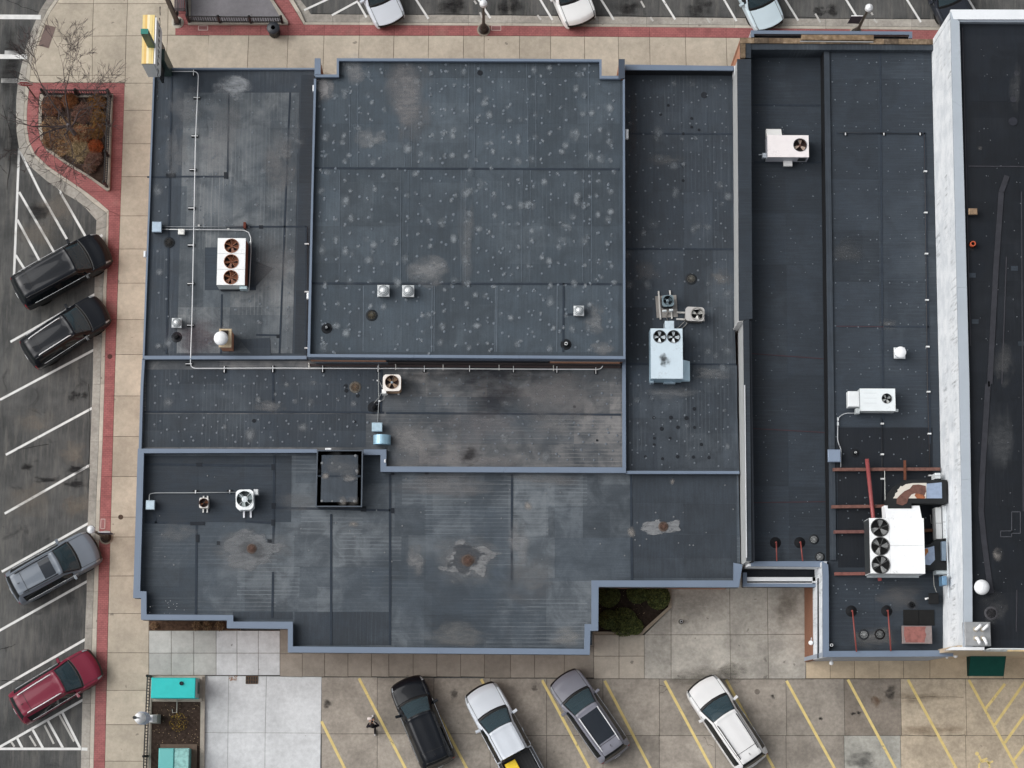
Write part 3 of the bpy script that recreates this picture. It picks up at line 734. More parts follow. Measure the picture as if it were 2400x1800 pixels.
# tall middle block
mo = [T(1, 0, 478, 1659), T(1, 0, 500, 680), T(1, 0, 507, 503), T(1, 0, 558, 503), T(1, 0, 558, 643), T(1, 0, 697, 643), T(1, 0, 697, 503), T(2, 0, 0, 506), T(2, 0, 775, 512), T(2, 0, 775, 655), T(2, 0, 918, 655), T(2, 0, 918, 510), T(2, 0, 975, 510), T(2, 0, 975, 680), T(2, 1, 981, 1443), T(1, 1, 443, 1425)]
mi = [T(1, 0, 495, 1659), T(1, 0, 520, 680), T(1, 0, 520, 665), T(1, 0, 540, 665), T(1, 0, 540, 665), T(1, 0, 716, 665), T(1, 0, 716, 525), T(2, 0, 0, 529), T(2, 0, 755, 532), T(2, 0, 758, 679), T(2, 0, 940, 680), T(2, 0, 950, 680), T(2, 0, 955, 680), T(2, 0, 958, 690), T(2, 1, 962, 1418), T(1, 1, 466, 1400)]
walls(shop, [mo[0], mo[1], mo[5], mo[6], mo[8], mo[9], mo[13], mo[14], mo[15]], ZCC, 0, ZC - .26, 'brick', ins=.06)
r2 = deck(shop, [mo[0], mo[1], mo[5], mo[6], mo[8], mo[9], mo[13], mo[14], mo[15]], ZCC, ZC, 'roof_bulge')
coping(shop, [mo[15], mo[0], mo[1]], [mi[15], mi[0], mi[1]], ZCC, base=ZC - .2)
coping(shop, [T(1, 0, 500, 643), mo[5], mo[6], mo[7], mo[8], mo[9], mo[10]], [T(1, 0, 520, 665), mi[5], mi[6], mi[7], mi[8], mi[9], mi[10]], ZCC, base=ZC - .2)
coping(shop, [mo[13], mo[14], mo[15]], [mi[13], mi[14], mi[15]], ZCC, base=ZC - .2)
for px, c in (([T(1, 0, 507, 503), T(1, 0, 558, 503), T(1, 0, 558, 643), T(1, 0, 505, 643)], C_COP), ([T(2, 0, 922, 510), T(2, 0, 975, 510), T(2, 0, 975, 676), T(2, 0, 920, 676)], S(60, 70, 84))):
    mb = MB(); mb.prism([W(*p, ZCC + .04) for p in px], ZCC - .12, ZCC + .04); mb.build('pier_cap', M['coping'], shop, True, color=c)
    mb = MB(); mb.prism(inset([W(*p, ZCC + .04) for p in px], .04), 0, ZCC - .12); mb.build('pier', M['brick'], shop, True)
sheets(r2, [754, 820, 960, 1098, 1240, 1352, 1452], [182, 290, 394], ZC, 'roof_bulge', -.002)
sheets(r2, [800, 900, 1098, 1240, 1352, 1404], [146, 182], ZC, 'roof_bulge', 0)
sheets(r2, [739, 797, 941, 1081, 1224, 1366, 1450], [396, 530, 663], ZC, 'roof_bulge', 0)
sheets(r2, [735, 852, 1013, 1161, 1320, 1450], [668, 826], ZC, 'roof_bulge', 0)
for p in [[(738, 394), (1452, 397)], [(732, 664), (1456, 666)], [(1321, 664), (1320, 825)], [(1323, 737), (1345, 737)]]: seam(r2, p, ZC + .012, .10)
for x in (821, 838, 948, 964, 1097, 1113, 1238, 1256, 1380): seam(r2, [(x + random.uniform(-4, 4), 148), (x, 391)], ZC + .014, .022, S(98, 108, 118), .012, 'sheet_lap')
for x in (796, 940, 957, 1081, 1092, 1224, 1243, 1367, 1387): seam(r2, [(x, 399), (x - 1, 660)], ZC + .014, .022, S(98, 108, 118), .012, 'sheet_lap')
for x in (852, 1013, 1018, 1161, 1165, 1306): seam(r2, [(x, 670), (x - 1, 824)], ZC + .014, .03, S(104, 114, 124), .012, 'sheet_lap')
cols = [752, 763, 785, 810, 820, 841, 864, 874, 896, 931, 953, 980, 986, 1010, 1035, 1044, 1064, 1090, 1100, 1121, 1143, 1156, 1178, 1195, 1216, 1238, 1250, 1270, 1290, 1311, 1325, 1348, 1369, 1382, 1403, 1426, 1434]
pts = []
for i, x in enumerate(cols):
    ph = random.uniform(0, 52); y = 150 + ph if 800 < x < 1400 else 196 + ph
    while y < 822:
        pts.append((x + random.uniform(-3, 3) - (y - 480) * (1100 - x) * -2e-5, y + random.uniform(-6, 6)))
        if random.random() < .35: pts.append((x + random.uniform(-4, 4), y + random.uniform(8, 15)))
        y += random.uniform(44, 58)
pts = [p for p in pts if not (880 < p[0] < 980 and 660 < p[1] < 700) and not (1340 < p[0] < 1370 and 710 < p[1] < 745)]
plates(r2, pts, ZC + .008, .05, S(94, 104, 114), S(140, 147, 153), .62, big=(.08, .30))
ob_decal(738, 180, 782, 240, ZC + .04, S(156, 146, 140), .95, r2); ob_decal(905, 145, 1010, 330, ZC + .041, S(138, 128, 124), .75, r2); ob_decal(800, 130, 860, 200, ZC + .04, S(150, 146, 144), .6, r2)
ob_decal(960, 600, 1050, 670, ZC + .04, S(146, 144, 142), .75, r2); ob_decal(1370, 715, 1420, 780, ZC + .04, S(140, 142, 142), .7, r2); ob_decal(1385, 800, 1440, 835, ZC + .041, S(142, 138, 134), .6, r2)
ob_decal(1075, 440, 1110, 660, ZC + .041, S(122, 128, 132), .5, r2); ob_decal(835, 300, 905, 350, ZC + .042, S(140, 144, 146), .6, r2); ob_decal(735, 170, 800, 190, ZC + .043, S(40, 32, 30), .7, r2, 'damp_stain')
patch(r2, *T(1, 0, 1935, 630), ZC + .01, .14)
# brick band, dark vents and flashing below the middle block's south eave
A, B = W(*mo[15], ZCC), W(*mo[14], ZCC)
def band(s0, s1, y0, y1, z0, z1, mat, col, name):
    P, Q = A.lerp(B, s0), A.lerp(B, s1); mb = MB(); mb.prism([P + Vector((0, y0, 0)), Q + Vector((0, y0, 0)), Q + Vector((0, y1, 0)), P + Vector((0, y1, 0))], z0, z1); mb.build(name, M[mat], shop, True, color=col)
band(0.0, 1.0, -.04, .1, ZCC - .6, ZCC - .21, 'coping', S(66, 78, 94), 'fascia_board')
band(.02, .245, -.05, .1, ZM, ZCC - .6, 'brick', (1, 1, 1, 1), 'brick_pier'); band(.765, .985, -.05, .1, ZM, ZCC - .6, 'brick', (1, 1, 1, 1), 'brick_pier')
band(.25, .76, -.045, .1, ZM, ZCC - .6, 'rubber', S(30, 32, 38), 'dark_panel')
band(.02, .25, -.10, -.051, ZM, ZM + .6, 'galvanised', S(88, 98, 108), 'flashing_strip'); band(.25, .99, -.10, -.05, ZM, ZM + .55, 'rubber', S(60, 54, 54), 'flashing_strip'); band(.0, .99, -.2, -.105, ZM, ZM + .12, 'rubber', S(62, 52, 52), 'flashing_strip')

# long middle strip
md = [T(0, 1, 1230, 1440), T(1, 1, 0, 1440), (1462, 845), T(2, 2, 968, 745), T(1, 2, 1100, 735), T(1, 2, 1100, 580), T(0, 2, 1195, 580), (326.5, 1055)]
r3 = deck(shop, md, ZM, ZM, 'roof_brown')
walls(shop, md, ZM, 0, ZM - .26, 'brick')
coping(shop, [T(0, 2, 1198, 560), T(0, 2, 1215, 0), T(0, 1, 1228, 1440)], [T(0, 2, 1222, 560), T(0, 2, 1238, 0), T(0, 1, 1252, 1440)], ZM + .3, base=ZM - .2)
coping(shop, [T(2, 1, 983, 1445), T(2, 2, 983, 0), T(2, 2, 985, 725)], [T(2, 1, 953, 1470), T(2, 2, 953, 0), T(2, 2, 955, 725)], ZM + .3, base=ZM - .2)
sheets(r3, [342, 420, 525, 600, 668, 787, 845, 895], [866, 900, 966], ZM, 'roof_dark', -.004); sheets(r3, [338, 425, 570, 650, 745, 858], [970, 1010, 1048], ZM, 'roof_dark', -.004)
sheets(r3, [895, 956, 1095, 1245, 1389, 1455], [872, 930, 966], ZM, 'roof_brown', 0); sheets(r3, [910, 983, 1080, 1270, 1345, 1455], [970, 1040, 1088], ZM, 'roof_brown', 0)
for p in [[(338, 965), (900, 967)], [(905, 968), (1455, 972)], [(895, 862), (893, 966)], [(640, 862), (640, 966)]]: seam(r3, p, ZM + .012, .10)
pts = []
for y0 in (884, 902, 927, 944, 984, 1000, 1018, 1034, 1060, 1075):
    x = 352 + random.uniform(0, 30)
    while x < 1450:
        if not (y0 > 1046 and x < 925) and not (900 < x < 945 and y0 < 1050) and not (870 < x < 930 and 980 < y0 < 1040): pts.append((x, y0 + random.uniform(-7, 7)))
        x += random.uniform(18, 46)
plates(r3, pts, ZM + .01, .042, S(96, 103, 111), S(122, 126, 130), .12)
ob_decal(915, 985, 1010, 1080, ZM + .04, S(148, 136, 126), .8, r3); ob_decal(1180, 880, 1400, 985, ZM + .041, S(132, 118, 112), .65, r3); ob_decal(1030, 965, 1220, 1050, ZM + .042, S(130, 116, 116), .6, r3)
ob_decal(940, 1055, 1220, 1098, ZM + .043, S(140, 124, 118), .7, r3); ob_decal(985, 845, 1330, 905, ZM + .044, S(34, 34, 40), .5, r3, 'damp_stain'); ob_decal(1080, 880, 1230, 975, ZM + .045, S(42, 40, 46), .5, r3, 'damp_stain')
ob_decal(1240, 970, 1360, 1020, ZM + .041, S(136, 128, 122), .55, r3); ob_decal(600, 940, 665, 970, ZM + .04, S(136, 130, 126), .7, r3); ob_decal(1080, 1050, 1120, 1090, ZM + .046, S(40, 38, 40), .7, r3, 'damp_stain')
for (u, v, r) in [T(1, 2, 780, 58) + (.1,), T(1, 2, 878, 100) + (.1,), T(1, 2, 853, 326) + (.07,), T(0, 2, 2195, 318) + (.1,), (810, 905, .1), T(2, 2, 540, 197) + (.08,), T(2, 2, 735, 487) + (.06,)]: patch(r3, u, v, ZM + .01, r)

# east strip
eo = [T(2, 0, 978, 557), T(2, 0, 1915, 570), T(2, 1, 1925, 1180), T(2, 2, 1965, 755), T(2, 2, 983, 750)]
walls(shop, eo, ZE, 0, ZE - .26, 'brick')
r4 = deck(shop, eo, ZE, ZE, 'roof_dark')
ee = MB(); P = [T(2, 0, 978, 557), T(2, 0, 1915, 570), T(2, 0, 1915, 608), T(2, 0, 978, 603)]
ee.prism(inset([W(*p, ZE + .95) for p in P], .02), ZE - .2, ZE + .85); ee.build('parapet', M['rubber'], shop, True, color=S(24, 28, 34))
coping(shop, [P[0], P[1]], [P[3], P[2]], ZE + .95, drop=.12)
coping(shop, [T(2, 2, 985, 750), T(2, 2, 1965, 752)], [T(2, 2, 985, 776), T(2, 2, 1965, 776)], ZE + .42, base=ZS)
sheets(r4, [1470, 1530, 1600, 1660, 1712], [184, 312], ZE, 'roof_dark', .004); sheets(r4, [1470, 1533, 1604, 1672, 1716], [314, 450, 582], ZE, 'roof_dark', .004)
sheets(r4, [1470, 1530, 1604, 1672, 1722], [586, 720, 852], ZE, 'roof_dark', .006); sheets(r4, [1470, 1530, 1600, 1694, 1728], [856, 980, 1098], ZE, 'roof_dark', .004)
for p in [[(1468, 313), (1716, 314)], [(1468, 583), (1720, 584)], [(1470, 853), (1725, 854)]]: seam(r4, p, ZE + .012, .09)
pts = []
for x0 in (1475, 1492, 1510, 1528, 1546, 1567, 1581, 1602, 1622, 1637, 1658, 1677, 1692, 1702):
    y = 190 + random.uniform(0, 40)
    while y < 1090:
        if not (1520 < x0 < 1620 and 745 < y < 905) and not (1540 < x0 < 1655 and 680 < y < 760): pts.append((x0 + random.uniform(-3, 3) + (y - 500) * .008, y + random.uniform(-8, 8)))
        y += random.uniform(24, 52)
plates(r4, pts, ZE + .01, .036, S(92, 100, 108), S(112, 118, 124), .12)
for l, rr in (([(1350, 910), (1285, 990), (1552, 1023), (1552, 1098), (1615, 1123), (1478, 1560), (1480, 1155)], .075),):
    for (x, y) in l: patch(r4, *T(2, 0, x, y), ZE + .012, rr)
patch(r4, *T(2, 0, 1660, 822), ZE + .012, .17, S(36, 40, 46))
for (x, y, k) in [(1575, 215, 15), (1225, 292, 13), (1373, 290, 16), (1507, 295, 17), (1293, 387, 17), (1433, 375, 15), (1577, 375, 13), (1230, 468, 11), (1365, 467, 11), (1228, 525, 11), (1636, 522, 14), (1152, 628, 12), (1300, 645, 12), (1430, 628, 14), (1567, 631, 14), (1702, 636, 14)]:
    patch(r4, *T(2, 2, x, y), ZE + .012, k * .0061)
ob_decal(1668, 630, 1715, 670, ZE + .03, S(130, 120, 108), .6, r4); ob_decal(1486, 615, 1545, 665, ZE + .031, S(116, 112, 112), .5, r4); ob_decal(1520, 360, 1600, 390, ZE + .03, S(112, 112, 110), .4, r4)
ob_decal(1620, 860, 1710, 890, ZE + .03, S(130, 132, 134), .6, r4); ob_decal(1515, 905, 1640, 940, ZE + .03, S(126, 130, 134), .6, r4); ob_decal(1470, 230, 1500, 420, ZE + .03, S(100, 88, 86), .45, r4)

# south wing
so_ = [T(0, 2, 1190, 558), T(1, 2, 1125, 565), T(1, 2, 1125, 712), T(2, 2, 985, 720), T(2, 2, 985, 750), T(2, 2, 1968, 752), T(2, 2, 1985, 1540), T(2, 2, 1992, 1560), T(2, 3, 1962, 97), T(2, 3, 748, 93), T(2, 3, 745, 472), T(2, 3, 677, 474), T(2, 3, 672, 680), T(1, 3, 275, 660), T(1, 3, 275, 456), T(0, 3, 1960, 450), T(0, 3, 1960, 381), T(0, 3, 1218, 378), T(0, 3, 1218, 190), T(0, 3, 1150, 190)]
si_ = [T(0, 2, 1243, 597), T(1, 2, 1075, 612), T(1, 2, 1075, 758), T(2, 2, 985, 768), T(2, 2, 990, 776), T(2, 2, 1962, 778), T(2, 2, 1975, 1540), T(2, 2, 1915, 1545), T(2, 3, 1915, 38), T(2, 3, 687, 38), T(2, 3, 687, 415), T(2, 3, 628, 415), T(2, 3, 624, 630), T(1, 3, 318, 608), T(1, 3, 318, 395), T(0, 3, 2015, 394), T(0, 3, 2015, 337), T(0, 3, 1265, 332), T(0, 3, 1265, 133), T(0, 3, 1210, 130)]
walls(shop, so_, ZSC, 0, ZS - .26, 'brick', ins=.22)

r5 = deck(shop, [p for p in so_], ZSC, ZS, 'roof_dusty')
for a, b_ in ((8, 9), (12, 13), (16, 17)):
    A, B = W(*so_[a], ZSC), W(*so_[b_], ZSC); e = (B - A).normalized(); n = Vector((-e.y, e.x, 0)); n = n if n.y > 0 else -n
    mb = MB(); mb.prism([A + n * .02, B + n * .02, B + n * .08, A + n * .08], ZSC - .75, ZSC - .23); mb.build('fascia_board', M['paint'], shop, True, color=S(226, 228, 230))
coping(shop, so_[18:] + so_[:1], si_[18:] + si_[:1], ZSC, base=ZS - .2)
coping(shop, [so_[0], T(1, 2, 525, 563)], [si_[0], T(1, 2, 525, 593)], ZSC, base=ZS - .2); coping(shop, [T(1, 2, 930, 565), so_[1], so_[2], so_[3]], [T(1, 2, 930, 612), si_[1], si_[2], si_[3]], ZSC, base=ZS - .2)
coping(shop, [so_[7]] + so_[8:19], [si_[7]] + si_[8:19], ZSC, base=ZS - .2)
sheets(r5, [340, 465, 575, 640, 684], [1068, 1086, 1224], ZS, 'roof_deep', -.004); sheets(r5, [917, 998, 1137], [1190, 1259, 1360], ZS, 'roof_dusty', 0)
sheets(r5, [340, 461, 575, 675, 777, 915], [1226, 1330, 1432], ZS, 'roof_dusty', -.003); sheets(r5, [917, 994, 1104, 1200, 1280, 1388], [1362, 1440, 1512], ZS, 'roof_dusty', 0)
sheets(r5, [690, 777, 914], [1434, 1512], ZS, 'roof_dark', 0); sheets(r5, [545, 640, 686], [1434, 1452], ZS, 'roof_dark', 0)
sheets(r5, [920, 1000, 1200], [1112, 1186], ZS, 'roof_dusty', 0); sheets(r5, [1202, 1300, 1366, 1477], [1112, 1190, 1260, 1355], ZS, 'roof_dusty', .001); sheets(r5, [1482, 1600, 1725], [1112, 1180, 1252, 1355], ZS, 'roof_dark', .006)
for p in [[(643, 1068), (640, 1300)], [(776, 1205), (776, 1512)], [(914, 1112), (914, 1512)], [(1479, 1112), (1481, 1360)], [(575, 1222), (640, 1226)], [(340, 1224), (470, 1227)], [(461, 1230), (459, 1440)], [(643, 1190), (915, 1196)], [(343, 1088), (640, 1092)], [(640, 1340), (638, 1448)], [(1200, 1112), (1199, 1360)], [(360, 1200), (366, 1226)]]:
    seam(r5, p, ZS + .012, .11)
for (u, v, w, h) in [(467, 1089, 14, 8), (640, 1095, 8, 14), (641, 1186, 9, 14), (463, 1227, 34, 8), (463, 1262, 8, 18), (640, 1225, 8, 14), (852, 1193, 13, 12), (920, 1197, 8, 12), (920, 1110, 8, 6), (1000, 1109, 9, 6), (512, 1273, 8, 9)]:
    sheet(r5, u - w / 2, v - h / 2, u + w / 2, v + h / 2, ZS + .022, 'rubber', .014).color = S(32, 37, 44)
k = sheet(r5, 627, 1264, 637, 1272, ZS + .03, 'rubber', .02); k.color = S(34, 38, 44)
LD = S(146, 142, 138)
ob_decal(520, 1245, 665, 1340, ZS + .040, S(126, 129, 132), .8, r5, mat='pond_mark'); ob_decal(510, 1240, 672, 1346, ZS + .0385, S(116, 120, 124), .7, r5); ob_decal(560, 1270, 625, 1310, ZS + .041, S(80, 82, 86), .6, r5)
ob_decal(1022, 1262, 1165, 1362, ZS + .042, S(136, 134, 133), .95, r5, mat='pond_mark'); ob_decal(1015, 1256, 1172, 1368, ZS + .0395, S(120, 122, 124), .7, r5); ob_decal(1052, 1278, 1136, 1344, ZS + .044, S(72, 76, 82), .8, r5, 'damp_stain', 'pond_mark'); ob_decal(1075, 1298, 1115, 1326, ZS + .046, S(120, 100, 88), .7, r5, 'rust_stain')
ob_decal(950, 1280, 1000, 1345, ZS + .04, S(136, 132, 128), .8, r5); ob_decal(1185, 1225, 1245, 1320, ZS + .041, S(150, 146, 144), .6, r5); ob_decal(1180, 1290, 1300, 1420, ZS + .042, S(134, 128, 122), .4, r5)
ob_decal(920, 1105, 1150, 1165, ZS + .041, S(142, 132, 128), .55, r5); ob_decal(1000, 1455, 1130, 1520, ZS + .042, S(160, 150, 130), .4, r5); ob_decal(1200, 1105, 1390, 1140, ZS + .042, S(136, 128, 124), .5, r5)
ob_decal(645, 1150, 760, 1195, ZS + .041, S(128, 124, 122), .4, r5); ob_decal(380, 1225, 460, 1280, ZS + .04, S(126, 126, 126), .5, r5); ob_decal(1290, 1470, 1370, 1520, ZS + .041, S(150, 142, 128), .6, r5)
ob_decal(1508, 1216, 1596, 1256, ZS + .036, S(140, 141, 142), .95, r5, mat='pond_mark')
b = MB(); c = [(1505, 1217), (1598, 1217), (1596, 1254), (1555, 1250), (1508, 1254)]
pts = [(random.uniform(345, 1720), random.uniform(1115, 1350)) for _ in range(60)]
plates(r5, pts, ZS + .012, .03, S(104, 108, 112), LD, .1)
# stair head standing up out of the south roof
ph = [T(1, 2, 525, 570), T(1, 2, 925, 570), T(1, 2, 917, 1062), T(1, 2, 513, 1062)]; phi = [T(1, 2, 535, 580), T(1, 2, 914, 580), T(1, 2, 906, 1052), T(1, 2, 524, 1052)]
ZP = ZS + 1.15
walls(shop, ph, ZP, ZS, ZP - .05, 'rubber', S(34, 39, 46), 'stair_head_wall')
r6 = deck(shop, ph, ZP, ZP - .05, 'roof_dark', 'stair_head_roof', .1)
coping(shop, ph, phi, ZP, True, .14, S(72, 81, 92))
seam(r6, [T(1, 2, 535, 795), T(1, 2, 905, 797)], ZP - .045, .08); ob_decal(*T(1, 2, 550, 610), *T(1, 2, 895, 830), ZP - .02, S(108, 112, 116), .6, r6); ob_decal(*T(1, 2, 740, 790), *T(1, 2, 870, 850), ZP - .015, S(140, 132, 124), .9, r6)
pts = [T(1, 2, x, y) for x, y in ((572, 683), (660, 685), (725, 718), (570, 1010), (660, 1012), (737, 1012), (850, 1012), (870, 750), (860, 620), (610, 800))]
plates(r6, pts, ZP - .048, .05, S(110, 114, 118), LD, .3)

# ---------------- brick building with the two long dark roof bays
bk = thing('brick_building', 'long dark roofed brick building with stone north parapet beside the white walled building', 'building', centre([(1740, 90), (2190, 90), (2220, 1530), (1760, 1320)], 0))
# west parapet wall: grey painted face rising from the shop roof
wl = [T(2, 0, 1970, 325), T(2, 0, 1970, 500), T(2, 0, 1945, 510), T(2, 0, 1955, 1659), T(2, 1, 1960, 1112), T(2, 1, 1997, 1112), T(2, 2, 2003, 0), T(2, 2, 2025, 1530)]
wr = [T(2, 0, 2065, 325), T(2, 0, 2065, 500), T(2, 0, 2066, 510), T(2, 0, 2070, 1659), T(2, 1, 2077, 1095), T(2, 1, 2050, 1100), T(2, 2, 2056, 0), T(2, 2, 2070, 1530)]
ZBP2 = ZBP
for i in range(7):
    a, b_, c, d = wl[i], wl[i + 1], wr[i + 1], wr[i]
    if i in (1, 4): 
        pass
    A, B, C_, D = [W(*p, ZBP2) for p in (a, b_, c, d)]
    mb = MB()
    if (B - A).length > .5:
        e = (B - A).normalized(); n = Vector((-e.y, e.x, 0))
        if (D - A).dot(n) < 0: n = -n
        mb.prism([A + n * .03, B + n * .03, B + n * .25, A + n * .25], 0, ZBP2 - .06)
        mb.build('wall', M['brick' if i == 0 else 'paint'], bk, True, color=S(178, 180, 180))
        mb = MB(); mb.prism([A, B, C_, D], ZBP2 - .06, ZBP2); mb.build('parapet_cap', M['roof_deep'], bk, True)
        mb = MB(); mb.prism([A + n * .42, B + n * .42, C_, D], ZBW, ZBP2 - .07); mb.build('parapet_back', M['rubber'], bk, True, color=S(30, 35, 42))
mb = MB(); q = [T(2, 1, 1957, 1105), T(2, 1, 2000, 1105), T(2, 1, 2000, 1118), T(2, 1, 1957, 1118)]; mb.prism([W(*p, ZBP) for p in q], 0, ZBP - .06); mb.build('wall', M['paint'], bk, True, color=S(196, 196, 196))
mb = MB(); q = [T(2, 0, 1918, 568), T(2, 0, 1968, 568), T(2, 0, 1955, 640), T(2, 0, 1925, 640)]; mb.prism([W(*p, ZE + 1.0) for p in q], ZE, ZE + 1.0); mb.build('corner_block', M['paint'], bk, True, color=S(222, 224, 226))
# white metal joint strip along the wall
mb = MB(); mb.tube([W(*T(2, 2, 2010, 10), ZBP + .03), W(*T(2, 2, 2026, 1500), ZBP + .03)], .035, 4); mb.build('flashing_strip', M['paint'], bk, True, color=S(205, 208, 212))
bw = [T(2, 0, 2050, 360), T(3, 0, 500, 365), T(3, 2, 520, 1530), T(2, 2, 2060, 1535)]
rb1 = deck(bk, [T(2, 0, 1990, 345), T(3, 0, 505, 345), T(3, 2, 530, 1560), T(2, 2, 2040, 1560)], ZBW, ZBW, 'roof_deep')
be = [T(3, 0, 482, 345), T(3, 0, 1470, 345), T(3, 1, 1500, 0), T(3, 2, 1560, 0), T(3, 3, 1570, 660), T(3, 3, 500, 660), T(3, 2, 530, 1500)]
rb2 = deck(bk, be, ZBE, ZBE, 'roof_deep')
mb = MB(); P = [T(3, 0, 483, 400), T(3, 0, 530, 400), T(3, 2, 590, 1520), T(3, 2, 535, 1520)]
mb.prism([W(*p, ZBE + .12) for p in P], ZBW, ZBE + .12); mb.build('roof_step', M['roof_dark'], bk, True)
A, B = W(*P[0], ZBE + .12), W(*P[3], ZBE + .12); mb = MB(); mb.prism([A + Vector((-.03, 0, 0)), A + Vector((-.004, 0, 0)), B + Vector((-.004, 0, 0)), B + Vector((-.03, 0, 0))], ZBW, ZBE + .08); mb.build('step_shade', M['rubber'], bk, True, color=S(12, 14, 18))  # near-black strip: shade beside the roof step, painted as colour on its west face
sheets(rb1, [1762, 1846, 1930], [120, 245, 380, 500, 620, 750, 880, 1010, 1140, 1310], ZBW, 'roof_deep', .009)
sheets(rb2, [1950, 2063, 2172], [125, 186, 310, 420, 540, 660, 765, 900, 1000], ZBE, 'roof_deep', .009); sheets(rb2, [1962, 2070, 2185], [1002, 1110, 1230, 1330], ZBE, 'roof_black', .006); sheets(rb2, [1945, 2050, 2130], [1352, 1440, 1512], ZBE, 'roof_deep', 0)
for p in [[(1765, 246), (1928, 247)], [(1767, 380), (1930, 381)], [(2063, 125), (2070, 1000)], [(1960, 312), (2170, 313)], [(1965, 765), (2180, 766)], [(2167, 310), (2180, 1040)]]: seam(rb1 if p[1][0] < 1932 else rb2, p, (ZBW if p[1][0] < 1932 else ZBE) + .012, .09)
for p in [[T(3, 1, -160, 1395), T(3, 1, 505, 1443)], [T(3, 2, -130, 385), T(3, 2, 505, 420)], [T(3, 2, -130, 1025), T(3, 2, 520, 1017)], [T(3, 1, 590, 1160), T(3, 1, 1000, 1165)]]:
    z = ZBW if p[0][0] < 1900 else ZBE
    seam(rb1 if p[0][0] < 1900 else rb2, p, z + .012, .045, S(66, 50, 56), .02, 'rust_seam')
pts = [(random.uniform(1768, 1925), random.uniform(125, 1300)) for _ in range(90)]
plates(rb1, pts, ZBW + .012, .022, S(92, 100, 108), LD, 0)
pts = [(x + random.uniform(-4, 4) + (y - 500) * .009, y + random.uniform(-10, 10)) for x in (1957, 1985, 2012, 2036, 2055, 2082, 2110, 2125, 2146, 2165) for y in range(140, 1040, 52)]
pts += [(random.uniform(1965, 2180), random.uniform(1040, 1320)) for _ in range(50)] + [(random.uniform(1950, 2100), random.uniform(1360, 1440)) for _ in range(25)]
plates(rb2, pts, ZBE + .012, .026, S(96, 104, 112), LD, 0)
ob_decal(2060, 748, 2100, 772, ZBE + .03, S(120, 116, 110), .5, rb2); ob_decal(2060, 1360, 2160, 1440, ZBE + .03, S(116, 108, 102), .6, rb2); ob_decal(2000, 1470, 2110, 1520, ZBE + .03, S(108, 102, 94), .85, rb2); ob_decal(1940, 560, 2020, 620, ZBE + .03, S(80, 86, 92), .6, rb2)
# stone capped north parapet
ZBN = ZBP + .05
np_ = [T(2, 0, 1970, 325), T(3, 0, 1500, 338), T(3, 0, 1500, 383), T(2, 0, 1970, 372)]
mb = MB(); mb.prism(inset([W(*p, ZBN) for p in np_], .03), 0, ZBN - .14); mb.build('parapet', M['brown_brick'], bk, True)
for i in range(14):
    s0, s1 = i / 14, (i + 1) / 14
    A, B = W(*np_[0], ZBN), W(*np_[1], ZBN); D, C_ = W(*np_[3], ZBN), W(*np_[2], ZBN)
    j = random.uniform(-.01, .012); mb = MB(); mb.prism(inset([A.lerp(B, s0), A.lerp(B, s1), D.lerp(C_, s1), D.lerp(C_, s0)], .006), ZBN - .14, ZBN + j)
    mb.build('cap_stone', M['stone'], bk, True, color=random.choice([S(104, 88, 72), S(118, 102, 84), S(92, 80, 68), S(128, 110, 90)]))
for i in range(3):
    y0, y1 = 374 + i * 42, 374 + (i + 1) * 42
    mb = MB(); mb.prism(inset([W(*T(2, 0, x, y), ZBN) for x, y in ((1972, y0), (2018, y0), (2018, y1), (1972, y1))], .006), ZBN - .14, ZBN); mb.build('cap_stone', M['stone'], bk, True, color=S(112, 96, 78))
mb = MB(); mb.prism([W(*T(3, 0, x, y), ZBN) for x, y in ((285, 308), (908, 312), (908, 352), (285, 352))], ZBN + .014, ZBN + .16); mb.build('cap_stone', M['stone'], bk, True, color=S(128, 108, 86))
mb = MB(); mb.prism([W(*T(3, 0, x, y), ZBN) for x, y in ((275, 355), (908, 360), (908, 369), (275, 364))], ZBN + .02, ZBN + .06); mb.build('flashing_strip', M['paint'], bk, True, color=S(150, 152, 152))
mb = MB(); mb.prism([W(*p, ZBN - .1) for p in (T(2, 0, 2030, 372), T(3, 0, 1450, 384), T(3, 0, 1450, 432), T(2, 0, 2065, 428))], ZBW, ZBN - .1); mb.build('parapet_back', M['roof_dark'], bk, True)
# street front sign box
fb = [T(2, 0, 2065, 262), T(3, 0, 1247, 272), T(3, 0, 1247, 330), T(2, 0, 2065, 320)]; fi = [T(2, 0, 2092, 292), T(3, 0, 1220, 300), T(3, 0, 1220, 330), T(2, 0, 2092, 320)]
ZF = 5.2
coping(bk, [fb[3], fb[0], fb[1], fb[2]], [fi[3], fi[0], fi[1], fi[2]], ZF, False, .1)
mb = MB(); mb.prism(inset([W(*p, ZF) for p in fb], .05), 3.2, ZF - .5); mb.build('sign_box', M['rubber'], bk, True, color=S(30, 32, 38))
for a, b_ in zip([0, 3, 1], [1, 0, 2]):
    A, B = W(*fb[a], ZF), W(*fb[b_], ZF); e = (B - A).normalized(); n = Vector((e.y, -e.x, 0)) * .1
    if (W(*fi[a], ZF) - A).dot(n) < 0: n = -n
    mb = MB(); mb.prism([A + n * .3, B + n * .3, B + n * 1.2, A + n * 1.2], 3.2, ZF - .1); mb.build('sign_box_side', M['paint'], bk, True, color=S(190, 192, 196))
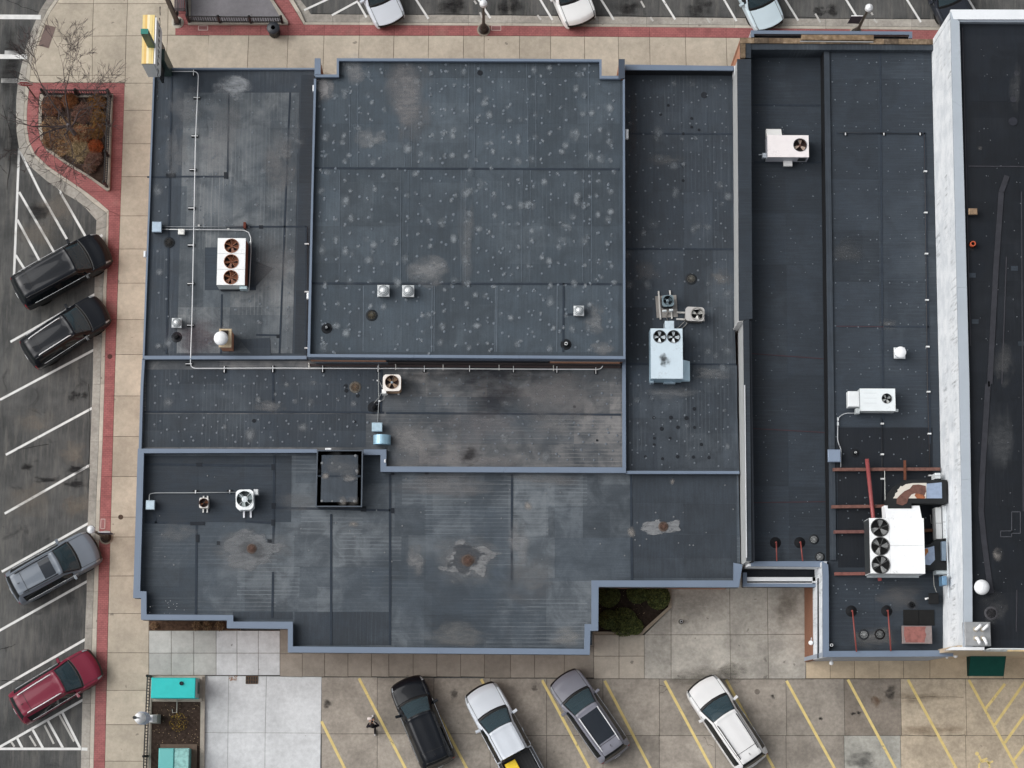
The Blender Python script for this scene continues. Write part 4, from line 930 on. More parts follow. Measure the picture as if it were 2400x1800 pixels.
# south end: canopy and wing
cz = 4.0
walls(bk, [T(2, 3, 1995, 5), T(3, 3, 425, 5), T(3, 3, 425, 95), T(2, 3, 1995, 95)], cz, 3.3, cz - .1, 'paint', S(226, 228, 230), 'canopy_fascia', ins=.02)
rc = deck(bk, [T(2, 3, 1995, -60), T(3, 3, 430, -60), T(3, 3, 430, 95), T(2, 3, 1995, 95)], cz, cz - .35, 'roof_black', 'canopy_roof', .2)
coping(bk, [T(3, 3, 425, 96), T(2, 3, 1995, 92), T(2, 3, 1995, -30)], [T(3, 3, 425, 66), T(2, 3, 2030, 62), T(2, 3, 2030, -30)], cz, False, .12)
coping(bk, [T(2, 2, 2065, 1532), T(3, 2, 522, 1530)], [T(2, 2, 2065, 1574), T(3, 2, 470, 1580)], ZBW + .3, base=ZBW - .2)
mb = MB(); P = [T(2, 2, 2040, 1550), T(3, 2, 470, 1550), T(3, 2, 470, 1578), T(2, 2, 2040, 1572)]; mb.prism([W(*p, ZBW + .3) for p in P], cz - .3, ZBW + .2); mb.build('wall', M['paint'], bk, True, color=S(226, 228, 230))
ZW_ = ZBE + .3
wo = [T(3, 2, 470, 1532), T(3, 3, 475, 0), T(3, 3, 475, 700), T(3, 3, 1602, 695), T(3, 3, 1602, 605)]; wi = [T(3, 2, 520, 1560), T(3, 3, 525, 0), T(3, 3, 527, 648), T(3, 3, 1552, 642), T(3, 3, 1552, 605)]
coping(bk, wo, wi, ZW_, base=ZBE - .2)
def wallrun(bld, a, b_, z, z0, z1, mat, col, name='wall', t=.2, off=.0):
    A, B = W(*a, z), W(*b_, z); e = (B - A).normalized(); n = Vector((-e.y, e.x, 0))
    mb = MB(); mb.prism([A + n * off, B + n * off, B + n * (off + t), A + n * (off + t)], z0, z1); return mb.build(name, M[mat], bld, True, color=col)
wallrun(bk, wo[0], wo[2], ZW_, 3.0, ZW_ - .1, 'painted_block', (1, 1, 1, 1), off=.03)
wallrun(bk, wo[0], wo[2], ZW_, 0, 3.0, 'brown_brick', (1, 1, 1, 1), off=.02)
wallrun(bk, wo[2], wo[3], ZW_, 0, ZW_ - .1, 'paint', S(150, 160, 174), off=.03)
mb = MB(); A, B = W(*wo[1], ZW_), W(*wo[2], ZW_); mb.tube([A + Vector((-.02, 0, -1.4)), B + Vector((-.02, 0, -1.4))], .05, 6); mb.build('gutter_pipe', M['rubber'], bk, True, color=S(52, 54, 58))

# ---------------- tall building with the white block wall
wb = thing('white_building', 'tall white walled building with black roof and pale metal coping on the east side', 'building', centre([(2270, 60), (2500, 60), (2500, 1530), (2300, 1530)], 0))
co = [T(3, 0, 1578, 100), T(3, 0, 1615, 1659), T(3, 1, 1655, 1659), T(3, 2, 1690, 1659), T(3, 3, 1690, 610)]
ci = [T(3, 0, 1655, 190), T(3, 0, 1697, 1659), T(3, 1, 1740, 1659), T(3, 2, 1765, 1659), T(3, 3, 1768, 610)]
for i in range(4): wallrun(wb, co[i], co[i + 1], ZCB, 0, ZCB - .1, 'painted_block', (1, 1, 1, 1), off=.04, t=.3)
coping(wb, co, ci, ZCB, False, .16, S(172, 181, 190))
coping(wb, [T(3, 0, 1578, 82), T(3, 0, 2900, 84)], [T(3, 0, 1605, 166), T(3, 0, 2900, 168)], ZCB + .03, False, .2, S(232, 236, 240))
wallrun(wb, T(3, 0, 2900, 90), T(3, 0, 1580, 90), ZCB, 0, ZCB - .1, 'painted_block', (1, 1, 1, 1), t=.3)
mb = MB(); mb.prism([W(*p, ZCB - .05) for p in (T(3, 0, 1600, 164), T(3, 0, 2900, 164), T(3, 0, 2900, 195), T(3, 0, 1640, 190))], ZCB - .7, ZCB - .05); mb.build('parapet', M['paint'], wb, True, color=S(130, 138, 148))
rw = deck(wb, [T(3, 0, 1640, 150), T(3, 0, 2900, 150), (2650, 1520), T(3, 3, 1740, 636)], ZCB - .35, ZCB - .35, 'roof_black')
zr = ZCB - .35
sheets(rw, [2276, 2395, 2500], [100, 238, 390, 520, 660, 800, 940, 1080, 1220, 1360, 1500], zr, 'roof_black', .012)
rl_ = [T(3, 0, 2065, 1520), T(3, 1, 2015, 0), T(3, 1, 1970, 640), T(3, 1, 1915, 1659), T(3, 2, 1900, 0), T(3, 2, 1850, 800), T(3, 2, 1840, 1100), T(3, 2, 1865, 1350), T(3, 2, 1905, 1659), T(3, 3, 1930, 150)]
for a, b_ in zip(rl_, rl_[1:]): seam(rw, [a, b_], zr + .02, .26, S(52, 53, 59), .03, 'patched_seam')
for p in [[T(3, 1, 2060, 560), T(3, 1, 2020, 1659)], [T(3, 1, 2190, 0), T(3, 2, 2205, 1100)], [T(3, 0, 1680, 240), T(3, 1, 1750, 1330)], [T(3, 0, 1730, 1436), T(3, 0, 2212, 1440)], [T(3, 3, 2150, 120), T(3, 3, 2145, 480)]]: seam(rw, p, zr + .012, .05, S(58, 58, 64), .02)
ob_decal(*T(3, 2, 1895, 150), *T(3, 2, 2110, 780), zr + .045, S(110, 112, 114), .35, rw); ob_decal(*T(3, 1, 1950, 1330), *T(3, 1, 2120, 1659), zr + .045, S(96, 94, 92), .55, rw); ob_decal(*T(3, 0, 2090, 560), *T(3, 0, 2190, 940), zr + .045, S(86, 88, 92), .5, rw); ob_decal(*T(3, 3, 1830, 150), *T(3, 3, 2060, 430), zr + .045, S(104, 100, 98), .4, rw)
for x, y, r in ((2118, 1050, .22), (2120, 860, .16), (2150, 635, .14)): patch(rw, *T(3, 0, x, y), zr + .02, r, S(44, 46, 54))
for q in ([(2105, 1105), (2180, 1105), (2180, 1290), (2105, 1290), (2105, 1105)], [(2010, 1270), (2105, 1270), (2105, 1320), (2010, 1320), (2010, 1270)]):
    for a, b_ in zip(q, q[1:]): seam(rw, [T(3, 2, *a), T(3, 2, *b_)], zr + .012, .04, S(72, 74, 80), .02)
for x, y in ((1735, 700), (1760, 1100), (2100, 640), (2160, 1290)): sheet(rw, T(3, 1, x, y)[0], T(3, 1, x, y)[1], T(3, 1, x + 60, y + 40)[0], T(3, 1, x + 60, y + 40)[1], zr + .02, 'roof_deep', .01)
plates(rw, [(random.uniform(2290, 2395), random.uniform(110, 1450)) for _ in range(70)], zr + .012, .02, S(90, 94, 100), LD, .05)
# south front
mb = MB(); mb.prism([W(*p, ZCB) for p in (T(3, 3, 1600, 612), T(3, 3, 1870, 612), T(3, 3, 1870, 640), T(3, 3, 1535, 640))], ZCB - .5, ZCB); mb.build('parapet', M['paint'], wb, True, color=S(232, 234, 236))
wallrun(wb, T(3, 3, 1640, 640), T(3, 3, 2900, 644), ZCB - .4, 0, ZCB - .45, 'paint', S(196, 176, 150), off=.02)
mb = MB(); mb.prism([W(*p, ZCB - .3) for p in (T(3, 3, 2070, 638), T(3, 3, 2900, 642), T(3, 3, 2900, 654), T(3, 3, 2070, 652))], ZCB - .6, ZCB - .25); mb.build('cornice', M['paint'], wb, True, color=S(222, 196, 150))
mb = MB(); mb.prism([W(*p, ZCB - .3) for p in (T(3, 3, 1870, 640), T(3, 3, 2070, 640), T(3, 3, 2060, 652), T(3, 3, 1870, 650))], ZCB - .6, ZCB - .28); mb.build('cornice', M['paint'], wb, True, color=S(170, 174, 172))
# awning
aw = thing('awning', 'dark green sloping fabric awning over the door of the white building', 'awning', tuple(W(*T(3, 3, 1890, 760), 0)))
za, zb = 3.6, 2.5
A0, A1 = W(*T(3, 3, 1768, 652), za), W(*T(3, 3, 2072, 654), za); B0, B1 = W(*T(3, 3, 1728, 864), zb), W(*T(3, 3, 2036, 865), zb)
B0.x = A0.x; B1.x = A1.x
A0 += Vector((0, .8, .2)); A1 += Vector((0, .8, .2))
d = Vector((0, 0, -.25)); t_ = Vector((0, 0, -.02))
mb = MB(); mb.add([A0, A1, B1, B0, A0 + t_, A1 + t_, B1 + t_, B0 + t_], [(3, 2, 1, 0), (4, 5, 6, 7), (0, 1, 5, 4), (1, 2, 6, 5), (2, 3, 7, 6), (3, 0, 4, 7)]); mb.build('canopy', M['fabric'], aw, True, color=S(16, 66, 58))
mb = MB(); mb.add([B0, B1, B1 + d, B0 + d, B0 + d + Vector((0, .02, 0)), B1 + d + Vector((0, .02, 0))], [(0, 3, 2, 1), (3, 4, 5, 2), (0, 1, 5, 4)]); mb.build('valance', M['fabric'], aw, True, color=S(14, 58, 50))
for X, sg in ((A0, -1), (A1, 1)):
    Bq = B0 if sg < 0 else B1; lo = Vector((X.x, X.y, zb - .25)); e = Vector((sg * .02, 0, 0))
    mb = MB(); mb.add([X, Bq, Bq + d, lo, X + e, Bq + e, Bq + d + e, lo + e], [(0, 1, 2, 3), (7, 6, 5, 4), (0, 4, 5, 1), (1, 5, 6, 2), (2, 6, 7, 3), (3, 7, 4, 0)]); mb.build('side_panel', M['fabric'], aw, True, color=S(12, 44, 38))
# ================================================================ roof equipment
WHT, OFF, RSTC, DRK = S(236, 238, 240), S(226, 220, 214), S(124, 72, 48), S(26, 28, 32)
def rect(u0, v0, u1, v1, z):
    a, b = W(u0, v1, z), W(u1, v0, z); c = (a + b) / 2; return c, abs(b.x - a.x), abs(b.y - a.y)
def fan(t, cx, cy, z, r, nb=4, blade=S(190, 194, 196), well=S(14, 16, 18), hub=S(60, 60, 62), guard='spokes', gcol=S(90, 92, 94), ph=.3, nsp=4, hubr=.2):
    mb = MB(); n = 28
    mb.lathe([(r, -.35), (r, -.005)], (cx, cy, z), n, False); mb.lathe([(.001, -.35), (r, -.35)], (cx, cy, z), n, False); mb.build('fan_well', M['plastic'], t, color=well)
    mb = MB()
    for k in range(nb):
        a = ph + 2 * PI * k / nb; q = []
        for rr, da, dz in ((.18, -.35, -.13), (.55, -.42, -.15), (.93, -.33, -.16), (.97, .0, -.14), (.93, .33, -.10), (.55, .30, -.09), (.18, .3, -.1)):
            q.append((cx + rr * r * math.cos(a + da * (1 if rr > .3 else 1.3)), cy + rr * r * math.sin(a + da * (1 if rr > .3 else 1.3)), z + dz))
        m2 = len(q); mb.add(q + [(x, y, w - .008) for x, y, w in q], [tuple(range(m2)), tuple(range(2 * m2 - 1, m2 - 1, -1))] + [(i, m2 + i, m2 + (i + 1) % m2, (i + 1) % m2) for i in range(m2)])
    mb.build('fan_blades', M['paint'], t, color=blade)
    mb = MB(); mb.lathe([(hubr * r, -.18), (hubr * r, -.07), (hubr * r * .6, -.05)], (cx, cy, z), 14); mb.build('fan_hub', M['paint'], t, color=hub)
    mb = MB()
    if guard == 'spokes':
        for k in range(nsp):
            a = ph + .5 + 2 * PI * k / nsp; e = Vector((math.cos(a), math.sin(a), 0)); c = Vector((cx, cy, z - .03)); mb.tube([c + e * r * .12, c + e * r * 1.08 + Vector((0, 0, .035))], .012, 4)
    else:
        for k in range(3): 
            rr = r * (.4 + .28 * k); mb.tube([(cx + rr * math.cos(2 * PI * i / 24), cy + rr * math.sin(2 * PI * i / 24), z + .01) for i in range(25)], .006, 4, False)
        for k in range(nsp):
            a = ph + 2 * PI * k / nsp; mb.tube([(cx + .1 * r * math.cos(a), cy + .1 * r * math.sin(a), z + .015), (cx + 1.04 * r * math.cos(a), cy + 1.04 * r * math.sin(a), z + .012)], .014, 4)
    mb.build('fan_guard', M['paint'], t, color=gcol)
    mb = MB(); mb.lathe([(r * 1.0, 0), (r * 1.0, .03), (r * 1.07, .03), (r * 1.07, 0)], (cx, cy, z), n, False); mb.build('fan_ring', M['paint'], t, color=gcol)
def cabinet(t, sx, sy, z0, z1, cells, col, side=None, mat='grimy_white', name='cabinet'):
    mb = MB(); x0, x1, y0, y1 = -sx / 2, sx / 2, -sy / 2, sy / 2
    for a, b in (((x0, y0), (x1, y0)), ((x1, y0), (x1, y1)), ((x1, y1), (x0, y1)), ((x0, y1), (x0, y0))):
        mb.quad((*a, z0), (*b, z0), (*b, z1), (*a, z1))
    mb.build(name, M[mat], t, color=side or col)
    for (a, b, c, d, f) in cells:
        mb = MB()
        if f: mb.hole_plate(a, b, c, d, f[:2], f[2], z1, .04)
        else: mb.quad((a, c, z1), (b, c, z1), (b, d, z1), (a, d, z1))
        for p, q in (((a, c), (b, c)), ((b, c), (b, d)), ((b, d), (a, d)), ((a, d), (a, c))): mb.quad((*p, z1 - .05), (*q, z1 - .05), (*q, z1), (*p, z1))
        mb.build('top_panel', M[mat], t, color=col)
def rails(t, xs, y0, y1, z=0, w=.09, h=.1, col=S(196, 198, 200), axis='y'):
    for x in xs:
        mb = MB()
        if axis == 'y': mb.bbox(x - w / 2, x + w / 2, y0, y1, z, z + h, .01)
        else: mb.bbox(y0, y1, x - w / 2, x + w / 2, z, z + h, .01)
        mb.build('support_rail', M['paint'], t, color=col)

# --- triple fan condenser, north-west roof
c, sx, sy = rect(507.5, 558, 576, 668, ZN + 1.15)
t = thing('condenser_unit', 'large white condenser with three rusty brown fans in a row', 'condenser', (c.x, c.y, ZN + .02))
fz = 1.13; q = sy / 3
cells = [(-sx / 2, sx / 2, -sy / 2 + q * k + .006, -sy / 2 + q * (k + 1) - .006, (0, -sy / 2 + q * (k + .5), .345)) for k in range(3)]
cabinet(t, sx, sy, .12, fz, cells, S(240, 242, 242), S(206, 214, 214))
for k in range(3): fan(t, 0, -sy / 2 + q * (k + .5), fz, .345, 5, S(120, 74, 50), S(70, 36, 24), S(120, 70, 48), 'spokes', S(150, 96, 66), .2 + k * .5, 6, .15)
mb = MB(); mb.box(sx / 2 + .004, sx / 2 + .03, -sy / 2 + .05, sy / 2 - .12, .2, fz - .06); mb.build('coil', M['rust'], t, color=S(126, 74, 56))
mb = MB(); mb.bbox(sx / 2 - .28, sx / 2 + .1, -sy / 2 - .16, -sy / 2 - .004, .45, .95); mb.build('control_box', M['galvanised'], t, color=S(180, 200, 206))
mb = MB(); mb.box(-sx / 2 + .08, sx / 2 - .05, -sy / 2 - .08, sy / 2, 0, .12); mb.build('curb', M['rubber'], t, color=S(40, 44, 50))

# --- square vents with round domes
def vent(loc, label, s=.58, col=S(214, 218, 220), group=None):
    t = thing('exhaust_vent', label, 'vent', loc)
    mb = MB(); mb.box(-s * .42, s * .42, -s * .42, s * .42, 0, .34); mb.build('curb', M['rubber'], t, color=S(34, 38, 44))
    mb = MB(); mb.bbox(-s / 2, s / 2, -s / 2, s / 2, .34, .44, .03); mb.build('cap_plate', M['galvanised'], t, color=col)
    mb = MB(); mb.lathe([(s * .40, .44), (s * .43, .48), (s * .43, .52), (s * .36, .56), (s * .33, .55), (s * .28, .60), (s * .22, .63), (s * .12, .66), (.001, .67)], n=24); mb.build('dome', M['galvanised'], t, smooth=True, color=S(226, 230, 232), auto=40)
    mb = MB(); mb.lathe([(s * .40, .575), (s * .345, .585), (s * .335, .57)], n=24, cap=False); mb.lathe([(s * .25, .622), (s * .225, .632), (s * .21, .63)], n=24, cap=False); mb.lathe([(s * .47, .442), (s * .44, .46)], n=24, cap=False); mb.build('dome_ring', M['plastic'], t, color=S(120, 126, 130))
    mb = MB()
    for k in range(4):
        a = PI / 4 + PI / 2 * k; mb.cyl((s * .45 * math.cos(a), s * .45 * math.sin(a), .44), .02, .03, 8)
    mb.build('bolts', M['galvanised'], t, color=S(140, 144, 148))
    return t
vent(W(*T(1, 1, 1102, 858), ZC + .3) * 1 - Vector((0, 0, .29)), 'square metal vent with round dome, west one of the close pair', .6)
vent(W(*T(1, 1, 1316, 860), ZC + .3) - Vector((0, 0, .29)), 'square metal vent with round dome, east one of the close pair', .6)
vent(W(*T(2, 1, 577, 1030), ZC + .3) - Vector((0, 0, .29)), 'square metal vent standing alone by the east edge of the middle roof', .52)
vent(W(*T(0, 1, 1530, 1135), ZN + .3) - Vector((0, 0, .29)), 'square metal vent beside the white pipe on the north-west roof', .5)

# --- roof drains
def drain(px, z, label, col=S(58, 56, 54), r=.19, ringc=S(40, 44, 48)):
    t = thing('roof_drain', label, 'drain', W(*px, z) + Vector((0, 0, .012)))
    mb = MB(); mb.lathe([(r * 1.5, 0), (r * 1.25, .03), (r * 1.1, .035), (r * 1.0, .02), (r * .3, .0)], n=22); mb.build('clamp_ring', M['rust'], t, color=ringc)
    mb = MB(); 
    for k in range(3):
        rr = r * (.9 - .3 * k); zz = .05 + .035 * k; mb.tube([(rr * math.cos(2 * PI * i / 18), rr * math.sin(2 * PI * i / 18), zz) for i in range(19)], .013, 4, False)
    for k in range(8):
        a = PI / 4 * k; mb.tube([(r * 1.0 * math.cos(a), r * 1.0 * math.sin(a), .02), (r * .6 * math.cos(a), r * .6 * math.sin(a), .1), (r * .15 * math.cos(a), r * .15 * math.sin(a), .13)], .011, 4)
    mb.lathe([(r * .2, .12), (r * .15, .14)], n=10); mb.build('strainer', M['rust'], t, color=col)
RD = S(104, 80, 70)
drain((590, 1286), ZS + .03, 'rusty roof drain in the west dust ring of the south roof', RD, .17, S(88, 76, 70))
drain(T(1, 2, 1830, 1525), ZS + .04, 'rusty roof drain in the largest pale stain of the south roof', RD, .2, S(88, 76, 70))
drain(T(2, 2, 1308, 1232), ZS + .03, 'rusty roof drain on the pale rectangular patch', RD, .17, S(88, 76, 70))
drain(T(0, 1, 1462, 437), ZN + .01, 'dark roof drain near the small rusty white box')
drain(T(1, 1, 1000, 1066), ZC + .01, 'dark roof drain south of the paired square vents', S(86, 80, 66), .2)
drain(T(1, 2, 858, 28), ZM + .01, 'brown roof drain west of the rusty fan condenser', S(110, 92, 76), .2, S(92, 88, 82))
drain(T(2, 1, 1547, 752), ZE + .01, 'grey roof drain north of the beige oval condenser', S(104, 102, 96), .2)
LG = S(150, 152, 152)
drain(T(3, 2, 395, 1343), ZBW + .01, 'pale round roof drain by the red braces, northern of two', LG, .17)
drain(T(3, 2, 447, 1495), ZBW + .01, 'pale round roof drain by the blue coping corner', LG, .17)
drain(T(3, 3, 827, 507), ZBE + .01, 'pale round roof drain on the tan stain between the two long red braces', LG, .18)
drain(T(3, 3, 965, 505), ZBE + .01, 'dark ringed roof drain on the tan stain, eastern of two', S(120, 122, 122), .18, S(14, 14, 16))
drain(T(3, 3, 1928, 322), zr + .03, 'black roof drain in a pale ring on the white building', S(34, 34, 36), .22, S(70, 70, 74))

# --- plumbing vents
def stub(px, z, label, r=.05, h=.3, col=DRK, boot=.13, bcol=S(22, 25, 30)):
    t = thing('vent_pipe', label, 'pipe', W(*px, z) + Vector((0, 0, .01)))
    mb = MB(); mb.lathe([(boot * 1.4, 0), (boot * 1.3, .015), (boot * .7, .03), (r * 1.4, h * .6)], n=16, cap=False); mb.build('boot', M['rubber'], t, color=bcol)
    mb = MB(); mb.lathe([(r, 0), (r, h), (r * .72, h), (r * .72, h - .15)], n=14, cap=False); mb.build('pipe', M['plastic'], t, color=col)
    mb = MB(); mb.lathe([(.001, h - .14), (r * .72, h - .14)], n=14, cap=False); mb.build('bore', M['rubber'], t, color=(.004, .004, .004, 1))
stub(T(0, 1, 1528, 1255), ZN, 'black vent pipe below the north-west square vent', .06, .28, S(30, 32, 36), .2)
stub(T(1, 1, 612, 1178), ZC, 'white topped vent pipe in the south-west corner of the middle roof', .05, .35, S(210, 214, 216), .2)
stub(T(2, 1, 466, 1318), ZC, 'white ringed vent pipe by the south-east seam of the middle roof', .08, .3, S(226, 228, 228), .2)
stub(T(1, 2, 1022, 205), ZM, 'black vent pipe beside the cable north of the curved hood', .06, .3, S(26, 28, 32), .24)
stub(T(3, 2, 750, 597), ZBE, 'short white vent pipe east of the flat grey box', .05, .3, S(220, 222, 222), .16)
stub(T(3, 3, 1238, 250), ZBE, 'black vent pipe north of the dark walkway mat', .06, .28, S(30, 32, 34), .14)
stub(T(3, 1, 1757, 462), zr, 'orange clay vent pipe on the white building', .13, .4, S(196, 96, 66), .2, S(40, 40, 44))
stub(T(3, 3, 540, 600), ZBE, 'white vent pipe in the corner of the south coping', .07, .4, S(214, 216, 218), .1)
stub(T(2, 3, 1460, 395), .13, 'short silver pipe stub standing in the concrete apron', .07, .35, S(200, 202, 204), .1, S(120, 118, 112))

# --- chimney
c, sx, sy = rect(*T(0, 1, 1890, 1182), *T(0, 1, 2003, 1342), ZN + 1.3)
t = thing('chimney', 'brick chimney with stone cap and a white round cowl', 'chimney', (c.x, c.y, ZN))
mb = MB(); mb.box(-sx / 2 + .04, sx / 2 - .04, -sy / 2 + .04, sy / 2 - .04, 0, 1.22); mb.build('stack', M['brick'], t)
mb = MB(); mb.bbox(-sx / 2, sx / 2, -sy / 2, sy / 2, 1.2, 1.32, .02); mb.build('cap_stone', M['concrete'], t, color=S(196, 178, 150))
mb = MB(); mb.box(-.2, .14, sy / 2 - .34, sy / 2 - .1, 1.32, 1.4); mb.build('flue', M['rust'], t, color=S(40, 32, 28))
mb = MB(); mb.cyl((-.16, -sy * .1, 1.3), .12, .25, 14); mb.build('cowl_neck', M['galvanised'], t, color=S(190, 190, 186))
mb = MB(); mb.ball((-.16, -sy * .1, 1.72), .36, 22, 12, .8); mb.build('cowl', M['paint'], t, smooth=True, color=S(240, 242, 244))
# --- electrical boxes and their conduits
def boxy(name, label, px, z, h, col, mat='galvanised', cat='box', lift=0.0):
    c, sx, sy = rect(*px, z + h + lift); t = thing(name, label, cat, (c.x, c.y, z + lift))
    mb = MB(); mb.box(-sx * .42, sx * .42, -sy * .42, sy * .42, 0, h - .06); mb.build('curb', M['rubber'], t, color=S(44, 48, 54))
    mb = MB(); mb.bbox(-sx / 2, sx / 2, -sy / 2, sy / 2, h - .14, h, .03); mb.build('lid', M[mat], t, color=col)
    return t
boxy('pipe_box', 'pale metal pipe box at the west edge of the north-west roof', T(0, 1, 1312, 255) + T(0, 1, 1397, 345), ZN, .5, S(170, 188, 204))
boxy('junction_box', 'small white box with a rusty lid beside the twin conduits', T(0, 1, 1537, 318) + T(0, 1, 1595, 365), ZN, .35, S(226, 226, 222), 'rust')
boxy('pipe_box', 'pale metal pipe box at the west edge of the south roof', T(0, 2, 1258, 1003) + T(0, 2, 1338, 1085), ZS, .5, S(178, 196, 208))
boxy('metal_vent_box', 'flat pale blue metal box north of the curved hood', T(1, 2, 1000, 332) + T(1, 2, 1092, 410), ZM, .45, S(176, 200, 214))
boxy('equipment_box', 'flat blue grey box straddling the roof step', T(3, 2, 520, 565) + T(3, 2, 628, 673), ZBE, .45, S(126, 140, 160), 'coping')
# curved hood
c, sx, sy = rect(*T(1, 2, 1010, 436), *T(1, 2, 1162, 516), ZM + .6); t = thing('vent_hood', 'curved pale blue metal vent hood by the south coping', 'vent', (c.x, c.y, ZM))
mb = MB(); n = 14
for k in range(n):
    a0, a1 = PI * .08 + PI * .84 * k / n, PI * .08 + PI * .84 * (k + 1) / n
    P = [(-sx / 2 * math.cos(a) / math.cos(PI * .08), .12 + .55 * math.sin(a) ** .8) for a in (a0, a1)]
    mb.quad((P[0][0], -sy / 2, P[0][1]), (P[1][0], -sy / 2, P[1][1]), (P[1][0], sy / 2, P[1][1]), (P[0][0], sy / 2, P[0][1]))
    for s in (-1, 1): mb.quad((P[0][0], s * sy / 2, .1), (P[1][0], s * sy / 2, .1), (P[1][0], s * sy / 2, P[1][1]), (P[0][0], s * sy / 2, P[0][1]))
mb.build('hood', M['galvanised'], t, color=S(150, 186, 206)); mb = MB(); mb.box(-sx * .4, sx * .4, -sy * .4, sy * .4, 0, .2); mb.build('curb', M['rubber'], t, color=S(40, 42, 46))

def run(name, label, pxs, z, r, col, mat='paint', cat='pipe', sup=None, n=6, bend=None):
    P = [W(u, v, (zz if zz is not None else z)) for (u, v, zz) in [(p + (None,))[:3] for p in pxs]]
    if bend:
        Q = [P[0]]
        for a, b, c in zip(P, P[1:], P[2:]):
            d1 = (a - b).normalized() * bend; d2 = (c - b).normalized() * bend
            for k in range(6):
                s = k / 5; Q.append((b + d1) * (1 - s) ** 2 + b * 2 * s * (1 - s) + (b + d2) * s ** 2)
        P = Q + [P[-1]]
    t = thing(name, label, cat, P[0])
    mb = MB(); mb.tube(P, r, n); mb.build('pipe', M[mat], t, True, True, color=col)
    return t
def support(t, px, z, along, top, col=S(214, 216, 218)):
    c = W(*px, z); o = c - t.location
    mb = MB(); L, w = (.34, .15)
    a, b = (L, w) if along == 'x' else (w, L)
    mb.bbox(-a / 2, a / 2, -b / 2, b / 2, .012, .1, .015, o); s = mb.build('support_block', M['rubber'], t, color=S(18, 20, 24))
    mb = MB(); a, b = (L * .95, .04) if along == 'x' else (.04, L * .95)
    mb.box(-a / 2, a / 2, -b / 2, b / 2, .1, top, at=o); mb.build('strut', M['galvanised'], t, color=col)
zg = .17
gp = run('gas_pipe', 'long white gas pipe crossing the west roofs on black blocks', [T(0, 0, 1372, 617) + (ZN + zg,), T(0, 0, 1716, 617) + (ZN + zg,), T(0, 0, 1690, 1180) + (ZN + zg,), T(0, 1, 1660, 1050) + (ZN + zg,), T(0, 1, 1648, 1400) + (ZN + .25,), T(0, 1, 1645, 1524) + (ZM + zg + .1,), T(1, 1, 100, 1521) + (ZM + zg,), T(2, 1, 785, 1533) + (ZM + zg,), T(2, 1, 786, 1495) + (ZM + zg,)], ZN, .024, S(226, 228, 230), n=8, bend=.3)
for p in [(1463, 628), (1675, 632)]: support(gp, T(0, 0, *p), ZN, 'y', .15)
for p in [(1703, 848), (1685, 1180), (1668, 1470)]: support(gp, T(0, 0, *p), ZN, 'x', .15)
for p in [(1657, 143), (1653, 463), (1650, 795), (1647, 1155)]: support(gp, T(0, 1, *p), ZN, 'x', .15)
support(gp, T(0, 1, 1635, 1488), ZM, 'x', .15); support(gp, T(0, 1, 1940, 1536), ZM, 'y', .15)
for p in [(147, 1532), (577, 1532), (1055, 1530), (1455, 1532), (1845, 1530)]: support(gp, T(1, 1, *p), ZM, 'y', .15)
for p in [(12, 1534), (387, 1538), (723, 1547)]: support(gp, T(2, 1, *p), ZM, 'y', .15)
for c_, x, y, nm in ((1, 460, 1490, 'westernmost'), (1, 1208, 1500, 'second from the west'), (1, 1617, 1502, 'third from the west'), (1, 2100, 1502, 'second from the east'), (2, 357, 1510, 'easternmost')):
    t = thing('wall_bracket', 'small white bracket behind the gas pipe, %s of the five' % nm, 'bracket', W(*T(c_, 1, x, y), ZM), group='brackets along the gas pipe')
    mb = MB(); mb.cyl((0, 0, 0), .03, .3, 8); mb.box(-.02, .02, -.25, 0, .14, .18); mb.build('bracket_arm', M['galvanised'], t, color=S(206, 204, 198))
cn = run('conduit', 'twin grey conduits running east to the triple fan condenser', [T(0, 1, 1395, 300) + (ZN + .18,), T(0, 1, 2105, 300) + (ZN + .18,)], ZN, .02, S(130, 134, 138))
mb = MB(); o = cn.location; P = [W(*T(0, 1, *p), ZN + .16) for p in ((1395, 322), (1560, 324), (1975, 327), (2110, 330), (2150, 350), (2168, 400), (2168, 520), (2155, 780), (2150, 855))]; mb.tube(P, .028, 6); mb.build('pipe', M['galvanised'], cn, True, True, color=S(196, 198, 200))
mb = MB(); mb.cbox(W(*T(0, 1, 2120, 300), ZN), .12, .3, .4); mb.build('post', M['rust'], cn, True, color=S(104, 52, 40))
for p in [(1720, 295), (1975, 325), (2168, 438)]:
    mb = MB(); mb.cbox(W(*T(0, 1, *p), ZN), .1, .1, .14); mb.build('support_block', M['galvanised'], cn, True, color=S(180, 180, 178))
cn2 = run('conduit', 'thin conduit from the south roof pipe box to the white octagonal condenser', [T(0, 2, 1290, 1003) + (ZS + .4,), T(0, 2, 1290, 950) + (ZS + .15,), T(0, 2, 1340, 941) + (ZS + .12,), T(0, 2, 1680, 940) + (ZS + .12,), T(0, 2, 2035, 935) + (ZS + .2,)], ZS, .022, S(170, 174, 176), n=6, bend=.12)
for p in [(1690, 932), (1985, 930)]:
    mb = MB(); mb.cbox(W(*T(0, 2, *p), ZS), .26, .14, .12); mb.build('support_block', M['rubber'], cn2, True, color=S(20, 22, 26)); mb = MB(); mb.cbox(W(*T(0, 2, *p), ZS + .12), .05, .16, .05); mb.build('clamp', M['galvanised'], cn2, True, color=S(220, 222, 224))
cn3 = run('conduit', 'thin pale cable conduit from the rusty fan condenser down to the flat metal box', [T(1, 1, 1060, 1490) + (ZM + .6,), T(1, 1, 1058, 1659) + (ZM + .12,), T(1, 2, 1062, 150) + (ZM + .08,), T(1, 2, 1050, 335) + (ZM + .1,)], ZM, .02, S(150, 154, 156))
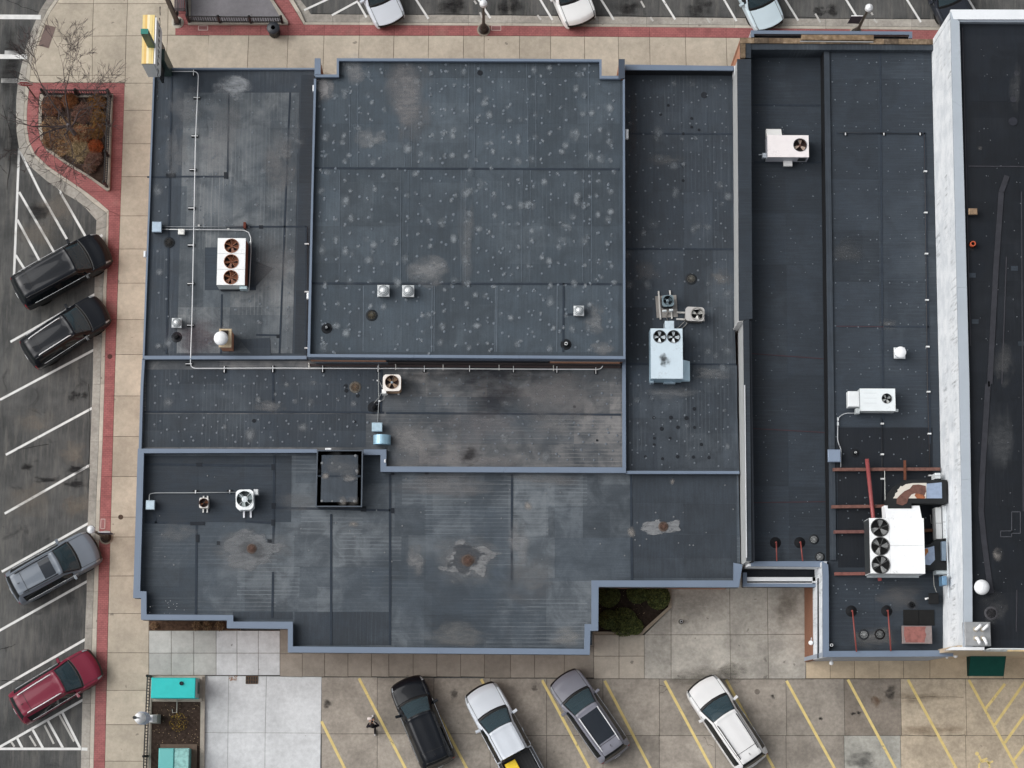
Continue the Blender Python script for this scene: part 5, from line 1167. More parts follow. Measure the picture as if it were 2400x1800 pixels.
for x, y, c_, r_ in ((1052, 1632, 1, 1), (1066, 150, 1, 2)):
    mb = MB(); mb.cbox(W(*T(c_, r_, x, y), ZM), .1, .07, .13); mb.build('clamp', M['galvanised'], cn3, True, color=S(216, 218, 220))
mb = MB(); 
for a, b, c in (((1100, 60), (1050, 130), (1020, 165)), ((1140, 80), (1090, 30), (1062, -40)), ((1120, 85), (1105, 130), (1060, 160))): mb.tube([W(*T(1, 2, *p), ZM + .06 + .1 * (k == 1)) for k, p in enumerate((a, b, c))], .014, 5)
mb.build('cable', M['plastic'], cn3, True, color=S(140, 142, 142))
cn4 = run('conduit', 'black conduit clamped along the west foot of the tall middle block', [T(1, 1, 443, 300) + (ZN + .1,), T(1, 1, 440, 1440) + (ZN + .1,)], ZN, .02, S(20, 22, 26))
for y in (453, 866, 1352):
    mb = MB(); mb.cbox(W(*T(1, 1, 440, y), ZN), .22, .07, .15); mb.build('clamp', M['galvanised'], cn4, True, color=S(200, 202, 204))
# --- rusty fan condenser on the middle strip
def condenser(label, px, z, h, r, nb, col, side, blade, well, cham=.1, off=(0, 0), gcol=S(120, 110, 100), hub=S(110, 112, 114), guard='spokes', nsp=4, hubr=.2, rz=0, ph=.4, name='condenser_unit'):
    c, sx, sy = rect(*px, z + h); t = thing(name, label, 'condenser', (c.x, c.y, z + .01), rz)
    def oct_(g): 
        X, Y, k = sx / 2 - g, sy / 2 - g, cham
        return [(-X + k, -Y), (X - k, -Y), (X, -Y + k), (X, Y - k), (X - k, Y), (-X + k, Y), (-X, Y - k), (-X, -Y + k)]
    mb = MB(); P = oct_(.02); n = 8
    for i in range(n): mb.quad((*P[i], .12), (*P[(i + 1) % n], .12), (*P[(i + 1) % n], h - .02), (*P[i], h - .02))
    mb.build('coil', M['paint'], t, color=side)
    mb = MB()
    for k in range(7):
        zz = .16 + (h - .3) * k / 7
        for i in range(n): mb.tube([(*oct_(.008)[i], zz), (*oct_(.008)[(i + 1) % n], zz)], .012, 4)
    mb.build('louvres', M['paint'], t, color=tuple(min(1, v * 1.25) for v in side[:3]) + (1,))
    mb = MB(); N = 32; O = oct_(0)
    ring_ = [(off[0] + r * math.cos(2 * PI * (i + .5) / N), off[1] + r * math.sin(2 * PI * (i + .5) / N)) for i in range(N)]
    edge = []
    for i in range(N):
        a = 2 * PI * (i + .5) / N; d = Vector((math.cos(a), math.sin(a))); best = 9
        for k in range(8):
            p, q = Vector(O[k]), Vector(O[(k + 1) % 8]); e = q - p; o = Vector(off); den = d.x * e.y - d.y * e.x
            if abs(den) < 1e-9: continue
            s = ((p.x - o.x) * e.y - (p.y - o.y) * e.x) / den; u = ((p.x - o.x) * d.y - (p.y - o.y) * d.x) / den
            if s > 0 and -.001 <= u <= 1.001: best = min(best, s)
        edge.append((off[0] + d.x * best, off[1] + d.y * best))
    for i in range(N):
        j = (i + 1) % N; mb.quad((*ring_[i], h), (*edge[i], h), (*edge[j], h), (*ring_[j], h)); mb.quad((*edge[i], h), (*edge[i], h - .07), (*edge[j], h - .07), (*edge[j], h))
    mb.build('top_panel', M['paint'], t, color=col)
    fan(t, off[0], off[1], h, r, nb, blade, well, hub, guard, gcol, ph, nsp, hubr)
    mb = MB(); mb.prism(oct_(.03), .02, .12); mb.build('base_pan', M['paint'], t, color=tuple(v * .6 for v in side[:3]) + (1,))
    return t, sx, sy
t, sx, sy = condenser('white condenser with brown rusty fan in front of the brick wall', T(1, 1, 1095, 1577) + T(1, 2, 1253, 60), ZM, .95, .33, 4, S(236, 230, 224), S(150, 126, 104), S(150, 124, 102), S(60, 30, 24), .1, (0, .03), S(130, 108, 92), S(150, 164, 176), ph=.8, nsp=1)
mb = MB(); mb.bbox(-.5, -.28, -sy / 2 - .12, -sy / 2 + .1, .3, .9); mb.build('control_box', M['paint'], t, color=S(238, 238, 236)); rails(t, (-.28, .3), -sy / 2 - .05, sy / 2 + .05, 0)
# --- octagonal condenser on the south roof
t, sx, sy = condenser('white octagonal condenser with grey fan on white rails', (552, 1147.5, 594.5, 1194.5), ZS, .85, .40, 3, S(238, 242, 244), S(176, 182, 186), S(150, 162, 164), S(86, 98, 100), .13, (-.0, .03), S(232, 238, 240), S(226, 234, 238), 'spokes', 4, .38, .03, .3)
rails(t, (-.12, .22), -sy / 2 - .32, sy / 2 + .05, 0, .09, .1, S(226, 228, 234)); mb = MB(); mb.bbox(sx / 2, sx / 2 + .22, sy / 2 - .25, sy / 2 + .02, .3, .7); mb.build('control_box', M['paint'], t, color=S(224, 228, 230))
# small rusty fan box
t, sx, sy = condenser('small white fan box with a rusty interior on the south roof', T(0, 2, 1720, 983) + T(0, 2, 1800, 1070), ZS, .6, .215, 2, S(226, 224, 220), S(170, 166, 160), S(132, 84, 56), S(70, 36, 24), .03, (0, 0), S(90, 60, 48), S(50, 40, 36), nsp=2)
rails(t, (-.08, .12), -sy / 2 - .18, sy / 2 + .15, 0, .07, .1, S(220, 220, 218))
# grey condenser and oval beige condenser on the east strip
k = lambda x, y: (1520 + x * 160 / 2212, 670 + y * 160 / 2212)
t, sx, sy = condenser('grey green condenser on a tan pad beside the oval unit', k(440, 300) + k(815, 665), ZE, .75, .235, 3, S(112, 130, 138), S(30, 36, 42), S(110, 130, 140), S(36, 50, 58), .08, (0, .02), S(96, 112, 120), S(124, 140, 148), 'spokes', 2, .34, .06)
mb = MB(); mb.bbox(-.56, .52, -.72, .42, 0, .05, .01); mb.build('pad', M['concrete'], t, color=S(150, 146, 142)); rails(t, (-.38, .2), -.82, .66, .05, .08, .08, S(206, 204, 200))
mb = MB(); mb.bbox(.05, .25, -.5, -.4, .3, .6); mb.bbox(-.28, -.08, -.5, -.42, .3, .55); mb.build('service_valves', M['paint'], t, color=S(224, 230, 232))
c, sx, sy = rect(*k(1195, 685), *k(1805, 1135), ZE + .85); t = thing('condenser_unit', 'beige oval condenser with white fan blades beside the pale blue rooftop unit', 'condenser', (c.x, c.y, ZE + .01), -.04)
def rr_(x, y, r, n=6):
    o = []
    for cx, cy, a0 in ((x - r, y - r, 0), (-x + r, y - r, PI / 2), (-x + r, -y + r, PI), (x - r, -y + r, 1.5 * PI)):
        o += [(cx + r * math.cos(a0 + PI / 2 * i / n), cy + r * math.sin(a0 + PI / 2 * i / n)) for i in range(n + 1)]
    return o
mb = MB(); RR = rr_(sx / 2 - .03, sy / 2 - .03, .14); [mb.quad((*RR[i], .12), (*RR[(i + 1) % len(RR)], .12), (*RR[(i + 1) % len(RR)], .8), (*RR[i], .8)) for i in range(len(RR))]; mb.build('casing', M['paint'], t, color=S(96, 92, 88))
O = rr_(sx / 2, sy / 2, .17); N = len(O); fc = Vector((sx * .13, 0)); fr = .30
mb = MB(); ang = [math.atan2(p[1] - fc.y, p[0] - fc.x) for p in O]
for i in range(N):
    j = (i + 1) % N; q = lambda i: (fc.x + fr * math.cos(ang[i]), fc.y + fr * math.sin(ang[i]))
    mb.quad((*q(i), .85), (*O[i], .85), (*O[j], .85), (*q(j), .85)); mb.quad((*O[i], .85), (*O[i], .77), (*O[j], .77), (*O[j], .85))
mb.build('top_panel', M['paint'], t, color=S(186, 184, 182))
mb = MB(); mb.lathe([(fr * 1.15, .8), (fr * 1.15, .86), (fr, .86), (fr, .7)], (fc.x, fc.y, 0), 30, False); mb.build('fan_collar', M['paint'], t, color=S(150, 148, 144))
fan(t, fc.x, fc.y, .862, fr, 3, S(222, 222, 216), S(10, 11, 13), S(70, 64, 62), 'spokes', S(150, 148, 144), .55, 3)
rails(t, (-.15, .2), -sx / 2 - .38, sx / 2 + .1, 0, .09, .1, S(200, 198, 194), 'x')
t = run('refrigerant_lines', 'two thin refrigerant lines from the oval condenser to the pale blue unit', [k(1170, 1150) + (ZE + .2,), k(980, 1340) + (ZE + .1,), k(900, 1375) + (ZE + .1,)], ZE, .018, S(160, 158, 154))
mb = MB(); mb.tube([W(*k(1280, 1130), ZE + .2), W(*k(1220, 1250), ZE + .1), W(*k(1090, 1370), ZE + .1)], .022, 5); mb.build('pipe', M['paint'], t, True, color=S(140, 138, 134))
mb = MB(); mb.tube([W(*k(640, 860), ZE + .15), W(*k(590, 960), ZE + .08), W(*k(600, 1060), ZE + .08), W(*k(620, 1140), ZE + .3)], .02, 5); mb.build('pipe', M['paint'], t, True, color=S(120, 116, 112))

# --- packaged rooftop units
def rtu(label, px, z, h, fans, col, side, hood=None, duct=None, blade=S(206, 212, 216), well=S(10, 14, 18), split=(), lift=.15, hubc=S(20, 26, 30), nb=4, nsp=0, ph=0):
    c, sx, sy = rect(*px, z + h); t = thing('rooftop_unit', label, 'air conditioner', (c.x, c.y, z))
    cells = []
    for (a, b, cc, d, f) in split: cells.append((-sx / 2 + a * sx, -sx / 2 + b * sx, sy / 2 - d * sy, sy / 2 - cc * sy, (-sx / 2 + f[0] * sx, sy / 2 - f[1] * sy, f[2]) if f else None))
    cabinet(t, sx, sy, lift, h, cells, col, side)
    for f in fans: fan(t, -sx / 2 + f[0] * sx, sy / 2 - f[1] * sy, h, f[2], nb, blade, well, hubc, 'spokes', S(70, 74, 78), ph, nsp)
    mb = MB(); mb.box(-sx / 2 + .08, sx / 2 - .08, -sy / 2 + .08, sy / 2 - .08, 0, lift); mb.build('curb', M['rubber'], t, color=S(30, 33, 38))
    return t, sx, sy
f1, f2 = (.285, .163, .31), (.72, .163, .31)
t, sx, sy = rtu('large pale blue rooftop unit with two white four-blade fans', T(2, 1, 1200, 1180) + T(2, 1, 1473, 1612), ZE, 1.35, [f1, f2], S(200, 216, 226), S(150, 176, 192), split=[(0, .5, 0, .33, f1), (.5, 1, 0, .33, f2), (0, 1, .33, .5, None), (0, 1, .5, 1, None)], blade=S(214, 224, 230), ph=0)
mb = MB(); mb.add([(sx / 2, -sy / 2 + .02, .9), (sx / 2 + .42, -sy / 2 + .02, .6), (sx / 2 + .42, -sy / 2 + 1.02, .6), (sx / 2, -sy / 2 + 1.02, 1.1), (sx / 2, -sy / 2 + .02, .35), (sx / 2 + .42, -sy / 2 + .02, .35), (sx / 2 + .42, -sy / 2 + 1.02, .35), (sx / 2, -sy / 2 + 1.02, .35)], [(0, 1, 2, 3), (7, 6, 5, 4), (0, 4, 5, 1), (1, 5, 6, 2), (2, 6, 7, 3)]); mb.build('intake_hood', M['grimy_white'], t, color=S(178, 206, 222))
mb = MB(); mb.bbox(-.06, .40, sy / 2 + .004, sy / 2 + .42, .3, 1.25, .02); mb.build('exhaust_hood', M['galvanised'], t, color=S(206, 222, 232))
mb = MB(); mb.bbox(-sx / 2 + .02, -sx / 2 + .2, -sy / 2 - .12, -sy / 2, .3, .8); mb.bbox(-.1, .5, -sy / 2 - .1, -sy / 2, .2, .5); mb.build('control_box', M['galvanised'], t, color=S(150, 170, 184))
m_ = MB(); m_.quad((-.45, -.75, 1.356), (.25, -.75, 1.356), (.25, .15, 1.356), (-.45, .15, 1.356), uv=[(-1, -1), (1, -1), (1, 1), (-1, 1)]); o = m_.build('soot_stain', M['dust_mark'], t); o.color = (*S(60, 62, 62)[:3], .9)
f1 = (.79, .447, .325)
t, sx, sy = rtu('pinkish white rooftop unit with one rusty fan', (1799, 317, 1895, 368), ZBW, 1.05, [f1], S(232, 226, 226), S(176, 178, 186), split=[(0, .6, 0, 1, None), (.6, 1, 0, 1, f1)], blade=S(176, 156, 142), well=S(54, 32, 24), nb=3, nsp=1, hubc=S(96, 62, 52), ph=1.5)
mb = MB(); mb.add([(-sx / 2, sy / 2, 1.0), (-sx / 2, sy / 2 + .42, .7), (-sx / 2 + .76, sy / 2 + .42, .7), (-sx / 2 + .76, sy / 2, 1.0), (-sx / 2, sy / 2, .4), (-sx / 2, sy / 2 + .42, .4), (-sx / 2 + .76, sy / 2 + .42, .4), (-sx / 2 + .76, sy / 2, .4)], [(3, 2, 1, 0), (0, 1, 5, 4), (1, 2, 6, 5), (2, 3, 7, 6), (4, 5, 6, 7)]); mb.build('intake_hood', M['paint'], t, color=S(230, 230, 228))
mb = MB(); mb.bbox(-.15, .3, -sy / 2 - .28, -sy / 2, .2, .4); mb.build('control_box', M['paint'], t, color=S(214, 214, 214)); mb = MB(); mb.box(sx / 2 - .5, sx / 2 - .1, -sy / 2 - .004, -sy / 2 + .01, .3, .9); mb.build('grille', M['plastic'], t, color=S(46, 50, 52))
mb = MB(); mb.bbox(-sx / 2 - .2, -sx / 2, -sy / 2 + .1, -sy / 2 + .35, .3, .6); mb.tube([(-sx / 2 - .35, -.25, .3), (-sx / 2 - .15, -.25, .35), (-sx / 2 - .1, -.3, .5)], .03, 6); mb.build('gas_valve', M['galvanised'], t, color=S(190, 198, 206))
f1 = (.757, .443, .235)
t, sx, sy = rtu('white rooftop unit with one black fan and a side hood to the west', T(3, 2, 797, 40) + T(3, 2, 1098, 232), ZBE, .85, [f1], S(224, 230, 232), S(190, 196, 198), split=[(0, .55, 0, 1, None), (.55, 1, 0, 1, f1)], blade=S(206, 210, 208), nb=4, nsp=2, ph=.5)
mb = MB(); mb.bbox(-sx / 2 - .57, -sx / 2 - .004, -sy / 2 + .22, sy / 2 - .12, .25, .78, .03); mb.build('intake_hood', M['paint'], t, color=S(226, 230, 232))
mb = MB(); mb.bbox(-sx / 2 - .18, -sx / 2 + .02, -sy / 2 - .1, -sy / 2 + .18, .2, .62); mb.bbox(sx / 2, sx / 2 + .18, -sy / 2 + .0, -sy / 2 + .14, .5, .62); mb.build('control_box', M['paint'], t, color=S(176, 182, 184))
for k_ in range(3):
    mb = MB(); mb.box(-sx / 2 + .18, -.05, .32 - .25 * k_, .34 - .25 * k_, .85, .862); mb.build('panel_rib', M['paint'], t, color=S(206, 212, 214))
cn5 = run('conduit', 'grey conduit from the white unit down past the flat blue grey box', [T(3, 2, 770, 252) + (ZBE + .2,), T(3, 2, 660, 252) + (ZBE + .15,), T(3, 2, 604, 290) + (ZBE + .1,), T(3, 2, 602, 500) + (ZBE + .1,), T(3, 2, 632, 560) + (ZBE + .1,), T(3, 2, 628, 720) + (ZBE + .1,)], ZBE, .024, S(176, 180, 184), n=6, bend=.2)
for y in (303, 345):
    mb = MB(); mb.cbox(W(*T(3, 2, 604, y), ZBE + .1), .08, .16, .06); mb.build('coupling', M['galvanised'], cn5, True, color=S(216, 220, 222))
# big three-fan unit on its steel frame
zf = ZBE + .35
t = thing('steel_frame', 'rusty red steel beams carrying the big three fan unit', 'steel frame', W(*T(3, 2, 1000, 1200), ZBE))
for (x0, y0, x1, y1, col) in [(562, 738, 1490, 734, S(112, 80, 72)), (550, 1060, 1015, 1055, S(114, 80, 72)), (570, 1277, 890, 1275, S(112, 78, 74)), (1340, 1264, 1505, 1264, S(96, 66, 50)), (577, 1640, 890, 1637, S(124, 80, 74))]:
    a, b = W(*T(3, 2, x0, y0), zf), W(*T(3, 2, x1, y1), zf); mb = MB()
    for w, z0, z1 in ((.075, -.02, .0), (.012, -.16, -.02), (.075, -.18, -.16)):
        n = Vector((0, w, 0)); mb.add([a - n + Vector((0, 0, z0)), b - n + Vector((0, 0, z0)), b + n + Vector((0, 0, z0)), a + n + Vector((0, 0, z0)), a - n + Vector((0, 0, z1)), b - n + Vector((0, 0, z1)), b + n + Vector((0, 0, z1)), a + n + Vector((0, 0, z1))], [(3, 2, 1, 0), (4, 5, 6, 7), (0, 1, 5, 4), (1, 2, 6, 5), (2, 3, 7, 6), (3, 0, 4, 7)])
    mb.build('beam', M['rust'], t, True, color=col)
    for s in (.1, .9):
        p = a.lerp(b, s); mb = MB(); mb.cbox((p.x, p.y, ZBE), .12, .12, zf - ZBE - .18); mb.build('post', M['rust'], t, True, color=S(70, 44, 40))
mb = MB(); a, b = W(*T(3, 2, 1181, 660), zf + .05), W(*T(3, 2, 1184, 830), zf + .05); mb.prism([a + Vector((-.06, 0, 0)), a + Vector((.06, 0, 0)), b + Vector((.06, 0, 0)), b + Vector((-.06, 0, 0))], zf + .004, zf + .09); mb.build('beam', M['rust'], t, True, color=S(100, 60, 44))
a, b = W(*T(3, 2, 855, 648), zf + .15), W(*T(3, 3, 968, 42), zf + .15)
t = thing('red_pipe', 'thick red pipe running under the big three fan unit', 'pipe', a); mb = MB(); mb.tube([a, b], .1, 12); mb.build('pipe', M['paint'], t, True, True, color=S(146, 72, 72))
sides = ((T(3, 2, 885, 1160), T(3, 2, 1053, 1637)),)
zu = zf + .25; hU = 1.45
c, sx, sy = rect(*T(3, 2, 885, 1160), *T(3, 2, 1345, 1637), zu + hU); t = thing('rooftop_unit', 'biggest white rooftop unit with three black fans along its west side', 'air conditioner', (c.x, c.y, zu))
wx = sx * .365; q = sy / 3
cells = [(-sx / 2, -sx / 2 + wx, sy / 2 - q * (k_ + 1), sy / 2 - q * k_, (-sx / 2 + wx * .53, sy / 2 - q * (k_ + .5) - .02, .425)) for k_ in range(3)]
mbx = MB()
cells += [(-sx / 2 + wx + .01, sx / 2, 0.02, sy / 2, None), (-sx / 2 + wx + .01, sx / 2, -sy / 2, .01, None)]
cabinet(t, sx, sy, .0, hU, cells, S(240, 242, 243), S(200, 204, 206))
for k_ in range(3): fan(t, -sx / 2 + wx * .53, sy / 2 - q * (k_ + .5) - .02, hU, .425, 3, S(140, 142, 142), S(10, 12, 12), S(80, 76, 76), 'spokes', S(96, 98, 98), 1.4 + .9 * k_, 4, .1)
X0, X1, Y0 = -sx / 2 + wx * .88, sx / 2 - .08, sy / 2
mb = MB(); mb.add([(X0, Y0, hU - .03), (X0 - .02, Y0 + .66, hU - .42), (X1 - .02, Y0 + .66, hU - .42), (X1, Y0, hU - .03), (X0, Y0, .3), (X0 - .02, Y0 + .66, .3), (X1 - .02, Y0 + .66, .3), (X1, Y0, .3)], [(3, 2, 1, 0), (0, 1, 5, 4), (1, 2, 6, 5), (2, 3, 7, 6)]); mb.build('intake_hood', M['grimy_white'], t, color=S(240, 242, 244))
mb = MB(); mb.box(-sx / 2 + .05, sx / 2 - .05, -sy / 2 - .1, -sy / 2, .1, .16); mb.build('drip_rail', M['galvanised'], t, color=S(170, 176, 180))
mb = MB(); mb.box(-sx / 2 - .012, -sx / 2 - .002, -sy / 2 + .04, sy / 2 - .04, .05, hU - .05); mb.build('coil', M['plastic'], t, color=S(58, 62, 64))
mk = MB(); mk.box(X0 + .55, X0 + .85, Y0 + .2, Y0 + .4, hU - .28, hU - .25)
# ducts
def duct(label, cx, cy, z0, z1, wdt, x_to, arc_r, down, col):
    pass
zt = ZBE + 1.75
t = thing('duct_elbow', 'black coated duct elbow with peeling rusty top beside the white wall', 'duct', W(*T(3, 2, 1240, 940), ZBE))
P = [T(3, 2, *p) for p in ((1545, 828), (1250, 826), (1180, 836), (1110, 872), (1065, 925), (1043, 985), (1036, 1075), (1240, 1075), (1240, 1030), (1545, 1030))]
mb = MB(); mb.prism([W(*p, zt) for p in P], ZBE + .75, zt); mb.build('duct_body', M['rubber'], t, True, color=S(30, 32, 34))
P = [T(3, 2, *p) for p in ((1370, 862), (1500, 850), (1504, 988), (1370, 988))]; mb = MB(); mb.prism([W(*p, zt) for p in P], zt + .004, zt + .012); mb.build('bare_metal', M['galvanised'], t, True, color=S(150, 166, 190))
P = [T(3, 2, *p) for p in ((1370, 855), (1250, 857), (1190, 866), (1160, 885), (1145, 880), (1130, 905), (1118, 912), (1120, 930), (1100, 945), (1096, 965), (1080, 988), (1366, 988))]; mb = MB(); mb.prism([W(*p, zt) for p in P], zt + .004, zt + .010); mb.build('pale_primer', M['grimy_white'], t, True, color=S(206, 200, 190))
P = [T(3, 2, *p) for p in ((1362, 880), (1300, 868), (1250, 872), (1225, 905), (1180, 925), (1140, 960), (1112, 990), (1110, 1035), (1160, 1050), (1200, 1030), (1215, 985), (1240, 955), (1270, 945), (1300, 985), (1345, 975), (1366, 930))]; mb = MB(); mb.prism([W(*p, zt) for p in P], zt + .013, zt + .018); mb.build('rust_layer', M['rust'], t, True, color=S(104, 74, 66))
P = [T(3, 2, *p) for p in ((1275, 945), (1330, 955), (1360, 975), (1350, 990), (1285, 988), (1265, 965))]; mb = MB(); mb.prism([W(*p, zt) for p in P], zt + .02, zt + .024); mb.build('rust_layer', M['rust'], t, True, color=S(150, 92, 62))
t = thing('duct', 'second black coated duct behind the big three fan unit', 'duct', W(*T(3, 2, 1430, 1480), ZBE))
P = [T(3, 2, *p) for p in ((1350, 1395), (1410, 1380), (1450, 1345), (1545, 1345), (1545, 1605), (1360, 1605))]; zt2 = ZBE + 1.3
mb = MB(); mb.prism([W(*p, zt2) for p in P], ZBE + .3, zt2); mb.build('duct_body', M['rubber'], t, True, color=S(28, 30, 32))
P = [T(3, 2, *p) for p in ((1352, 1420), (1400, 1410), (1436, 1400), (1442, 1520), (1400, 1565), (1352, 1560))]; mb = MB(); mb.prism([W(*p, zt2) for p in P], zt2 + .004, zt2 + .012); mb.build('bare_metal', M['galvanised'], t, True, color=S(140, 154, 176))
P = [T(3, 2, *p) for p in ((1352, 1425), (1380, 1420), (1385, 1450), (1356, 1490))]; mb = MB(); mb.prism([W(*p, zt2) for p in P], zt2 + .014, zt2 + .02); mb.build('rust_layer', M['rust'], t, True, color=S(160, 104, 58))
P = [T(3, 2, *p) for p in ((1500, 1360), (1540, 1360), (1540, 1525), (1505, 1525))]; mb = MB(); mb.prism([W(*p, zt2 + .3) for p in P], zt2, zt2 + .3); mb.build('collar', M['galvanised'], t, True, color=S(120, 136, 152))
# boxes on the white wall
for (x0, y0, x1, y1, z1, lab, cc) in [(1446, 768, 1492, 818, 1.2, 'small square white electrical box north of the duct elbow', S(214, 220, 222)), (1455, 1065, 1498, 1340, 1.1, 'tall white electrical panel between the ducts at the wall foot', S(206, 208, 208)), (1512, 1050, 1552, 1335, 1.0, 'long white wall cabinet beside the electrical panel', S(226, 230, 232)), (1455, 1580, 1560, 1640, 1.1, 'crumpled white wall box south of the second duct', S(196, 206, 210))]:
    c, sx, sy = rect(*T(3, 2, x0, y0), *T(3, 2, x1, y1), ZBE + z1); t = thing('electrical_box', lab, 'electrical box', (c.x, c.y, ZBE + .3))
    mb = MB(); mb.bbox(-sx / 2, sx / 2, -sy / 2, sy / 2, 0, z1 - .3, .02); mb.build('case', M['grimy_white'], t, color=cc)
    mb = MB(); mb.box(-sx / 2, sx / 2, -.01, .01, z1 - .299, z1 - .29); mb.box(-.03, .03, -sy / 2 - .3, -sy / 2, 0, .05); mb.build('seam', M['galvanised'], t, color=S(120, 124, 128))
    mb = MB(); mb.box(-sx * .3, sx * .3, -sy * .3, sy * .3, -.3, 0); mb.build('stand', M['rust'], t, color=S(60, 52, 48))
c, sx, sy = rect(*T(3, 3, 1508, 0), *T(3, 3, 1545, 78), ZBE + 2); t = thing('meter_box', 'narrow blue grey meter box fixed to the white wall', 'meter box', (c.x, c.y, ZBE + 1.2)); mb = MB(); mb.bbox(-sx / 2, sx / 2, -sy / 2, sy / 2, 0, .8, .02); mb.build('case', M['galvanised'], t, color=S(110, 146, 176)); mb = MB(); mb.tube([(sx / 2 + .12, -.8, .5), (sx / 2 + .12, 3.2, .5)], .03, 6); mb.build('riser', M['galvanised'], t, color=S(200, 206, 210))
# conduit with clamps along the white wall
cw = run('conduit', 'thin rusty conduit with white clamps along the foot of the white wall', [T(3, 0, 1352, 1160) + (ZBE + .1,), T(3, 1, 1358, 0) + (ZBE + .1,), T(3, 1, 1378, 1659) + (ZBE + .1,), T(3, 2, 1400, 800) + (ZBE + .1,)], ZBE, .014, S(52, 46, 46))
for c_, r_, x, y in ((3, 0, 1356, 1485), (3, 1, 1360, 182), (3, 1, 1366, 537), (3, 1, 1371, 937), (3, 1, 1377, 1340), (3, 2, 1384, 70), (3, 2, 1391, 432), (3, 2, 1398, 793)):
    mb = MB(); mb.cbox(W(*T(c_, r_, x, y), ZBE), .17, .07, .15); mb.build('clamp', M['galvanised'], cw, True, color=S(224, 226, 226))
cw = run('conduit', 'dark conduit with three white clamps across the north of the east bay', [T(3, 0, 610, 1146) + (ZBE + .08,), T(3, 0, 1350, 1155) + (ZBE + .08,)], ZBE, .016, S(26, 28, 32))
for x in (668, 1000, 1313):
    mb = MB(); mb.cbox(W(*T(3, 0, x, 1160), ZBE), .16, .16, .08); mb.build('support_block', M['rubber'], cw, True, color=S(14, 15, 18)); mb = MB(); mb.cbox(W(*T(3, 0, x, 1160), ZBE + .08), .05, .13, .06); mb.build('clamp', M['galvanised'], cw, True, color=S(220, 222, 224))
cw = run('conduit', 'dark conduit with white clamps running south from the white rooftop unit', [T(3, 2, 985, 300) + (ZBE + .08,), T(3, 2, 985, 1140) + (ZBE + .08,)], ZBE, .016, S(24, 24, 28))
for y in (345, 610, 822):
    mb = MB(); mb.cbox(W(*T(3, 2, 985, y), ZBE), .16, .08, .13); mb.build('clamp', M['galvanised'], cw, True, color=S(224, 226, 226))
mb = MB(); mb.tube([W(*T(3, 2, 1008, 750), ZBE + .3), W(*T(3, 2, 1015, 1160), ZBE + .3)], .02, 5); mb.build('pipe', M['galvanised'], cw, True, color=S(150, 152, 150))
# domed white vent on the east bay
t = vent(W(*T(3, 1, 1133, 1395), ZBE + .3) - Vector((0, 0, .29)), 'domed white vent alone on the dark east bay', .56)
mb = MB(); mb.lathe([(.22, .5), (.28, .56), (.28, .68), (.22, .74), (.001, .76)], n=24); mb.build('cap', M['paint'], t, smooth=True, color=S(236, 238, 240), auto=40)
# red braces
for lab, p, q, z0, z1 in (('short red brace of the west bay, nearer the shop', T(3, 2, 72, 1365), T(3, 2, 76, 1530), ZBW, ZBW + .35), ('short red brace of the west bay, nearer the round drains', T(3, 2, 282, 1365), T(3, 2, 300, 1530), ZBW, ZBW + .35), ('long red brace of the south wing, western of two', T(3, 3, 730, 300), T(3, 3, 765, 655), ZBE, ZBE + .45), ('long red brace of the south wing, eastern of two', T(3, 3, 1037, 298), T(3, 3, 1062, 650), ZBE, ZBE + .45)):
    a, b = W(*p, z0 + .35), W(*q, z1); t = thing('pipe_brace', lab, 'brace', (a.x, a.y, z0))
    mb = MB(); mb.tube([a, b], .035, 8); mb.tube([Vector((a.x, a.y, z0)), a], .04, 8); mb.build('tube', M['paint'], t, True, True, color=S(136, 66, 60))
    mb = MB(); mb.lathe([(.28, .012), (.26, .03), (.08, .12)], Vector((a.x, a.y, z0)), 16); mb.build('boot', M['rubber'], t, True, color=S(16, 18, 22))
# hatch and mat
c, sx, sy = rect(*T(3, 3, 1160, 430), *T(3, 3, 1415, 585), ZBE + .5); t = thing('roof_hatch', 'red painted roof hatch with bare grey end', 'hatch', (c.x, c.y, ZBE))
mb = MB(); mb.box(-sx / 2 + .05, sx / 2 - .05, -sy / 2 + .05, sy / 2 - .05, 0, .42); mb.build('curb', M['rubber'], t, color=S(24, 24, 26))
mb = MB(); mb.bbox(-sx / 2, sx / 2, -sy / 2, sy / 2, .42, .5, .015); mb.build('lid', M['galvanised'], t, color=S(140, 128, 126)); mb = MB(); P = [(-.78, -.45), (-.9, .0), (-.85, .47), (.62, .48), (.55, .2), (.63, .0), (.52, -.3), (.5, -.45)]; mb.prism([(x * sx / 2.05, y * sy / 1.05) for x, y in P], .502, .506); mb.build('red_paint', M['rust'], t, color=S(140, 92, 86))
c, sx, sy = rect(*T(3, 3, 1168, 293), *T(3, 3, 1435, 425), ZBE); t = thing('walkway_mat', 'pair of black rubber walkway mats beside the red hatch', 'mat', (c.x, c.y, ZBE + .02))
for s in (-1, 1): mb = MB(); mb.bbox(min(0, s * sx / 2) + .01, max(0, s * sx / 2) - .01, -sy / 2, sy / 2, .004, .03, .005); mb.build('mat_half', M['rubber'], t, color=S(22, 22, 22))
boxy('pump_box', 'black box at the wall foot near the red hatch', T(3, 3, 1395, 148) + T(3, 3, 1475, 242), ZBE, .5, S(24, 25, 27), 'rubber')
t = run('pipe_elbow', 'short white plastic pipe elbow beside the black box', [T(3, 3, 1356, 198) + (ZBE + .15,), T(3, 3, 1395, 190) + (ZBE + .15,)], ZBE, .05, S(240, 242, 242), n=10)
t = run('cable', 'pale cable hanging down to the black box', [T(3, 3, 1430, -10) + (ZBE + .6,), T(3, 3, 1435, 80) + (ZBE + .2,), T(3, 3, 1455, 140) + (ZBE + .3,)], ZBE, .015, S(180, 180, 176), cat='cable')
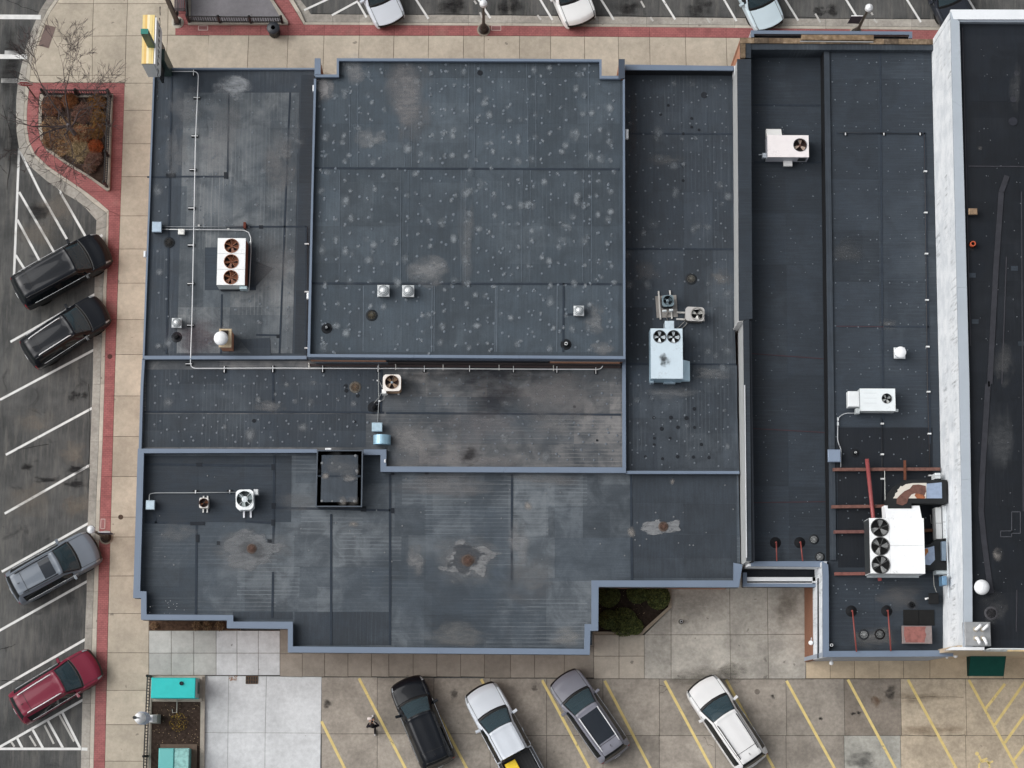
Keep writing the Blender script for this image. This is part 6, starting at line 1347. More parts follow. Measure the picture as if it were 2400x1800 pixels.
t = run('cable', 'pale cable looping from the roof to the electrical panel', [T(3, 2, 1402, 1130) + (ZBE + .1,), T(3, 2, 1412, 1205) + (ZBE + .05,), T(3, 2, 1440, 1200) + (ZBE + .3,), T(3, 2, 1452, 1250) + (ZBE + .6,)], ZBE, .018, S(170, 170, 168), cat='cable')
# --- things on the white building's roof
c, sx, sy = rect(*T(3, 3, 1703, 398), *T(3, 3, 1920, 605), ZCB + .1); t = thing('pipe_curb', 'grey metal curb box with four white goose neck pipes', 'pipe box', (c.x, c.y, zr))
mb = MB(); mb.bbox(-sx / 2, sx / 2, -sy / 2, sy / 2, 0, .5, .02); mb.build('cover', M['galvanised'], t, color=S(166, 168, 170))
for (x, y, dx, dy) in ((-.1, .22, .2, .2), (.22, .22, .22, .2), (-.1, -.2, .12, -.28), (.22, -.2, .12, -.3)):
    mb = MB(); mb.tube([(x, y, .45), (x, y, .72), (x + dx * .2, y + dy * .2, .80), (x + dx * .7, y + dy * .7, .82), (x + dx, y + dy, .74)], .075, 10); mb.build('goose_neck', M['plastic'], t, smooth=True, color=S(246, 247, 248))
    mb = MB(); mb.lathe([(.12, .5), (.1, .56)], (x, y, 0), 14); mb.build('collar', M['galvanised'], t, color=S(180, 170, 150))
t = thing('globe_vent', 'white globe shaped vent on the white building', 'vent', W(*T(3, 3, 1822, 105), zr)); 
mb = MB(); mb.lathe([(.2, 0), (.2, .3), (.24, .32)], n=18); mb.build('neck', M['paint'], t, color=S(222, 224, 226)); mb = MB(); mb.ball((0, 0, .62), .36, 24, 12, .85); mb.build('globe', M['paint'], t, smooth=True, color=S(238, 240, 242))
boxy('metal_vent_box', 'small tan vent box beside the pale coping', T(3, 1, 1738, 140) + T(3, 1, 1810, 192), zr, .5, S(140, 118, 96), 'rust')
t = thing('roof_railing', 'white pipe railing along the south edge of the white building', 'railing', W(*T(3, 3, 1925, 630), zr))
a, b = W(*T(3, 3, 1925, 628), zr + 1), W(*T(3, 3, 2500, 630), zr + 1)
for zz in (0, -.5): mb = MB(); mb.tube([a + Vector((0, 0, zz)), b + Vector((0, 0, zz))], .03, 6); mb.build('rail', M['paint'], t, True, color=S(220, 224, 226))
for s in range(6): p = a.lerp(b, s / 5); mb = MB(); mb.tube([p, Vector((p.x, p.y, zr))], .03, 6); mb.build('post', M['paint'], t, True, color=S(214, 218, 220))
# --- wall lights
def wlight(px, z, label, s=(.14, .3, .2), col=S(240, 242, 244)):
    t = thing('wall_light', label, 'light', W(*px, z)); mb = MB(); mb.bbox(-s[0] / 2, s[0] / 2, -s[1] / 2, s[1] / 2, 0, s[2], .03); mb.build('housing', M['plastic'], t, color=col); mb = MB(); mb.box(-s[0] * .35, s[0] * .35, -s[1] * .35, s[1] * .35, -.04, 0); mb.build('diffuser', M['lens'], t)
wlight(T(0, 1, 1254, 540), ZN - .1, 'white wall light on the west edge beside the sidewalk', (.12, .32, .16)); wlight(T(1, 1, 451, 903), ZN + .9, 'white wall light on the west face of the middle block', (.12, .32, .2)); wlight(T(1, 0, 500, 770), ZN + 1, 'white wall light near the north-west corner of the middle block', (.1, .34, .2)); wlight(T(1, 2, 626, 564), ZP - .15, 'white wall light on the north side of the stair head', (.3, .1, .14))
wlight(T(1, 2, 1116, 667), ZSC + .01, 'small white light on the stepped coping', (.08, .16, .1)); wlight(T(2, 0, 990, 1166), ZE + 1.2, 'white wall light box on the east face of the middle block', (.16, .5, .22))
def globe(px, z, label, r=.13):
    t = thing('globe_light', label, 'light', W(*px, z)); mb = MB(); mb.ball((0, 0, 0), r, 18, 10); mb.build('globe', M['lamp_globe'], t, smooth=True, color=S(248, 248, 248)); mb = MB(); mb.tube([(0, 0, .05), (.02, .25, .12)], .025, 6); mb.build('arm', M['paint'], t, color=S(190, 194, 198))
globe(T(3, 3, 547, 752), 3.0, 'white globe light below the south wing coping', .11); globe(T(3, 3, 370, 577), 3.2, 'white globe light on the brown brick wall', .12); globe(T(3, 3, 1620, 688), 3.6, 'white globe light near the corner of the white building', .12); globe(T(3, 3, 1546, 702), 3.4, 'small white globe light west of the building corner', .07)
# ================================================================ street furniture
BLK = S(22, 22, 24)
def lamp(px_top, label, zt=4.35, banner=None):
    b = W(*px_top, zt); t = thing('street_lamp', label, 'street lamp', (b.x, b.y, .15))
    mb = MB(); mb.lathe([(.36, -.15), (.36, .04), (.30, .06)], n=24); mb.build('foot', M['concrete'], t, color=S(150, 142, 130))
    mb = MB(); mb.lathe([(.29, .06), (.28, .14), (.2, .2), (.18, .5), (.15, .6), (.17, .66), (.11, .75), (.09, 1.1)], n=16); mb.build('base', M['paint'], t, smooth=True, color=S(40, 34, 30), auto=35)
    mb = MB(); mb.lathe([(.085, 1.0), (.06, zt - .75), (.09, zt - .7), (.06, zt - .65), (.1, zt - .5), (.14, zt - .42)], n=14); mb.build('shaft', M['paint'], t, color=S(46, 40, 34))
    mb = MB(); mb.lathe([(.12, zt - .44), (.2, zt - .3), (.2, zt - .12), (.17, zt - .05), (.16, zt - .06), (.1, zt + .04), (.001, zt + .07)], n=22); mb.build('globe', M['lamp_globe'], t, smooth=True, color=S(238, 240, 242), auto=50)
    mb = MB(); mb.lathe([(.2, zt - .15), (.215, zt - .13), (.2, zt - .11)], n=22, cap=False); mb.build('collar', M['galvanised'], t, color=S(196, 198, 200))
    if banner:
        for zz in (2.9, 1.7): mb = MB(); mb.tube([(0, 0, zz), (banner * .75, .02, zz)], .018, 6); mb.build('banner_arm', M['paint'], t, color=BLK)
        mb = MB(); mb.box(min(banner * .1, banner * .72), max(banner * .1, banner * .72), -.01, .01, 1.72, 2.88); mb.build('banner', M['fabric'], t, color=S(84, 80, 92))
        mb = MB(); mb.box(min(banner * .1, banner * .72), max(banner * .1, banner * .72), -.02, .02, 2.885, 2.93); mb.build('banner_hem', M['fabric'], t, color=S(236, 236, 238))
    return t
lamp((1133, 8), 'black street lamp with white globe on the north sidewalk, middle of the street')
lamp((213.5, 1241), 'black street lamp with white globe and hanging banner by the grey car', banner=1)
lamp((2037, 18), 'black street lamp with white globe behind the dark brick parapet', banner=-1)
b = W(*T(0, 0, 1535, 195), .15); t = thing('light_pole', 'tall square brown light pole on a round concrete foot', 'light pole', b)
mb = MB(); mb.lathe([(.33, -.15), (.33, .03), (.27, .05), (.27, .1)], n=26); mb.build('foot', M['concrete'], t, color=S(176, 172, 162))
mb = MB(); mb.box(-.19, .19, -.19, .19, .1, .14); mb.build('base_plate', M['paint'], t, color=S(62, 54, 50))
mb = MB(); mb.box(-.1, .1, -.1, .1, .14, 8.5); mb.build('pole', M['paint'], t, color=S(70, 58, 54))
mb = MB(); mb.bbox(-.25, .25, .1, .9, 8.3, 8.5, .03); mb.build('lamp_head', M['paint'], t, color=S(66, 56, 52))
mb = MB(); [mb.cyl((x, y, .14), .025, .05, 8) for x in (-.14, .14) for y in (-.14, .14)]; mb.build('bolts', M['galvanised'], t, color=S(130, 128, 124))
# stop sign
b = W(*T(0, 0, 303, 842), .15); t = thing('stop_sign', 'red octagonal stop sign on a thin brown post by the bare tree', 'traffic sign', b)
mb = MB(); mb.box(-.03, .03, -.02, .02, 0, 2.75); mb.build('post', M['rust'], t, color=S(86, 62, 52))
o8 = [(.39 / math.cos(PI / 8) * math.cos(PI / 8 + PI / 4 * i), .39 / math.cos(PI / 8) * math.sin(PI / 8 + PI / 4 * i)) for i in range(8)]
def face(pts, y, th): 
    mb = MB(); n = len(pts); mb.add([(x, y - th, z + 2.45) for x, z in pts] + [(x, y, z + 2.45) for x, z in pts], [tuple(range(n)), tuple(range(2 * n - 1, n - 1, -1))] + [(i, n + i, n + (i + 1) % n, (i + 1) % n) for i in range(n)]); return mb
face(o8, -.022, .006).build('plate', M['paint'], t, color=S(225, 225, 222)); face([(x * .93, z * .93) for x, z in o8], -.03, .004).build('red_face', M['paint'], t, color=S(170, 26, 36))
def text(body, size, parent, loc, rot, col, ext=.004, name='lettering', sx=1.0):
    cu = bpy.data.curves.new(name, 'FONT'); cu.body = body; cu.size = size; cu.extrude = ext; cu.align_x = 'CENTER'; cu.align_y = 'CENTER'; cu.space_character = sx
    o = bpy.data.objects.new(name, cu); COL.objects.link(o); bpy.context.view_layer.update()
    me = bpy.data.meshes.new_from_object(o.evaluated_get(bpy.context.evaluated_depsgraph_get())); bpy.data.objects.remove(o); cu = me; me.materials.clear()
    o = bpy.data.objects.new(name, me); COL.objects.link(o); o.parent = parent; o.location = loc; o.rotation_euler = rot; cu.materials.append(M['paint']); o.color = col; return o
text('STOP', .30, t, (0, -.04, 2.45), (PI / 2, 0, 0), S(240, 240, 238))
# litter bin
b = W(*T(1, 0, 163, 288), .15); t = thing('litter_bin', 'round black slatted litter bin on the red paving', 'litter bin', b)
mb = MB(); mb.lathe([(.24, 0), (.27, .1), (.27, .8)], n=24); mb.build('liner', M['plastic'], t, color=S(16, 16, 18))
for i in range(20):
    a = 2 * PI * i / 20; mb = MB(); mb.box(-.03, .03, -.012, .012, .05, .86, a + PI / 2, (.29 * math.cos(a), .29 * math.sin(a), 0)); mb.build('slat', M['paint'], t, color=BLK)
mb = MB(); mb.lathe([(.34, .82), (.35, .9), (.3, .95), (.12, .98), (.11, .94), (.10, .8)], n=26, cap=False); mb.build('lid', M['paint'], t, smooth=True, color=S(44, 48, 54), auto=40)
mb = MB(); mb.lathe([(.001, .8), (.11, .8)], n=16, cap=False); mb.build('opening', M['plastic'], t, color=(.003, .003, .003, 1))
# bench
c, sx, sy = rect(*T(0, 0, 1517, -260), *T(0, 0, 1600, 95), .6); t = thing('bench', 'dark brown slatted bench end at the top edge by the black fence', 'bench', (c.x, c.y, .15))
for i in range(5): mb = MB(); x = -.26 + .11 * i; mb.bbox(x - .045, x + .045, -sy / 2, sy / 2, .42, .46, .008); mb.build('seat_slat', M['paint'], t, color=S(78, 66, 70))
for i in range(4): mb = MB(); z = .5 + .1 * i; mb.box(.3 + .03 * i, .33 + .03 * i, -sy / 2, sy / 2, z, z + .08); mb.build('back_slat', M['paint'], t, color=S(74, 62, 66))
for y in (-sy / 2 + .06, sy / 2 - .06):
    mb = MB(); mb.tube([(-.3, y, 0), (-.27, y, .42), (.28, y, .44), (.42, y, .92)], .03, 6); mb.tube([(.34, y, 0), (.27, y, .42)], .03, 6); mb.tube([(-.3, y, .42), (-.3, y, .62), (.3, y, .64)], .02, 6); mb.build('leg_frame', M['paint'], t, color=BLK)
# metal picket fences
def fence(label, posts, z, h=.95, sp=.13):
    P = [W(*p, z) for p in posts]; t = thing('picket_fence', label, 'fence', P[0])
    for p in P:
        mb = MB(); mb.cbox(p, .12, .12, h + .06); mb.lathe([(.07, h + .06), (.07, h + .1), (.02, h + .14)], p, 8); mb.build('post', M['paint'], t, True, color=BLK)
    for a, b in zip(P, P[1:]):
        for zz in (.12, h - .05): mb = MB(); mb.tube([a + Vector((0, 0, zz)), b + Vector((0, 0, zz))], .042, 4); mb.build('rail', M['paint'], t, True, color=BLK)
        n = max(2, round((b - a).length / sp)); d = (b - a) / n; me = None
        for i in range(1, n):
            q = a + d * i - t.location
            if me is None:
                mb = MB(); mb.cbox((0, 0, .04), .036, .036, h - .02); o = mb.build('picket', M['paint'], t, color=BLK); me = o.data
            else:
                o = bpy.data.objects.new('picket', me); COL.objects.link(o); o.parent = t; o.color = BLK
            o.location = q
k = lambda x, y: (400 + x * 320 / 2212, y * 320 / 2212)
fence('black metal picket fence along the grey bed at the top edge', [k(300, 352), k(800, 362), k(1300, 367), k(1812, 367)], .3)
fence('black metal picket fence beside the bench running off the top edge', [k(298, 345), (437, -30)], .3)
fence('black metal picket fence on the north side of the orange planting bed', [T(0, 0, 388, 822), T(0, 0, 678, 822), T(0, 0, 955, 824)], .3)
fence('black metal picket fence on the east side of the orange planting bed', [T(0, 0, 960, 835), T(0, 0, 948, 1085), T(0, 0, 936, 1350), T(0, 0, 924, 1612)], .3)
fence('black metal picket fence beside the teal generator', [T(0, 3, 1302, 868), T(0, 3, 1287, 1212), T(0, 3, 1272, 1556), T(0, 3, 1260, 1900)], .22, 1.1, .15)
# planting bed kerbs
def bed(name, label, outer, inner, z, soil, zsoil, col, soilmat='wood_soil'):
    n = len(outer); t = thing(name, label, 'planter', centre(outer, 0))
    for i in range(n):
        j = (i + 1) % n; mb = MB(); mb.prism(inset([W(*p, z) for p in (outer[i], outer[j], inner[j], inner[i])], .004), 0, z); mb.build('border_stone', M['concrete'], t, True, color=col)
    mb = MB(); mb.prism([W(*p, zsoil) for p in inner], 0, zsoil); mb.build('soil', M[soilmat], t, True, color=soil); return t
bo2 = [t0(*p) for p in [(345, 812), (338, 870), (332, 1000), (331, 1110), (350, 1210), (400, 1300), (560, 1410), (745, 1520), (925, 1650), (948, 1640), (960, 1250), (976, 812)]]
bi2 = [t0(*p) for p in [(376, 838), (366, 870), (360, 1000), (360, 1090), (376, 1200), (430, 1290), (590, 1405), (765, 1512), (895, 1600), (908, 1600), (924, 1250), (932, 838)]]
bed1 = bed('planting_bed', 'kerbed planting bed of dry orange plants at the street corner', bo2, bi2, .3, S(58, 46, 40), .24, S(172, 164, 152))
go_ = [T(0, 0, 1622, -500), T(0, 0, 1622, 212), T(1, 0, 277, 212), T(1, 0, 277, 185), T(1, 0, 150, 0), T(1, 0, -190, -500)]; gi_ = [T(0, 0, 1648, -500), T(0, 0, 1648, 186), T(1, 0, 215, 186), T(1, 0, 210, 150), T(1, 0, 122, 0), T(1, 0, -220, -500)]
bed('paved_bed', 'grey surfaced bed behind the black fence at the top edge', go_, gi_, .3, S(126, 124, 128), .26, S(166, 160, 150), 'concrete')
bed('planting_bed', 'kerbed shrub bed in the corner south of the shop', [T(2, 3, *p) for p in ((690, 20), (1378, 20), (1378, 272), (1130, 506), (700, 506))], [T(2, 3, *p) for p in ((740, 40), (1348, 40), (1350, 265), (1112, 480), (735, 480))], .3, S(54, 46, 40), .2, S(158, 146, 130))
bed('planting_bed', 'narrow mulch bed against the south-west wall', [T(0, 3, *p) for p in ((1287, 330), (2080, 330), (2080, 473), (1287, 473))], [T(0, 3, *p) for p in ((1290, 334), (2076, 334), (2076, 470), (1290, 470))], .14, S(74, 58, 48), .15, S(150, 140, 124))
ybed = bed('planting_bed', 'brown mulch bed with the generator and transformer', [T(0, 3, *p) for p in ((1287, 860), (1770, 860), (1762, 1950), (1270, 1950))], [T(0, 3, *p) for p in ((1312, 1086), (1732, 1088), (1722, 1949), (1300, 1949))], .2, S(66, 55, 49), .19, S(186, 178, 166))
# tactile plate, covers
t = thing('tactile_plate', 'brown tactile plate set into the corner ramp', 'paving plate', W(*T(0, 0, 407, 315), .15))
P = [W(*T(0, 0, *p), .15) for p in ((395, 212), (482, 235), (420, 418), (332, 392))]; mb = MB(); mb.prism(P, .151, .162); mb.build('plate', M['paint'], t, True, color=S(104, 84, 78)); mb = MB()
for i in range(12):
    for j in range(7):
        p = P[0].lerp(P[1], (j + .5) / 7).lerp(P[3].lerp(P[2], (j + .5) / 7), (i + .5) / 12); mb.lathe([(.022, .162), (.014, .168)], Vector((p.x, p.y, 0)), 6)
o = mb.build('domes', M['paint'], t, True, color=S(110, 90, 84)); o['kind'] = 'stuff'
def cover(px, r, z, label, col):
    t = thing('manhole_cover', label, 'cover', W(*px, z)); mb = MB(); mb.lathe([(r, .002), (r, .008), (r * .9, .012), (r * .86, .008), (.001, .008)], n=22, cap=False); mb.build('lid', M['rust'], t, color=col)
cover(T(0, 1, 949, 1422), .13, .15, 'brown round cover in the red border', S(86, 56, 52)); cover(T(0, 2, 1043, 1150), .13, .15, 'brown round cover on the sidewalk joint', S(74, 60, 50)); cover(T(2, 3, 2118, 1000), .14, .02, 'grey round cover between two yellow lines by the white car', S(120, 112, 104))
def ucover(px0, px1, label):
    c, sx, sy = rect(*px0, *px1, .15); t = thing('utility_cover', label, 'cover', (c.x, c.y, .15)); mb = MB()
    for a in ((-sx / 2, sx / 2, -sy / 2, -sy / 2 + .025), (-sx / 2, sx / 2, sy / 2 - .025, sy / 2), (-sx / 2, -sx / 2 + .025, -sy / 2, sy / 2), (sx / 2 - .025, sx / 2, -sy / 2, sy / 2)): mb.box(*a, .002, .012)
    mb.build('frame', M['paint'], t, color=S(206, 190, 184)); mb = MB(); mb.box(-sx / 2 + .03, sx / 2 - .03, -sy / 2 + .03, sy / 2 - .03, .002, .008); mb.build('lid', M['concrete'], t, color=S(150, 104, 104))
ucover(T(0, 0, 1712, 222), T(0, 0, 1798, 262), 'small rectangular cover in the red paving below the fence'); ucover(T(1, 0, 2033, 222), T(1, 0, 2118, 264), 'small rectangular cover beside the middle street lamp'); ucover(T(0, 2, 868, 1165), T(0, 2, 910, 1252), 'small rectangular cover beside the western street lamp')
c, sx, sy = rect(*T(0, 3, 2125, 868), *T(0, 3, 2228, 930), .03); t = thing('drain_grate', 'rusty drain grate at the edge of the pale driveway', 'grate', (c.x, c.y, .021)); mb = MB(); mb.box(-sx / 2, sx / 2, -sy / 2, sy / 2, .0, .004); mb.build('pit', M['plastic'], t, color=(.006, .005, .004, 1))
for i in range(6): x = -sx / 2 + sx * i / 5; mb = MB(); mb.box(x - .02, x + .02, -sy / 2, sy / 2, .006, .026); mb.build('bar', M['rust'], t, color=S(92, 72, 56))
for y in (-sy / 2, 0, sy / 2): mb = MB(); mb.box(-sx / 2, sx / 2, y - .02, y + .02, .004, .022); mb.build('bar', M['rust'], t, color=S(88, 68, 54))
# generator and transformer
c, sx, sy = rect(353.5, 1588.5, 458.5, 1636.5, 1.75); t = thing('generator', 'teal generator housing with a dark exhaust cap', 'generator', (c.x, c.y, .2))
mb = MB(); mb.bbox(-sx / 2, sx / 2, -sy / 2, sy / 2, .1, 1.55, .03); mb.build('housing', M['paint'], t, color=S(22, 186, 184)); mb = MB(); mb.box(sx / 2 + .004, sx / 2 + .02, -sy / 2 + .04, sy / 2 - .04, .12, 1.5); mb.build('end_panel', M['paint'], t, color=S(150, 158, 156)); mb = MB(); mb.box(sx / 2 + .022, sx / 2 + .04, -sy / 2 + .25, sy / 2 - .2, .3, .85); mb.build('louvre', M['plastic'], t, color=S(30, 70, 68))
q = W(425, 1601.6, 1.8) - t.location; mb = MB(); mb.lathe([(.1, 1.55), (.1, 1.62), (.07, 1.64), (.05, 1.6)], (q.x, q.y, 0), 16); mb.build('exhaust_cap', M['rust'], t, color=S(42, 52, 58)); mb = MB(); mb.box(-sx / 2 - .02, sx / 2 + .15, -sy / 2 - .12, sy / 2 + .12, 0, .1); mb.build('pad', M['concrete'], t, color=S(168, 160, 150))
t = run('fuel_pipe', 'thin grey pipe from the generator into the mulch', [T(0, 3, 1530, 1062) + (.45,), T(0, 3, 1527, 1180) + (.3,), T(0, 3, 1490, 1180) + (.25,), T(0, 3, 1490, 1150) + (.25,)], .3, .03, S(170, 166, 158))
c, sx, sy = rect(*T(0, 3, 1360, 1488), *T(0, 3, 1635, 1900), 1.35); t = thing('transformer', 'weathered teal transformer box with peeling east lid', 'transformer', (c.x, c.y, .19))
mb = MB(); mb.box(-sx / 2 + .03, sx / 2 - .03, -sy / 2 + .03, sy / 2 - .03, .1, 1.05); mb.build('tank', M['paint'], t, color=S(84, 150, 148)); mb = MB(); mb.bbox(-sx / 2, .02, -sy / 2, sy / 2, 1.05, 1.2, .05); mb.build('lid', M['grimy_white'], t, color=S(98, 178, 176)); mb = MB(); mb.bbox(.03, sx / 2, -sy / 2, sy / 2, 1.03, 1.15, .03); mb.build('lid', M['rust'], t, color=S(142, 190, 186)); mb = MB(); mb.box(-sx / 2 - .1, sx / 2 + .25, -sy / 2, sy / 2 + .2, 0, .1); mb.build('pad', M['concrete'], t, color=S(118, 102, 90))
# white warning tower in the bed
b = W(*T(0, 3, 1350, 1236), .2); t = thing('siren_tower', 'slim white siren tower on a concrete pedestal by the fence', 'siren', (b.x, b.y, .19))
mb = MB(); mb.lathe([(.33, 0), (.29, 1.1)], n=4); o = mb.build('pedestal', M['concrete'], t, color=S(176, 176, 170)); o.rotation_euler = (0, 0, PI / 4)
mb = MB(); mb.bbox(-.2, .2, -.17, .17, 1.1, 2.4, .03); mb.build('cabinet', M['paint'], t, color=S(238, 240, 242)); mb = MB(); mb.lathe([(.12, 2.4), (.1, 3.9)], n=12); mb.build('column', M['paint'], t, color=S(196, 204, 214))
for i in range(7): mb = MB(); mb.lathe([(.32, 3.9 + .14 * i), (.27, 4.0 + .14 * i)], n=20); mb.build('horn_ring', M['paint'], t, color=S(178, 188, 202))
mb = MB(); mb.lathe([(.26, 4.88), (.27, 5.2), (.24, 5.4), (.14, 5.55), (.06, 5.6)], n=20); mb.build('dome', M['paint'], t, smooth=True, color=S(244, 245, 246)); mb = MB(); mb.cyl((0, 0, 5.55), .05, 1.0, 10); mb.build('mast', M['paint'], t, color=S(242, 244, 244)); mb = MB(); mb.cyl((0, 0, 6.55), .08, .3, 10); mb.build('tip', M['plastic'], t, color=BLK)
# pylon sign at the shop's corner
zt = 9.4; P = [W(*T(0, 0, *p), zt) for p in ((1234, 128), (1338, 128), (1324, 550), (1222, 550))]
t = thing('pylon_sign', 'tall yellow topped white sign with a black message board at the shop corner', 'sign', (P[0].lerp(P[2], .5).x, P[0].lerp(P[2], .5).y, 0))
mb = MB(); mb.prism(P, zt - 2.15, zt - .004); mb.build('sign_box', M['paint'], t, True, color=S(214, 220, 222))
a, b_ = P[0], P[1]; n = 5; cs = [S(232, 206, 140), S(226, 188, 112), S(246, 232, 192), S(240, 218, 152), S(238, 212, 140)]
for i in range(n):
    q = [P[0].lerp(P[1], i / n), P[0].lerp(P[1], (i + 1) / n), P[3].lerp(P[2], (i + 1) / n), P[3].lerp(P[2], i / n)]; mb = MB(); mb.prism(q, zt - .1, zt + .02 * (1 if i == 2 else 0) + .012 * (i % 2)); mb.build('top_board', M['paint'], t, True, color=cs[i])
ex = (P[1] - P[0]).normalized(); ey = (P[1] - P[2]).normalized()
m_ = P[1].lerp(P[2], .5)
def panel(y0, y1, z0, z1, d0, d1, mat, col, name): 
    A, B = P[2].lerp(P[1], y0), P[2].lerp(P[1], y1); mb = MB(); mb.prism([A + ex * d0, B + ex * d0, B + ex * d1, A + ex * d1], z0, z1); return mb.build(name, M[mat], t, True, color=col)
panel(.02, .93, zt - 2.1, zt - .1, .01, .05, 'paint', S(232, 236, 238), 'white_face'); panel(.0, .95, zt - .12, zt - .02, .02, .09, 'paint', S(250, 250, 250), 'face_trim')
panel(.05, .78, zt - 3.55, zt - 2.35, -.12, .0, 'plastic', S(16, 16, 18), 'message_board')
t_loc = m_ + ex * .06 - t.location
text('SSANTHMGOO', .62, t, (t_loc.x, t_loc.y - .35, zt - 1.2), (PI / 2, 0, PI / 2), S(44, 48, 50), .006, 'lettering', 1.25)
q = [W(*T(0, 0, *p), zt + 2.1) for p in ((1222, 255), (1276, 255), (1276, 290), (1222, 290))]; c = sum(q, Vector()) / 4
mb = MB(); mb.box(-.17, .17, -.12, .12, zt - 1, zt + 2.1, at=(c.x, c.y, 0)); mb.build('green_post', M['paint'], t, True, color=S(20, 84, 70)); mb = MB(); mb.box(-.18, .18, -.13, .13, zt + 2.1, zt + 2.14, at=(c.x, c.y, 0)); mb.build('post_cap', M['paint'], t, True, color=S(36, 124, 112))
q = W(384, 147, 6.0); mb = MB(); mb.box(-.24, .24, -.3, .3, .15, zt - 2.1, at=(q.x, q.y, 0)); mb.build('pylon_leg', M['paint'], t, True, color=S(40, 60, 54))

# ================================================================ vehicles
def cr(p0, p1, p2, p3, t):
    return .5 * ((2 * p1) + (-p0 + p2) * t + (2 * p0 - 5 * p1 + 4 * p2 - p3) * t * t + (-p0 + 3 * p1 - 3 * p2 + p3) * t ** 3)
def body_grid(st, nu, nv):
    """st: stations (x, bow, [(y,z)...]); returns grid of points, u along the car, v across one side"""
    n = len(st); m = len(st[0][2]); G = []
    for i in range(n - 1):
        for a in range(nu):
            u = a / nu; row = []
            I = [max(0, i - 1), i, i + 1, min(n - 1, i + 2)]
            for j in range(m - 1):
                for b in range(nv):
                    v = b / nv; J = [max(0, j - 1), j, j + 1, min(m - 1, j + 2)]; col = []
                    for ii in I:
                        q = [Vector((st[ii][0] - st[ii][1] * (1 - (st[ii][2][jj][0] / st[ii][3]) ** 2), *st[ii][2][jj])) for jj in J]
                        col.append(cr(*q, v))
                    row.append(cr(*col, u))
            col = []
            for ii in I:
                p = st[ii][2][m - 1]; col.append(Vector((st[ii][0] - st[ii][1] * (1 - (p[0] / st[ii][3]) ** 2), *p)))
            row.append(cr(*col, u)); G.append(row)
    G.append([Vector((st[-1][0] - st[-1][1] * (1 - (p[0] / st[-1][3]) ** 2), *p)) for p in st[-1][2]] if nv == 1 else [*G[-1]])
    return G
